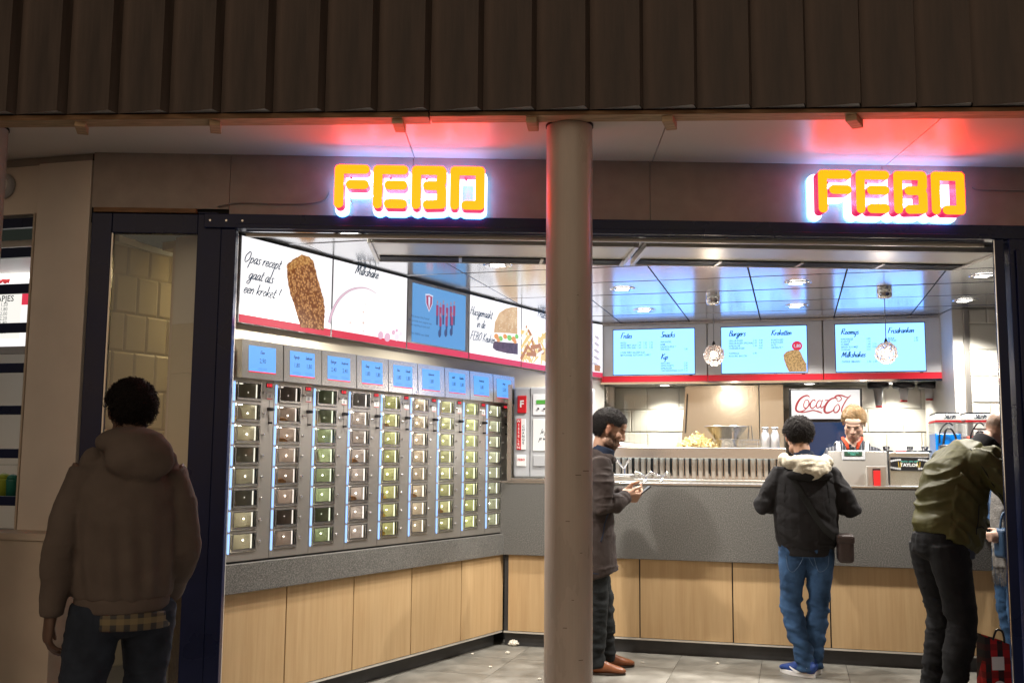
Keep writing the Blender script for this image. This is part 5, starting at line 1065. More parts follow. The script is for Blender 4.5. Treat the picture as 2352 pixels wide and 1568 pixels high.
# slush machines
thin_glass('tank_glass', (.93, .95, .97), 1.2); mat('slush_blue', (.0, .22, .75), .25, emit=(0, .25, .9), es=.12); mat('slush_red', (.75, .10, .06), .25, emit=(1, .2, .12), es=.12)
for x0, x1, m_n, lb in ((1512, 1765, 'slush_blue', 'left slush machine with blue ice drink'), (1800, 2055, 'slush_red', 'right slush machine with red ice drink, half behind the leaning man')):
    DZ = -.62; a_, b_ = P4(x0, 380, DZ), P4(x1, 450, DZ); zt1, zt0 = P4(1640, 378, DZ)[1], P4(1640, 440, DZ)[1]; zq = P4(1640, 560 if 'blue' in m_n else 585, DZ)[1]; t = thing('slush_machine', lb, 'slush machine', CW, (a_[0] + b_[0]) / 2, DZ, 0, 'slush machines'); hw = (b_[0] - a_[0]) / 2
    M().prism([(-hw * .93, zt1), (hw * .93, zt1), (hw, zt0), (-hw, zt0)], 0, .42, 'y').build('lid', 'white_plastic', t, bevel=.008); M().box(-hw, hw, -.002, .42, zt0 - .012, zt0 - .001).build('lid_band', 'red_plastic', t); M().prism([(-hw * .9, zt1 + .001), (hw * .9, zt1 + .001), (hw * .88, zt1 + .012), (-hw * .88, zt1 + .012)], .01, .41, 'y').build('lid_top', 'black_plastic', t)
    s_ = M(); u, z = 0, (zt0 + zt1) / 2; script(s_, 'Slush', .022, .01, z - .012, -.0012, .16, align='c'); s_.build('lid_lettering', 'ink_dark', t)
    M().box(-hw, hw, .0, .40, 1.32, zt0 - .013).build('tank', 'tank_glass', t, bevel=.01); M().box(-hw + .006, hw - .006, .006, .394, 1.325, zq).build('slush', m_n, t, bevel=.01)
    dd = spline([(-hw * .72, -.03, zq - .08), (-hw * .65, -.03, zq + .02), (-.01, -.03, zt0 - .02), (.03, -.03, zt0 - .04)], 6); M().tube(dd, .006, 8).build('stirrer_arm', 'black_plastic', t, True)
    M().box(-hw * .85, hw * .35, -.13, -.003, 1.36, zq - .09).build('tap_housing', 'black_plastic', t, bevel=.02, seg=4); M().tube(spline([(-.05, -.07, zq - .09), (-.03, -.07, zq + .02), (.01, -.07, zq + .03), (.04, -.07, zq - .03), (.045, -.07, zq - .09)], 5), .008, 8).build('tap_lever', 'black_plastic', t, True)
    M().box(-hw, hw, .0, .42, .9, 1.319).build('base', 'grey_plastic', t)
t = thing('order_slip', 'white paper slip lying on the counter right of the red tickets', 'paper', CW, P4(1345, 1056, -.05)[0], -.06, 1.3185); M().box(-.10, .10, -.03, .03, 0, .002).build('sheet', 'paper', t)
# ------------------------------------------------------------------ litter on the floor
def crumple(name, label, x, y, s, mt='paper', seed=1):
    q = onz(x, y, .01); t = thing(name, label, 'litter', loc=(q[0], q[1], .009)); m_ = M().ell((0, 0, s * .5), (s, s * .7, s * .5), 14, 9); r_ = random.Random(seed); m_.v = [tuple(c * r_.uniform(.7, 1.15) if i < 2 else max(.0, c * r_.uniform(.7, 1.2)) for i, c in enumerate(v)) for v in m_.v]; m_.build('scrap', mt, t)
crumple('crumpled_napkin', 'crumpled white napkin on the floor near the corner of the counter', 1180, 1482, .045, seed=3)
for i, (x, y, s, lb) in enumerate(((1085, 1502, .012, 'tiny pale crumb on the floor left of the crumpled napkin'), (1166, 1500, .018, 'flat pale paper scrap just below the crumpled napkin'), (1127, 1532, .014, 'pale crumb on the floor below the wooden panels, nearest to the camera'), (1240, 1480, .010, 'tiny crumb right of the crumpled napkin beside the column'), (1240, 1560, .014, 'pale scrap beside the foot of the column'), (1648, 1524, .014, 'white paper scrap on the floor between the column and the blue trainers'), (1476, 1522, .012, 'yellowish crumb in front of the brown shoes'), (2216, 1522, .02, 'white paper scrap on the floor right of the blue trainers'))): crumple('floor_crumb', lb, x, y, s, seed=10 + i)
# ------------------------------------------------------------------ shopping bags at the right
def plaid(name, c0, c1, c2, sc=28):
    mat(name, c0, .6); m, n, L, b = nodes(name); tc = n.new('ShaderNodeTexCoord'); sep = n.new('ShaderNodeSeparateXYZ'); L.new(tc.outputs['Object'], sep.inputs[0]); prev = None; outs = []
    for ax in (0, 2):
        w1 = n.new('ShaderNodeMath'); w1.operation = 'MULTIPLY'; w1.inputs[1].default_value = sc; L.new(sep.outputs[ax], w1.inputs[0]); s1 = n.new('ShaderNodeMath'); s1.operation = 'SINE'; L.new(w1.outputs[0], s1.inputs[0]); g1 = n.new('ShaderNodeMath'); g1.operation = 'GREATER_THAN'; g1.inputs[1].default_value = .15; L.new(s1.outputs[0], g1.inputs[0]); outs.append(g1)
    m1 = n.new('ShaderNodeMix'); m1.data_type = 'RGBA'; m1.inputs['A'].default_value = (*c0, 1); m1.inputs['B'].default_value = (*c1, 1); L.new(outs[0].outputs[0], m1.inputs['Factor'])
    m2 = n.new('ShaderNodeMix'); m2.data_type = 'RGBA'; L.new(m1.outputs['Result'], m2.inputs['A']); m2.inputs['B'].default_value = (*c2, 1); hf = n.new('ShaderNodeMath'); hf.operation = 'MULTIPLY'; hf.inputs[1].default_value = .55; L.new(outs[1].outputs[0], hf.inputs[0]); L.new(hf.outputs[0], m2.inputs['Factor']); L.new(m2.outputs['Result'], b.inputs['Base Color'])
plaid('red_plaid', (.50, .02, .02), (.02, .015, .015), (.08, .01, .01), 75)
PB = Frame(onz(2222, 1640, 0)[0] , onz(2222, 1640, 0)[1], 95)
BY = 6.55; xb0 = (2222 - 1176) / 2350 * BY * 1.0; t = thing('shopping_bag', 'red and black checked carrier bag standing beside the leaning man', 'bag', loc=(xb0 + .10, BY, .009), rz=.12)
m_ = M(); m_.add([(-.085, -.05, 0), (.085, -.05, 0), (.085, .06, 0), (-.085, .06, 0), (-.08, -.045, .42), (.09, -.035, .37), (.09, .05, .38), (-.075, .055, .43)], [(3, 2, 1, 0), (0, 1, 5, 4), (1, 2, 6, 5), (2, 3, 7, 6), (3, 0, 4, 7)]); m_.build('bag_body', 'red_plaid', t)
M().box(-.045, .035, -.056, -.0535, .22, .30).build('print_patch', 'white_plastic', t); m_ = M(); plate(m_, lambda X, Z: np.abs(np.hypot(X, Z - .11) - .04) - .006, -.06, .06, .04, .18, .004, -.056); m_.build('print_ring', 'white_plastic', t)
M().tube(spline([(-.03, -.05, .40), (-.01, -.06, .46), (.03, -.06, .45), (.05, -.045, .38)], 5), .007, 6).build('handle', 'black_plastic', t, True)
t = thing('black_handbag', 'black bag with an arched handle beside the checked carrier bag', 'bag', loc=(xb0 + .33, BY - .04, .009), rz=.0); mat('leather_black', (.012, .011, .011), .35, bump=.2, bs=60)
M().box(-.11, .14, -.07, .07, 0, .30).build('bag_body', 'leather_black', t, bevel=.03, seg=4); M().tube(spline([(-.10, -.03, .28), (-.09, -.03, .40), (.0, -.03, .425), (.12, -.03, .40), (.13, -.03, .28)], 6), [.014] * 25, 8).build('handle', 'leather_black', t, True)
# ------------------------------------------------------------------ people
def vnoise(P, scale, seed=0):
    """smooth value noise on an (n, 3) array, about -1 .. 1"""
    Q = P * np.asarray(scale, float) + seed * 17.13; I = np.floor(Q).astype(np.int64); f = Q - I; f = f * f * (3 - 2 * f); out = np.zeros(len(P))
    for dx in (0, 1):
        for dy in (0, 1):
            for dz in (0, 1):
                h = (I[:, 0] + dx) * 374761393 + (I[:, 1] + dy) * 668265263 + (I[:, 2] + dz) * 2147483647 + seed * 144269; h = (h ^ (h >> 13)) * 1274126177; h = (h ^ (h >> 16)) & 0xffff
                out += (h / 32767.5 - 1) * (f[:, 0] if dx else 1 - f[:, 0]) * (f[:, 1] if dy else 1 - f[:, 1]) * (f[:, 2] if dz else 1 - f[:, 2])
    return out
def remesh(mb, voxel, smooth=5, fac=.5):
    me = mb.mesh('tmp', 'white_plastic'); o = bpy.data.objects.new('tmp', me); COL.objects.link(o)
    r_ = o.modifiers.new('r', 'REMESH'); r_.mode = 'VOXEL'; r_.voxel_size = voxel; r_.use_smooth_shade = True
    if smooth: s_ = o.modifiers.new('s', 'SMOOTH'); s_.factor = fac; s_.iterations = smooth
    dg = bpy.context.evaluated_depsgraph_get(); ne = bpy.data.meshes.new_from_object(o.evaluated_get(dg)); bpy.data.objects.remove(o); bpy.data.meshes.remove(me); return ne
def coords(me): a = np.empty(len(me.vertices) * 3, np.float32); me.vertices.foreach_get('co', a); return a.reshape(-1, 3).astype(float)
def norms(me): a = np.empty(len(me.vertices) * 3, np.float32); me.vertices.foreach_get('normal', a); return a.reshape(-1, 3).astype(float)
def setco(me, P): me.vertices.foreach_set('co', P.astype(np.float32).ravel()); me.update()
def finish(me, name, mt, parent):
    me.materials.clear(); me.materials.append(MT(mt)); me.polygons.foreach_set('use_smooth', [True] * len(me.polygons)); me.name = name; return put(name, me, parent)
def setcol(me, C): at = me.color_attributes.new('col', 'FLOAT_COLOR', 'POINT'); at.data.foreach_set('color', np.hstack([C, np.ones((len(C), 1))]).astype(np.float32).ravel())
def wrinkle(me, amp, scale, seed=0, amp2=None, fold=None, cr=0.0):
    P = coords(me); N = norms(me); d = amp * (1 - np.abs(vnoise(P, scale, seed)) * 2) + (amp2 or amp * .5) * vnoise(P, np.asarray(scale) * 2.3, seed + 3)
    if fold is not None: d += fold(P)
    if cr: d += cr * (crease(P, np.asarray(scale) * np.array((1.1, 1.1, 1.9)), seed + 9) * (vnoise(P, 5, seed + 2) > -.25) - .3 * crease(P, np.asarray(scale) * 2.2, seed + 12, .1))
    setco(me, P + N * d[:, None])
def crease(P, scale, seed, w=.14):
    n = vnoise(P, scale, seed); return np.exp(-(n / w) ** 2)
def seam(me, pts, r, mt, parent, name, lift=.0, flat=None):
    from mathutils.bvhtree import BVHTree
    bv = BVHTree.FromPolygons([v.co.copy() for v in me.vertices], [tuple(p.vertices) for p in me.polygons]); q = []
    for p in spline(pts, 6):
        h = bv.find_nearest(Vector(p)); q.append((np.array(h[0]), np.array(h[1])))
    X = np.array([a for a, b in q]); N = np.array([b for a, b in q])
    for _ in range(6): X[1:-1] = (X[:-2] + 2 * X[1:-1] + X[2:]) / 4; N[1:-1] = (N[:-2] + 2 * N[1:-1] + N[2:]) / 4
    X = X + N * lift; m_ = M()
    if flat:
        vs_ = []
        for i in range(len(X)):
            tt = X[min(i + 1, len(X) - 1)] - X[max(i - 1, 0)]; sd_ = np.cross(tt, N[i]); sd_ /= np.linalg.norm(sd_) + 1e-9; nn = N[i] / (np.linalg.norm(N[i]) + 1e-9)
            for a, b in ((-1, -1), (-1, 1), (1, 1), (1, -1)): vs_.append(X[i] + sd_ * flat[1] * a + nn * flat[0] * b)
        m_.add(vs_, [(4 * i + k, 4 * i + (k + 1) % 4, 4 * i + 4 + (k + 1) % 4, 4 * i + 4 + k) for i in range(len(X) - 1) for k in range(4)])
    else: m_.tube([tuple(x) for x in X], r, 6)
    return m_.build(name, mt, parent, not flat)
def fabric(name, col, var=.15, bs=260, bump=.25, rough=.9, sheen=.03, spec=.15, stretch=(1, 1, 1), vs=7): mat(name, col, rough, var=var, vs=vs, bump=bump, bs=bs, sheen=sheen, spec=spec, stretch=stretch)
mat('skin', (.5, .3, .2), .5, attr='col', spec=.35); _mats['skin'].node_tree.nodes['Principled BSDF'].inputs['Subsurface Weight'].default_value = 0.0
def head_parts(mb, T):
    def e(c, r): 
        q = M().ell(c, r, 18, 12); q.xf(T); mb.add(q.v, q.f)
    e((0, -.012, .035), (.077, .096, .086)); e((0, .020, -.030), (.063, .072, .085)); e((0, .066, -.098), (.028, .024, .020)); e((0, .05, -.07), (.045, .045, .035)); e((0, .078, .036), (.054, .020, .013)); e((0, .060, .06), (.058, .034, .032))
    for s in (-1, 1): e((s * .042, .060, -.008), (.022, .026, .022)); e((s * .078, -.010, .0), (.010, .021, .033)); e((s * .080, -.018, .012), (.012, .015, .018)); e((s * .011, .095, -.022), (.0095, .011, .009)); e((s * .045, .02, -.065), (.022, .04, .03))
    e((0, .080, .004), (.013, .020, .036)); q = M().tube([(0, .084, .034), (0, .095, .010), (0, .106, -.014), (0, .100, -.026)], [.0095, .0105, .0125, .010], 10, dome=.7); q.xf(T); mb.add(q.v, q.f)
    e((0, .086, -.052), (.023, .014, .0075)); e((0, .084, -.064), (.020, .013, .0075)); e((0, .072, -.04), (.035, .020, .03))
def paint(me, inv_, tone, beard=None, brow=(.03, .02, .015), hair=None, ruddy=.12, seed=1, buzz=None):
    P = coords(me); A = np.array(inv_); L_ = P @ A[:3, :3].T + A[:3, 3]; x, y, z = np.abs(L_[:, 0]), L_[:, 1], L_[:, 2]; C = np.tile(np.array(tone, float), (len(P), 1)); nz = vnoise(P, 45, seed)
    C *= (1 + .07 * nz)[:, None]; on = (np.hypot(L_[:, 0], L_[:, 1]) < .16) & (z > -.16)
    def mix(mask, col, a=1.0):
        w_ = (np.clip(mask, 0, 1) * a * on)[:, None]; C[:] = C * (1 - w_) + np.array(col) * w_
    g_ = lambda v, c, s: np.exp(-((v - c) / s) ** 2)
    mix(g_(x, .045, .02) * g_(z, -.02, .02) * (y > .04), (tone[0] * 1.05, tone[1] * .72, tone[2] * .66), .6 * ruddy * 4); mix(g_(x, 0, .014) * g_(z, -.02, .012) * (y > .09), (tone[0] * 1.02, tone[1] * .74, tone[2] * .68), .5); mix((x > .066) * (np.abs(z) < .04) * g_(y, -.01, .03), (tone[0] * 1.05, tone[1] * .68, tone[2] * .6), .55)
    if beard is not None:
        m1 = np.clip((-.022 - z + .35 * np.clip(.07 - y, 0, 1)) / .018, 0, 1) * np.clip((y + .012) / .02, 0, 1) * np.clip((z + .128) / .01, 0, 1); m1 = m1 * (1 - .8 * g_(x, 0, .03) * g_(z, -.03, .008)); mix(m1 * (.75 + .4 * vnoise(P, 160, seed + 2)), beard[:3], beard[3])
    mix(g_(x, 0, .019) * (g_(z, -.0535, .0045) + g_(z, -.064, .005)) * (y > .07), (tone[0] * .85, tone[1] * .45, tone[2] * .42), .75); mix(g_(x, 0, .016) * g_(z, -.0585, .0020) * (y > .07), (.14, .05, .045), .5)
    mix(g_(x, .032, .013) * g_(z, .012, .010) * (y > .05), tuple(c * .62 for c in tone), .7); mix(g_(x, .032, .0125) * g_(z, .0065, .0030) * (y > .05), (.015, .01, .01), .95); mix(g_(x, .033, .016) * g_(z, .036 - .06 * (x - .033) ** 2 * 30, .0052) * (y > .05), brow, .92)
    mix(g_(x, .009, .005) * g_(z, -.030, .004) * (y > .09), (.06, .02, .02), .8)
    if buzz is not None: mix(np.clip((z - .02 + .35 * np.clip(.03 - y, -.2, .2) - np.clip(y - .03, 0, 1) * .9) / .02, 0, 1) * (.85 + .3 * vnoise(P, 220, 8)), buzz, .85)
    setcol(me, C)
def dent_face(me, inv_):
    P = coords(me); N = norms(me); A = np.array(inv_); L_ = P @ A[:3, :3].T + A[:3, 3]; x = np.abs(L_[:, 0]); m = np.exp(-((x - .031) / .014) ** 2 - ((L_[:, 2] - .014) / .011) ** 2) * (L_[:, 1] > .04); lid = np.exp(-((x - .031) / .012) ** 2 - ((L_[:, 2] - .013) / .008) ** 2) * (L_[:, 1] > .04)
    setco(me, P + N * (-.008 * m + .004 * lid)[:, None])
def scalp_ok(d, front=.075, nape=-.075):
    x, y, z = d
    if y > .045: return z > front - .25 * max(0, abs(x) - .04) - (.0 if y > .07 else .012)
    if y > -.035: return z > (.042 if abs(x) > .055 else .0)
    return z > nape + max(0, -y - .06) * .0
def hair(parent, T, kind, mt, seed=1, n=420, front=.075, lift=1.0, nape=-.075, comb=(1, .1, .0)):
    rg = random.Random(seed); m_ = M(); c0 = np.array((0, -.012, .035)); rad = np.array((.082, .101, .092)); nu, nv = 40, 26; ids = {}; vs_ = []; fs = []
    def sp(i, j): t = math.pi * i / nv; a = 2 * math.pi * j / nu; return np.array((math.sin(t) * math.cos(a), math.sin(t) * math.sin(a), math.cos(t)))
    for i in range(nv + 1):
        for j in range(nu):
            d = sp(i, j); p = c0 + d * rad * (1 + .02 * math.sin(9 * d[0] + seed) * math.cos(7 * d[1]) + .025 * (lift - 1)); vs_.append(p)
    for i in range(nv):
        for j in range(nu):
            q = (i * nu + j, (i + 1) * nu + j, (i + 1) * nu + (j + 1) % nu, i * nu + (j + 1) % nu)
            if all(scalp_ok(vs_[k], front, nape) for k in q): fs.append(q)
    vs_ = [tuple(v) for v in vs_]; m_.add(vs_, fs)
    k = 0
    while k < n:
        d = np.array([rg.gauss(0, 1) for _ in range(3)]); d /= np.linalg.norm(d); p = c0 + d * rad
        if not scalp_ok(p, front, nape): continue
        k += 1; nn = d / rad; nn /= np.linalg.norm(nn)
        if kind == 'curly':
            t1 = np.cross(nn, [rg.uniform(-1, 1) for _ in range(3)]); t1 /= np.linalg.norm(t1); t2 = np.cross(nn, t1); r = rg.uniform(.004, .011) * lift; pts = []; up_ = rg.uniform(.0018, .0046); tw = rg.uniform(.8, 1.25)
            for q in range(7): a = q * tw; pts.append(p + nn * (.001 + up_ * q * lift) + (t1 * math.cos(a) + t2 * math.sin(a)) * r + np.array((0, 0, -.0006 * q)))
            m_.tube(pts, [.0021, .0023, .0022, .002, .0017, .0013, .0006], 3)
        else:
            sw = min(1, max(0, (abs(p[0]) - .025) / .045)); cd = np.array(comb) * (1 - sw) + np.array((.12 * np.sign(p[0]), -.45, -.9)) * sw + np.array([rg.uniform(-.10, .10) for _ in range(3)]) + np.array((0, -.4, -.8)) * (p[1] < -.03); cd = cd - nn * (cd @ nn); cd /= np.linalg.norm(cd) + 1e-6; l = rg.uniform(.035, .07); top = max(0, p[2] - .05) * 6 * lift; kk_ = rg.uniform(.6, 1.2); pts = [p + nn * (.001 + (.003 + .012 * top) * kk_ * math.sin(s * 2.9) - .10 * l * s * s) + cd * l * s for s in (0, .25, .5, .75, 1)]
            m_.tube(pts, [.0016, .0022, .0022, .0018, .0006], 3)
    m_.xf(T); o = m_.build('hair', mt, parent, True); return o
def hand(mb, w_, fd, pn, side, curl=.5, sc=1.0, thumb=.6):
    """w_: wrist, fd: finger direction, pn: palm normal (the side fingers curl to), side: direction of the thumb"""
    fd = np.array(fd, float); fd /= np.linalg.norm(fd); pn = np.array(pn, float); pn -= fd * (pn @ fd); pn /= np.linalg.norm(pn); sd_ = np.array(side, float); sd_ -= fd * (sd_ @ fd) + pn * (sd_ @ pn); sd_ /= np.linalg.norm(sd_); w_ = np.array(w_, float)
    mb.tube([w_ - fd * .03 * sc, w_, w_ + fd * .03 * sc, w_ + fd * .065 * sc, w_ + fd * .09 * sc], [(.026 * sc, .020 * sc), (.028 * sc, .021 * sc), (.038 * sc, .018 * sc), (.042 * sc, .016 * sc), (.038 * sc, .012 * sc)], 14, right=sd_, dome=.6)
    for i, (o_, ln) in enumerate(((.030, .072), (.0105, .081), (-.0095, .076), (-.029, .060))):
        p = w_ + fd * (.084 - .004 * abs(i - 1)) * sc + sd_ * o_ * sc; pts = [p - fd * .02 * sc]; a = .15; seg = (.42, .32, .26); dirv = fd * math.cos(a) + pn * math.sin(a); pts.append(p)
        for s in seg: a += curl * (.85 + .12 * i); dirv = fd * math.cos(a) + pn * math.sin(a); p = p + dirv * ln * s * sc; pts.append(p)
        mb.tube(pts, [.0095 * sc, .0098 * sc, .009 * sc, .0082 * sc, .0070 * sc], 8, dome=.9)
    b = w_ + fd * .022 * sc + sd_ * .026 * sc + pn * .006 * sc; d1 = fd * .70 + sd_ * .62 * thumb * 1.6 + pn * .35; d1 /= np.linalg.norm(d1); d2 = fd * .95 + sd_ * .10 + pn * .42; d2 /= np.linalg.norm(d2)
    mb.tube([b - d1 * .012 * sc, b + d1 * .02 * sc, b + d1 * .046 * sc, b + d1 * .046 * sc + d2 * .03 * sc, b + d1 * .046 * sc + d2 * .05 * sc], [.014 * sc, .0135 * sc, .0112 * sc, .010 * sc, .0075 * sc], 8, dome=.9)
def shoe(parent, ank, az_, mt, sole, length=.285, sneaker=False, swoosh=None, lace='rubber', sgn=1):
    """az_: turn of the toe from +y towards +x"""
    T = Matrix.Translation(Vector((ank[0], ank[1], 0))) @ Matrix.Rotation(-az_, 4, 'Z'); k = length / .285
    so = M(); n = 22; out = []
    for i in range(n):
        a = 2 * math.pi * i / n; yy = -math.cos(a) * .5 + .5; wd = .036 + .014 * math.sin(math.pi * min(1, yy * 1.05)) - .012 * max(0, yy - .8) * 5 * .5 - .006 * math.exp(-((yy - .4) / .15) ** 2); out.append((math.sin(a) * wd * 1.0 * k, (yy * .285 - .075) * k))
    h = .030 if sneaker else .016; so.prism(out[::-1], .0, h); so.xf(T); o1 = so.build('sole', sole, parent, bevel=.004)
    up = M(); c = h * .6; rings = [(-.068, c + .035, .026, .034), (-.05, c + .043, .035, .044), (-.01, c + .048, .037, .050), (.04, c + .045, .037, .048), (.09, c + .034, .041, .036), (.14, c + .026, .043, .027), (.185, c + .020, .034, .020), (.206, c + .016, .016, .012)]
    up.tube([(0, y * k, z) for y, z, a, b in rings], [(a * k, b) for y, z, a, b in rings], 18, right=(1, 0, 0), dome=.5); up.tube([(0, -.02 * k, c + .05), (0, -.018 * k, c + (.075 if not sneaker else .095))], [(.038, .05), (.036, .046)], 16, right=(1, 0, 0)); up.v = [(v[0], v[1], max(v[2], h * .55)) for v in up.v]
    me = remesh(up, .006, 3); P = coords(me); Tn = np.array(T); setco(me, P @ Tn[:3, :3].T + Tn[:3, 3]); o2 = finish(me, 'shoe', mt, parent)
    lc = M()
    for i in range(4): yy = (.045 + .018 * i) * k; zt = c + .094 - .0145 * i - (0 if sneaker else .006); lc.tube([(-.022, yy - .004, zt - .010), (0, yy, zt), (.022, yy + .004, zt - .010)], .0032, 5)
    lc.tube([(0, .04, c + .09), (-.022, .045, c + .10), (-.03, .055, c + .085)], .0028, 5); lc.tube([(0, .04, c + .09), (.022, .045, c + .10), (.03, .055, c + .085)], .0028, 5); lc.xf(T); lc.build('laces', lace, parent)
    if swoosh:
        for s in (-1, 1):
            w_ = M(); P = spline([(.10, c + .042), (.045, c + .018), (.0, c + .026), (-.05, c + .055)], 6); q = []
            for i, p in enumerate(P): t_ = i / (len(P) - 1); wd = .009 * math.sin(math.pi * min(1, .12 + t_ * .88)) + .0005; q += [(s * (.0505 - .12 * (p[0] + .0) ** 2), p[0], p[1] + wd), (s * (.0525 - .12 * p[0] ** 2), p[0], p[1] - wd)]
            w_.add(q, [(2 * i, 2 * i + 1, 2 * i + 3, 2 * i + 2) for i in range(len(P) - 1)]); w_.xf(T); w_.build('side_stripe', swoosh, parent)
def person(label, loc, az_, scale=1.0):
    t = thing('person', label, 'person', loc=loc, rz=-R(az_)); t.scale = (scale,) * 3; return t
def legs_mesh(J, hip=(.165, .125), thigh=.092, knee=.066, ank=.058, voxel=.009, top=.98, waist=(.155, .115), fold=.006, seed=1, cut=.045):
    b = M(); pv = np.array(J['pelvis']); b.tube([pv + (0, 0, top - .93), pv + (0, 0, .01), pv + (0, 0, -.07), pv + (0, 0, -.11)], [waist, hip, (hip[0] * .98, hip[1]), (hip[0] * .7, hip[1] * .7)], 20, right=(1, 0, 0), dome=.2)
    for s in 'LR':
        h, k, a = (np.array(J[q + s], float) for q in ('hip', 'knee', 'ank')); a = a + np.array((0, 0, cut - .09)) * 0 ; e_ = np.array((a[0], a[1], cut))
        b.tube([h + (0, 0, .03), h * .75 + k * .25, h * .45 + k * .55, k, k * .7 + a * .3, k * .3 + a * .7, a, e_], [(thigh, thigh * 1.12), (thigh * .99, thigh * 1.08), (thigh * .86, thigh * .94), (knee, knee * 1.06), (knee * .96, knee * 1.06), (ank * 1.0, ank * 1.1), (ank, ank * 1.08), (ank * 1.02, ank * 1.15)], 18, right=(1, 0, 0), dome=.15)
    me = remesh(b, voxel, 4)
    def fo(P):
        d = np.zeros(len(P))
        for s in 'LR':
            k, a = np.array(J['knee' + s]), np.array(J['ank' + s]); near = np.exp(-(np.linalg.norm(P[:, :2] - (k[:2] * .4 + a[:2] * .6), axis=1) / .16) ** 2); zz_ = P[:, 2]
            Qs = np.stack([P[:, 0] * 9, P[:, 1] * 9, P[:, 2] * 34 + P[:, 0] * 14 + P[:, 1] * 6], 1); d += near * fold * 1.5 * ((.35 + np.exp(-((zz_ - .16) / .12) ** 2) + .7 * np.exp(-((zz_ - k[2]) / .13) ** 2)) * vnoise(Qs, 1.0, seed) + .5 * np.exp(-((zz_ - .12) / .08) ** 2) * vnoise(Qs, 1.9, seed + 4))
        return d
    wrinkle(me, .0022, (9, 9, 14), seed, .0015, fo, .0045); return me
def top_mesh(rings, sleeves, extra=None, voxel=.009, smooth=5, right=(1, 0, 0)):
    b = M(); b.tube([r_[0] for r_ in rings], [r_[1] for r_ in rings], 24, right=right, dome=.12)
    for pts, rad in sleeves: b.tube(pts, rad, 16, dome=.15)
    if extra: extra(b)
    return remesh(b, voxel, smooth)
def skin_body(parent, J, T, tone, hands=(), voxel=.0075, **kw):
    """one continuous body: head, neck, trunk, limbs, hands"""
    b = M(); head_parts(b, T); hc = np.array(T.translation); nb_ = np.array(J['neck']); pv = np.array(J['pelvis']); ch_ = np.array(J['chest'])
    b.tube([nb_ - (0, 0, .04), nb_ * .5 + hc * .5 + np.array(T.to_3x3() @ Vector((0, -.03, -.03))) * .6, hc + np.array(T.to_3x3() @ Vector((0, -.02, -.03)))], [.062, .056, .058], 14)
    b.tube([pv + (0, 0, -.06), pv + (0, 0, .06), pv * .4 + ch_ * .6, ch_ + (0, 0, .06), nb_], [(.14, .10), (.13, .09), (.145, .10), (.15, .085), (.06, .06)], 16, right=(1, 0, 0), dome=.3)
    for s in 'LR':
        sh_, el, wr = (np.array(J[q + s], float) for q in ('sh', 'el', 'wr')); b.tube([ch_ * .6 + sh_ * .4 + (0, 0, .02), sh_, sh_ * .5 + el * .5, el, el * .5 + wr * .5, wr], [.05, .052, .043, .037, .034, .026], 12, dome=.3)
        h, k, a = (np.array(J[q + s], float) for q in ('hip', 'knee', 'ank')); b.tube([h, h * .5 + k * .5, k, k * .55 + a * .45, a, (a[0], a[1], .04)], [.078, .066, .048, .047, .034, .032], 12, dome=.3)
        b.tube([(a[0], a[1] - .03, .04), (a[0], a[1] + .10, .035)], [.03, .026], 8, dome=.6)
    for h_ in hands: hand(b, *h_)
    me = remesh(b, voxel, 2, .4); inv_ = T.inverted(); dent_face(me, inv_); paint(me, inv_, tone, **kw); return finish(me, 'body', 'skin', parent)
def headT(c, pitch=0, yaw=0, roll=0, s=1.0): return Matrix.Translation(Vector(c)) @ Matrix.Rotation(-R(yaw), 4, 'Z') @ Matrix.Rotation(-R(pitch), 4, 'X') @ Matrix.Rotation(R(roll), 4, 'Y') @ Matrix.Scale(s, 4)
mat('hair_black', (.014, .010, .009), .55, spec=.3); mat('hair_brown', (.022, .013, .009), .42, spec=.5); mat('hair_blond', (.26, .165, .075), .5, var=.35, vs=40, spec=.4); mat('hair_brow', (.02, .015, .01), .5)
fabric('hoodie_taupe', (.15, .122, .105)); fabric('denim_dark', (.035, .045, .065), var=.35, vs=9); plaid('shirt_plaid', (.16, .13, .08), (.05, .05, .05), (.30, .24, .12), 130)
fabric('coat_brown', (.046, .035, .032), rough=.75); fabric('coat_lining', (.02, .028, .05)); fabric('jeans_charcoal', (.018, .020, .021), var=.35, vs=10); mat('shoe_brown', (.22, .075, .03), .32, var=.3, vs=12); mat('sole_dark', (.03, .02, .015), .6); mat('sole_white', (.75, .75, .76), .5)
fabric('fleece_black', (.022, .021, .022), bs=420, bump=.35); mat('sherpa', (.55, .49, .37), .95, var=.18, vs=60, bump=.9, bs=150, sheen=.3); fabric('jeans_blue', (.035, .075, .155), var=.5, vs=8); mat('seam', (.10, .16, .27), .8); mat('sneaker_blue', (.015, .05, .22), .5, var=.3, vs=18); mat('bag_brown', (.035, .022, .02), .45, bump=.3, bs=50); fabric('strap', (.016, .016, .015))
mat('bomber', (.062, .057, .016), .56, var=.14, vs=6, bump=.10, bs=200, spec=.25); fabric('rib_black', (.018, .018, .02), bs=120); fabric('tee_grey', (.05, .055, .07)); fabric('jeans_black', (.009, .009, .010), rough=.75, var=.4, spec=.15)
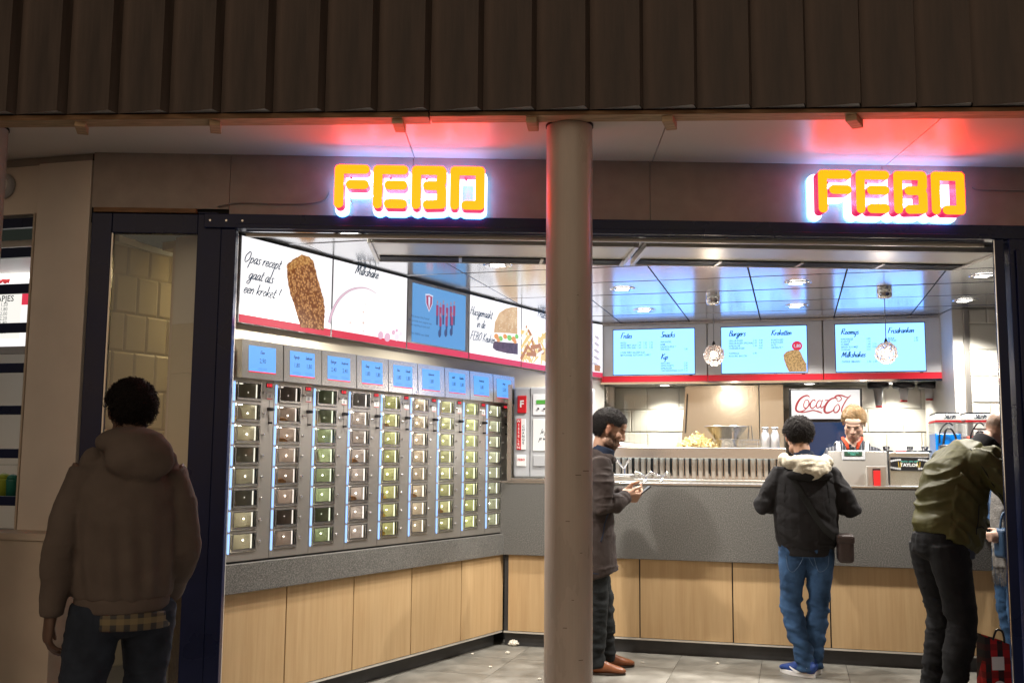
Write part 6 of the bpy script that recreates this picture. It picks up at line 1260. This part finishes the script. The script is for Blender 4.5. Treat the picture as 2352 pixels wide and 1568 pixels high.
def pinstripe():
    mat('pinstripe', (.04, .042, .05), .8); m, n, L, b = nodes('pinstripe'); tc = n.new('ShaderNodeTexCoord'); sep = n.new('ShaderNodeSeparateXYZ'); L.new(tc.outputs['Object'], sep.inputs[0]); w1 = n.new('ShaderNodeMath'); w1.operation = 'MULTIPLY'; w1.inputs[1].default_value = 260; L.new(sep.outputs[0], w1.inputs[0]); s1 = n.new('ShaderNodeMath'); s1.operation = 'SINE'; L.new(w1.outputs[0], s1.inputs[0]); rp = n.new('ShaderNodeValToRGB'); e = rp.color_ramp.elements; e[0].position = .75; e[0].color = (.018, .020, .028, 1); e[1].position = .95; e[1].color = (.20, .20, .22, 1); L.new(s1.outputs[0], rp.inputs[0]); L.new(rp.outputs[0], b.inputs['Base Color'])
pinstripe(); fabric('collar_orange', (.50, .065, .03)); fabric('apron_white', (.72, .70, .68)); fabric('jacket_denim', (.03, .06, .12), var=.3); fabric('scarf_grey', (.16, .15, .14), bs=90, bump=.6); fabric('jeans_mid', (.05, .11, .22), var=.35, vs=8); mat('phone', (.02, .02, .022), .2); emat('phone_screen', (.5, .6, .7), .35)
STD = dict(pelvis=(0, 0, .93), chest=(0, 0, 1.28), neck=(0, -.01, 1.47), shL=(-.18, 0, 1.43), shR=(.18, 0, 1.43), elL=(-.25, -.02, 1.14), elR=(.25, -.02, 1.14), wrL=(-.26, .08, .88), wrR=(.26, .08, .88), hipL=(-.09, 0, .90), hipR=(.09, 0, .90), kneeL=(-.10, .02, .49), kneeR=(.10, .02, .49), ankL=(-.10, -.03, .09), ankR=(.10, -.03, .09))
# ---- man in the hooded jacket, back to the camera, at the left
J = dict(STD, neck=(0, .02, 1.49), elL=(-.228, -.05, 1.165), wrL=(-.25, .0, .90), elR=(.215, -.02, 1.14), wrR=(.19, .15, .95), hipL=(-.09, 0, .90), hipR=(.10, 0, .90), kneeL=(-.15, -.02, .48), kneeR=(.11, .14, .50), ankL=(-.20, -.22, .12), ankR=(.12, .16, .09))
t = person('man in a taupe hooded jacket walking past with his back to the camera', (-1.50, 4.05, -.003), -24, 1.0)
T = headT((.0, .055, 1.665), 10, -8, 0, 1.0)
skin_body(t, J, T, (.16, .10, .075), [(J['wrL'], (-.10, .12, -1), (.9, .2, 0), (0, 1, 0), .35, 1.1)])
hair(t, T, 'curly', 'hair_black', 3, 2400, lift=1.0, nape=-.10)
def hood1(b): b.ell((0, -.070, 1.55), (.135, .08, .060)); b.ell((.03, -.115, 1.485), (.13, .06, .085)); b.ell((.09, -.09, 1.52), (.065, .06, .055)); b.tube([(-.13, -.02, 1.49), (-.14, .05, 1.47), (-.08, .12, 1.43)], [.045, .045, .035], 10, dome=.5); b.tube([(.13, -.02, 1.49), (.14, .05, 1.47), (.08, .12, 1.43)], [.045, .045, .035], 10, dome=.5)
me = top_mesh([((0, .0, .955), (.175, .140)), ((0, 0, .99), (.182, .148)), ((0, -.01, 1.10), (.188, .150)), ((0, -.02, 1.25), (.192, .145)), ((0, -.015, 1.38), (.180, .125)), ((0, -.01, 1.46), (.125, .10)), ((0, 0, 1.50), (.09, .085))],
    [([(-.12, -.01, 1.41), (-.16, 0, 1.42), (-.198, -.01, 1.30), J['elL'], (-.24, -.02, 1.02), J['wrL']], [.066, .068, .066, .062, .055, .044]), ([(.12, -.01, 1.41), (.16, 0, 1.42), (.194, -.01, 1.30), J['elR'], (.21, .07, 1.04), J['wrR']], [.066, .068, .067, .064, .057, .046])], hood1, .009, 6)
def f1(P): ang = np.arctan2(P[:, 0], -P[:, 1]); return (.006 * np.sin(ang * 13 + 1.5 * np.sin(P[:, 2] * 6)) * np.exp(-((P[:, 2] - 1.08) / .15) ** 2) + .004 * vnoise(P, (8, 8, 18), 4) * (np.abs(P[:, 0]) > .19)) * (P[:, 2] < 1.42)
wrinkle(me, .004, (6, 6, 9), 2, .003, f1, .002); finish(me, 'hooded_jacket', 'hoodie_taupe', t)
b = M(); b.tube([(0, 0, .905), (0, 0, .965)], [(.172, .138), (.178, .142)], 28, right=(1, 0, 0)); finish(remesh(b, .009, 2), 'waistband', 'hoodie_taupe', t)
b = M(); b.tube([(.02, -.005, .845), (.02, -.005, .91)], [(.168, .134), (.170, .136)], 26, right=(1, 0, 0)); finish(remesh(b, .009, 2), 'shirt_tail', 'shirt_plaid', t)
finish(legs_mesh(J, (.16, .13), .098, .076, .068, seed=3, waist=(.155, .12)), 'jeans', 'denim_dark', t)
for s in 'LR': shoe(t, J['ank' + s], .1 if s == 'R' else -.15, 'shoe_brown', 'sole_dark')
# ---- man with the phone
J = dict(STD, pelvis=(0, -.02, .93), chest=(0, .0, 1.28), neck=(0, .045, 1.50), shL=(-.17, .02, 1.43), shR=(.17, .02, 1.43), elL=(-.22, .02, 1.13), elR=(.23, .02, 1.13), wrL=(-.06, .22, 1.225), wrR=(.07, .21, 1.20), hipL=(-.085, -.02, .90), hipR=(.085, -.03, .90), kneeL=(-.10, .08, .49), kneeR=(.09, .01, .49), ankL=(-.11, .10, .09), ankR=(.10, -.01, .09))
t = person('bearded man in a dark brown coat looking down at his phone beside the column', (.605, 7.47, .008), 86, 1.02)
T = headT((0, .105, 1.665), 24, 4, 0, 1.14)
skin_body(t, J, T, (.40, .235, .16), [(J['wrR'], (-.25, 1, -.08), (-.75, -.1, .65), (0, .2, 1), .55, 1.12), (J['wrL'], (.25, 1, .0), (.75, -.1, .65), (0, .2, 1), .6, 1.12)], .0052, beard=(.035, .022, .016, .95), brow=(.015, .010, .008), ruddy=.06)
hair(t, T, 'curly', 'hair_black', 5, 2600, front=.088, lift=.85)
def col2(b): b.tube([(-.095, .03, 1.46), (-.085, .10, 1.47), (0, .135, 1.455)], [.030, .030, .026], 10, dome=.5); b.tube([(.095, .03, 1.46), (.085, .10, 1.47), (0, .135, 1.455)], [.030, .030, .026], 10, dome=.5); b.tube([(-.09, .02, 1.48), (0, -.05, 1.51), (.09, .02, 1.48)], [.032, .036, .032], 10, dome=.5)
me = top_mesh([((0, .015, .655), (.195, .165)), ((0, .0, .70), (.20, .165)), ((0, -.01, .85), (.198, .155)), ((0, -.01, 1.02), (.182, .145)), ((0, -.005, 1.18), (.19, .145)), ((0, .0, 1.34), (.195, .135)), ((0, .015, 1.43), (.16, .11)), ((0, .035, 1.50), (.085, .08))],
    [([(-.11, .015, 1.41), J['shL'], (-.205, .03, 1.29), J['elL'], (-.16, .12, 1.17), J['wrL']], [.075, .076, .070, .064, .056, .046]), ([(.11, .015, 1.41), J['shR'], (.215, .03, 1.29), J['elR'], (.17, .12, 1.155), J['wrR']], [.075, .078, .072, .066, .058, .047])], col2, .008, 5)
def f2(P): Qs = np.stack([P[:, 0] * 9, P[:, 1] * 9 , P[:, 2] * 26 + P[:, 1] * 16], 1); return .008 * vnoise(Qs, 1.0, 3) * (np.abs(P[:, 0]) > .14) * (P[:, 2] > 1.05) + .007 * vnoise(Qs, .7, 6) * np.exp(-((P[:, 2] - .98) / .18) ** 2)
wrinkle(me, .0035, (7, 7, 10), 4, .0025, f2, .006); finish(me, 'coat', 'coat_brown', t)
seam(me, [(.23, .07, 1.05), (.23, .06, .98), (.23, .02, .90)], .004, 'coat_lining', t, 'pocket_seam')
seam(me, [(.22, -.05, .68), (.22, .05, .68), (.12, .2, .68)], .003, 'coat_lining', t, 'hem_seam')
b = M(); b.tube([(0, .05, 1.47), (0, .075, 1.545)], [(.082, .085), (.076, .078)], 20, right=(1, 0, 0)); finish(remesh(b, .007, 2), 'scarf_collar', 'coat_lining', t)
finish(legs_mesh(J, (.155, .12), .088, .068, .060, seed=5), 'jeans', 'jeans_charcoal', t)
shoe(t, J['ankL'], -.12, 'shoe_brown', 'sole_dark'); shoe(t, J['ankR'], .22, 'shoe_brown', 'sole_dark')
ph = thing('phone', 'dark phone held in both hands by the bearded man', 'phone', loc=(0, 0, 0)); ph.matrix_world = Matrix.Translation(Vector((.605 + .345, 7.465, 1.262))) @ Matrix.Rotation(-R(86), 4, 'Z') @ Matrix.Rotation(R(38), 4, 'X')
M().box(-.038, .038, -.075, .075, -.005, .005).build('case', 'phone', ph, bevel=.004, seg=3); M().box(-.034, .034, -.068, .068, .0052, .006).build('display', 'phone_screen', ph)
# ---- customer in the black hooded jacket
J = dict(STD, neck=(0, .03, 1.47), chest=(0, .0, 1.27), shL=(-.175, .01, 1.395), shR=(.175, .01, 1.395), elL=(-.295, -.02, 1.16), elR=(.305, -.01, 1.15), wrL=(-.18, .22, 1.20), wrR=(.18, .22, 1.20), hipL=(-.095, 0, .88), hipR=(.095, 0, .88), kneeL=(-.12, .0, .47), kneeR=(.07, .02, .47), ankL=(-.03, -.05, .10), ankR=(.035, .07, .10))
t = person('customer in a black jacket with pale fleece hood and blue jeans at the counter', (2.105, 7.38, .008), 12, 1.0)
T = headT((-.03, .10, 1.655), 22, -6, 0, 1.12)
skin_body(t, J, T, (.38, .22, .15)); hair(t, T, 'curly', 'hair_black', 7, 2600, lift=1.0, nape=-.085)
me = top_mesh([((0, 0, .885), (.195, .150)), ((0, -.005, .95), (.215, .165)), ((0, -.01, 1.08), (.222, .165)), ((0, -.01, 1.24), (.222, .158)), ((0, -.005, 1.37), (.205, .13)), ((0, .0, 1.44), (.14, .10)), ((0, .02, 1.49), (.09, .085))],
    [([(-.10, 0, 1.385), J['shL'], (-.245, -.01, 1.28), J['elL'], (-.26, .10, 1.165), J['wrL']], [.066, .068, .069, .067, .060, .048]), ([(.10, 0, 1.385), J['shR'], (.25, -.01, 1.27), J['elR'], (.265, .10, 1.16), J['wrR']], [.066, .068, .069, .067, .060, .048])], None, .008, 4)
def f3(P): Qs = np.stack([P[:, 0] * 5, P[:, 1] * 5, P[:, 2] * 22 + P[:, 0] * 14], 1); return .011 * vnoise(Qs, 1.0, 4) * np.exp(-((P[:, 2] - 1.05) / .2) ** 2) + .009 * vnoise(P, (8, 8, 24), 2) * (np.abs(P[:, 0]) > .23)
wrinkle(me, .004, (6, 6, 9), 6, .003, f3, .008); finish(me, 'fleece_jacket', 'fleece_black', t); jk = me
b = M(); b.tube([(0, 0, .825), (0, 0, .90)], [(.182, .138), (.192, .146)], 26, right=(1, 0, 0)); finish(remesh(b, .009, 2), 'waistband', 'fleece_black', t)
b = M(); b.ell((.0, -.095, 1.475), (.165, .08, .060)); b.ell((.03, -.140, 1.425), (.125, .05, .070)); b.tube([(-.15, -.06, 1.49), (-.14, .02, 1.51), (-.10, .09, 1.47)], [.042, .04, .03], 10, dome=.5); b.tube([(.15, -.06, 1.47), (.145, .02, 1.50), (.10, .09, 1.46)], [.045, .042, .03], 10, dome=.5); b.tube([(-.14, -.09, 1.50), (-.03, -.15, 1.455), (.07, -.165, 1.405), (.15, -.10, 1.45)], [.032, .036, .038, .036], 10, dome=.5)
me = remesh(b, .008, 4); wrinkle(me, .004, (22, 22, 22), 9, .003); finish(me, 'hood_lining', 'sherpa', t)
b = M(); b.ell((.02, -.105, 1.395), (.165, .085, .050)); me = remesh(b, .009, 3); finish(me, 'hood', 'fleece_black', t)
b = M(); b.tube([(0, .03, 1.48), (0, .055, 1.55)], [(.075, .078), (.072, .074)], 18, right=(1, 0, 0)); finish(remesh(b, .007, 2), 'inner_collar', 'coat_lining', t)
seam(jk, [(-.12, .06, 1.50), (-.12, -.05, 1.48), (-.10, -.2, 1.36), (.02, -.25, 1.18), (.14, -.25, 1.02), (.235, -.12, .94), (.25, -.03, .92)], 0, 'strap', t, 'bag_strap', .006, (.004, .021))
for s in (-1, 1): seam(jk, [(s * .10, -.03, 1.47), (s * .165, -.16, 1.36), (s * .17, -.15, 1.2)], .0025, 'strap', t, 'sleeve_seam')
bg_ = thing('shoulder_bag', 'small dark brown shoulder bag at the hip of the customer in black', 'bag', loc=(2.105 + .245 * math.cos(R(12)) - .02 * math.sin(R(12)), 7.38 - .245 * math.sin(R(12)) - .06, .0), rz=-R(14)); M().box(-.055, .055, -.11, .08, .80, .985).build('pouch', 'bag_brown', bg_, bevel=.03, seg=4); M().box(-.060, .060, -.116, .085, .93, .995).build('flap', 'bag_brown', bg_, bevel=.02, seg=3)
jn = legs_mesh(J, (.175, .14), .098, .074, .064, top=.97, seed=7, fold=.0075, waist=(.165, .13)); finish(jn, 'jeans', 'jeans_blue', t)
for s in (-1, 1):
    seam(jn, [(s * .035, -.16, .83), (s * .04, -.16, .74), (s * .10, -.16, .715), (s * .155, -.13, .745), (s * .16, -.12, .83)], .0022, 'seam', t, 'pocket_seam')
seam(jn, [(0, -.16, .86), (0, -.16, .80), (.0, -.15, .76)], .002, 'seam', t, 'rear_seam')
shoe(t, J['ankR'], .15, 'sneaker_blue', 'sole_white', .30, True, 'sole_white', 'sole_white'); shoe(t, J['ankL'], -.85, 'sneaker_blue', 'sole_white', .30, True, 'sole_white', 'sole_white')
# ---- leaning man in the bomber jacket
J = dict(STD, pelvis=(0, -.01, .94), chest=(0, .17, 1.30), neck=(0, .315, 1.505), shL=(-.19, .21, 1.42), shR=(.20, .20, 1.42), elL=(-.26, .30, 1.22), elR=(.29, .36, 1.15), wrL=(-.10, .52, 1.34), wrR=(.10, .52, 1.30), hipL=(-.095, -.02, .90), hipR=(.095, -.02, .90), kneeL=(-.10, .06, .48), kneeR=(.10, .055, .48), ankL=(-.10, -.02, .09), ankR=(.10, -.03, .09))
t = person('leaning man in a shiny olive bomber jacket half hidden by the dark post', (2.745, 6.62, .008), 78, 1.06)
T = headT((0, .445, 1.585), 36, 5, 0, 1.08)
skin_body(t, J, T, (.46, .28, .20), [(J['wrR'], (-.2, 1, .2), (-.8, 0, .3), (0, .2, 1), .7, 1.05), (J['wrL'], (.2, 1, .2), (.8, 0, .3), (0, .2, 1), .7, 1.05)], .0065, beard=(.12, .07, .04, .6), buzz=(.14, .10, .07))
m_ = M(); rg = random.Random(9)      # longer blond top of the hair
for k in range(260):
    a, q = rg.uniform(-.9, .9), rg.uniform(-.5, 1.0); p = np.array((.055 * a, .075 * q - .01, .035 + .086 * math.sqrt(max(.05, 1 - (.7 * a) ** 2 - (.72 * q) ** 2)))); l = rg.uniform(.03, .05); m_.tube([p, p + (rg.uniform(-.006, .006), .4 * l, .012), p + (rg.uniform(-.012, .012), l, .004)], [.004, .005, .0015], 5)
m_.xf(T); m_.build('hair', 'hair_blond', t, True)
me = top_mesh([((0, .03, .905), (.185, .165)), ((0, .045, .95), (.20, .205)), ((0, .075, 1.06), (.205, .215)), ((0, .085, 1.20), (.205, .20)), ((0, .13, 1.32), (.205, .185)), ((0, .20, 1.42), (.185, .14)), ((0, .27, 1.48), (.105, .10))],
    [([(-.12, .17, 1.40), J['shL'], (-.25, .26, 1.31), J['elL'], (-.20, .39, 1.30), J['wrL']], [.09, .10, .10, .09, .075, .05]), ([(.12, .16, 1.40), J['shR'], (.265, .275, 1.29), J['elR'], (.21, .45, 1.22), J['wrR']], [.085, .092, .095, .088, .075, .052])], None, .0085, 5)
def f4(P):
    n1 = vnoise(P, 6, 11); arm = (P[:, 0] > .17); Qs = np.stack([P[:, 0] * 5, P[:, 1] * 6, P[:, 2] * 19 - P[:, 1] * 9], 1); Qa = np.stack([P[:, 0] * 8, (P[:, 1] - P[:, 2]) * 7, (P[:, 2] * .8 + P[:, 1] * .9) * 24], 1); return (.013 * (1 - 2 * np.abs(vnoise(Qs, 1.0, 5))) * (P[:, 2] > .96) - .004) * (~arm) + .012 * (1 - 2.2 * np.abs(vnoise(Qa, 1.0, 7))) * arm - .003
wrinkle(me, .006, (6, 6, 12), 8, .003, f4, .005); finish(me, 'bomber_jacket', 'bomber', t)
for pts in ([(.15, .12, 1.5), (.24, .10, 1.40), (.27, .15, 1.28), (.27, .22, 1.16)], [(.3, .12, 1.15), (.3, .11, 1.06), (.3, .09, .95)], [(.3, .20, 1.01), (.3, .15, 1.045), (.3, .10, 1.0)]) : seam(me, pts, .0032, 'rib_black', t, 'jacket_seam')
b = M(); b.tube([(0, .285, 1.46), (0, .355, 1.535)], [(.095, .095), (.084, .086)], 20, right=(1, 0, 0)); finish(remesh(b, .008, 2), 'rib_collar', 'rib_black', t)
b = M(); b.tube([(0, .015, .845), (0, .02, .93)], [(.188, .158), (.190, .168)], 26, right=(1, 0, 0)); me = remesh(b, .009, 2); wrinkle(me, .003, (8, 8, 20), 3); finish(me, 'shirt_hem', 'tee_grey', t)
finish(legs_mesh(J, (.175, .15), .108, .083, .068, seed=9, fold=.007, waist=(.17, .14)), 'jeans', 'jeans_black', t)
for s in 'LR': shoe(t, J['ank' + s], .12, 'rib_black', 'sole_dark', .29, True)
# ---- cashier
u5, z5 = CW.m(1957, 1000, -.78); q = CW.w(u5, -.78, 0)
J = dict(STD, shL=(-.15, 0, 1.375), shR=(.15, 0, 1.375), neck=(0, .05, 1.47), chest=(0, .01, 1.26), elL=(-.25, .02, 1.13), elR=(.25, .02, 1.13), wrL=(-.16, .28, 1.10), wrR=(.17, .26, 1.10))
t = person('fair haired cashier in a pinstripe shirt with an orange collar behind the counter', (q[0], q[1], .18), 197, 1.0)
T = headT((-.015, .14, 1.625), 36, 10, -5, 1.07)
skin_body(t, J, T, (.62, .42, .33), [(J['wrR'], (-.3, 1, -.3), (0, 0, -1), (-1, 0, 0), .4, 1.0), (J['wrL'], (.3, 1, -.3), (0, 0, -1), (1, 0, 0), .4, 1.0)], .005, beard=(.32, .15, .07, .55), brow=(.26, .14, .06), ruddy=.2)
hair(t, T, 'straight', 'hair_blond', 4, 1900, front=.080, lift=.2, nape=-.05, comb=(.75, -.8, .0))
me = top_mesh([((0, 0, .93), (.175, .13)), ((0, 0, 1.10), (.175, .13)), ((0, 0, 1.28), (.195, .135)), ((0, .01, 1.39), (.185, .115)), ((0, .02, 1.45), (.13, .09)), ((0, .035, 1.49), (.08, .075))],
    [([(-.09, 0, 1.40), (-.165, 0, 1.385), (-.215, .0, 1.27), J['elL'], (-.22, .16, 1.11), J['wrL']], [.055, .060, .060, .055, .05, .042]), ([(.09, 0, 1.40), (.165, 0, 1.385), (.215, .0, 1.27), J['elR'], (.22, .15, 1.11), J['wrR']], [.055, .060, .060, .055, .05, .042])], None, .008, 5)
wrinkle(me, .003, (8, 8, 10), 3, cr=.005); finish(me, 'shirt', 'pinstripe', t)
for s in (-1, 1):
    m_ = M(); m_.tube([(s * .075, .0, 1.515), (s * .072, .06, 1.50), (s * .045, .115, 1.46), (s * .035, .13, 1.415)], [(.005, .011), (.005, .014), (.006, .016), (.005, .011)], 10, right=(0, .3, 1)); m_.build('collar', 'collar_orange', t, True)
    m_ = M(); m_.tube(spline([(s * .13, -.08, 1.45), (s * .115, .03, 1.475), (s * .105, .118, 1.40), (s * .105, .142, 1.28), (s * .11, .14, 1.10)], 5), [(.016, .004)] * 21, 8, right=(1, 0, 0)); m_.build('apron_strap', 'apron_white', t, True)
m_ = M(); m_.tube([(0, .118, 1.43), (0, .138, 1.35), (0, .142, 1.20)], [(.016, .004)] * 3, 8, right=(1, 0, 0)); m_.build('placket', 'rib_black', t)
for z in (1.36, 1.28): M().ell((0, .146, z), (.008, .004, .008), 10, 6).build('button', 'white_plastic', t, True)
b = M(); b.tube([(0, .01, .55), (0, .0, 1.05)], [(.20, .15), (.182, .137)], 24, right=(1, 0, 0)); finish(remesh(b, .01, 2), 'apron', 'apron_white', t)
finish(legs_mesh(J, voxel=.012, seed=2), 'trousers', 'jeans_black', t)
for s in 'LR': shoe(t, J['ank' + s], .1, 'rib_black', 'sole_dark')
# ---- person behind the dark post
J = dict(STD, kneeL=(-.09, .06, .49), ankL=(-.10, -.02, .09), kneeR=(.09, .02, .49), ankR=(.10, -.08, .09), wrL=(-.20, .20, 1.02), wrR=(.18, .22, 1.02))
t = person('person with a fringed grey scarf and blue jeans, mostly hidden by the right post', (3.50, 7.22, .008), 262, .97)
T = headT((0, .03, 1.655), 5, 0, 0, 1.0)
skin_body(t, J, T, (.50, .32, .24), [(J['wrR'], (-.3, 1, 0), (-1, 0, 0), (0, 0, 1), .6), (J['wrL'], (.3, 1, 0), (1, 0, 0), (0, 0, 1), .6)], .009); hair(t, T, 'straight', 'hair_brown', 6, 420, lift=1.1, nape=-.11, comb=(.1, -.4, -.6))
me = top_mesh([((0, 0, .86), (.175, .135)), ((0, 0, 1.02), (.165, .125)), ((0, 0, 1.25), (.185, .135)), ((0, 0, 1.38), (.17, .11)), ((0, 0, 1.47), (.08, .075))],
    [([(-.11, 0, 1.38), J['shL'], (-.22, -.01, 1.28), J['elL'], (-.23, .09, 1.07), J['wrL']], [.07, .07, .064, .056, .05, .042]), ([(.11, 0, 1.38), J['shR'], (.22, -.01, 1.28), J['elR'], (.23, .09, 1.07), J['wrR']], [.07, .07, .064, .056, .05, .042])], None, .011, 4)
wrinkle(me, .004, (8, 8, 10), 5); finish(me, 'denim_jacket', 'jacket_denim', t)
b = M(); b.tube([(0, .02, 1.40), (0, .03, 1.53)], [(.13, .12), (.10, .10)], 20, right=(1, 0, 0)); b.tube([(-.06, .13, 1.42), (-.07, .165, 1.2), (-.08, .17, .80)], [(.07, .02), (.08, .018), (.085, .012)], 14, right=(1, 0, 0)); me = remesh(b, .01, 3); wrinkle(me, .004, (18, 18, 18), 5); finish(me, 'scarf', 'scarf_grey', t)
m_ = M()
for k in range(34): x = -.16 + .16 * k / 33; m_.tube([(x, .17 + random.uniform(-.01, .01), .81), (x + random.uniform(-.008, .008), .175, .76), (x + random.uniform(-.015, .015), .175, .69 + random.uniform(-.02, .02))], [.003, .003, .0015], 4)
m_.build('scarf_fringe', 'scarf_grey', t); finish(legs_mesh(J, (.165, .135), .09, .066, .054, voxel=.011, seed=4), 'jeans', 'jeans_mid', t)
for s in 'LR': shoe(t, J['ank' + s], .1, 'rib_black', 'sole_dark', .26)
hb2 = thing('blue_handbag', 'dark blue handbag carried in front of the hidden person', 'bag', loc=(3.385, 7.02, .86), rz=.2); M().box(-.10, .10, -.06, .06, .0, .20).build('bag_body', mat('bag_blue', (.02, .05, .10), .45), hb2, bevel=.025, seg=4); M().tube(spline([(-.08, 0, .19), (-.05, 0, .30), (.05, 0, .30), (.08, 0, .19)], 5), .008, 8).build('handle', 'bag_blue', hb2, True)
# ------------------------------------------------------------------ hang prints and fittings under the part that carries them
def base(o): return o.name.split('.')[0]
RULES = {'display_digits': 'display', 'sticker_print': 'instruction_sticker', 'sticker_edge': 'instruction_sticker', 'lens': 'trim_ring', 'louvre': 'trim_ring', 'bowl_inside': 'bowl', 'rim_bead': 'bowl', 'pocket_seam': 'jeans', 'rear_seam': 'jeans',
         'jacket_seam': 'bomber_jacket', 'lcd_lettering': 'lcd', 'buttons': 'control_panel', 'panel_lettering': 'control_panel', 'panel_small_lettering': 'control_panel', 'cup_symbols': 'control_panel', 'lid_lettering': 'lid', 'lid_band': 'lid', 'lid_top': 'lid', 'tap_lever': 'tap_housing',
         'cup_rim': 'cup', 'logo_letter': 'logo_label', 'button_lettering': 'coin_button', 'header_lettering': 'header', 'coat_edge': 'coat', 'price_dot': 'screen', 'price_lettering': 'screen', 'screen_rim': 'screen', 'grille_slats': 'housing', 'card_heading': 'price_card', 'card_prices': 'price_card', 'scarf_fringe': 'scarf', 'print_patch': 'bag_body', 'print_ring': 'bag_body'}
for root in [o for o in bpy.data.objects if o.parent is None and o.get('category')]:
    kids = {base(c): c for c in reversed(list(root.children))}
    for c in list(root.children):
        n_ = base(c); tgt = RULES.get(n_)
        if tgt is None and (n_.endswith('_picture') or n_.endswith('lettering') or n_.endswith('emblem') or n_ == 'croquette_core'): tgt = 'screen' if 'screen' in kids else ('panel' if 'panel' in kids else None)
        if root.get('category') == 'change machine' and n_ in ('script_lettering',): tgt = 'info_panel'
        p = kids.get(tgt) if tgt else None
        if n_ == 'coat_edge': p = kids.get('coat') or kids.get('jeans')
        if n_ == 'pocket_seam' and 'coat' in kids: p = kids['coat']
        if p is not None and p is not c and c.parent is root and p.matrix_basis == Matrix.Identity(4): c.parent = p
        if n_.endswith('lettering') or n_.endswith('_picture') or n_ in ('cup_symbols', 'buttons', 'sticker_print', 'card_prices', 'card_heading', 'laces', 'scarf_fringe', 'hair', 'crystal_globe', 'wire_cage', 'grille_slats'): c['kind'] = 'stuff'
    if root.get('category') == 'person':
        shoes = [c for c in root.children if base(c) == 'shoe']; cen = lambda o: sum((v.co for v in o.data.vertices), Vector()) / max(1, len(o.data.vertices))
        sc_s = [(cen(s), s) for s in shoes]
        for c in list(root.children):
            if base(c) in ('sole', 'laces', 'side_stripe') and shoes: k = cen(c); c.parent = min(sc_s, key=lambda q: (q[0] - k).length)[1]
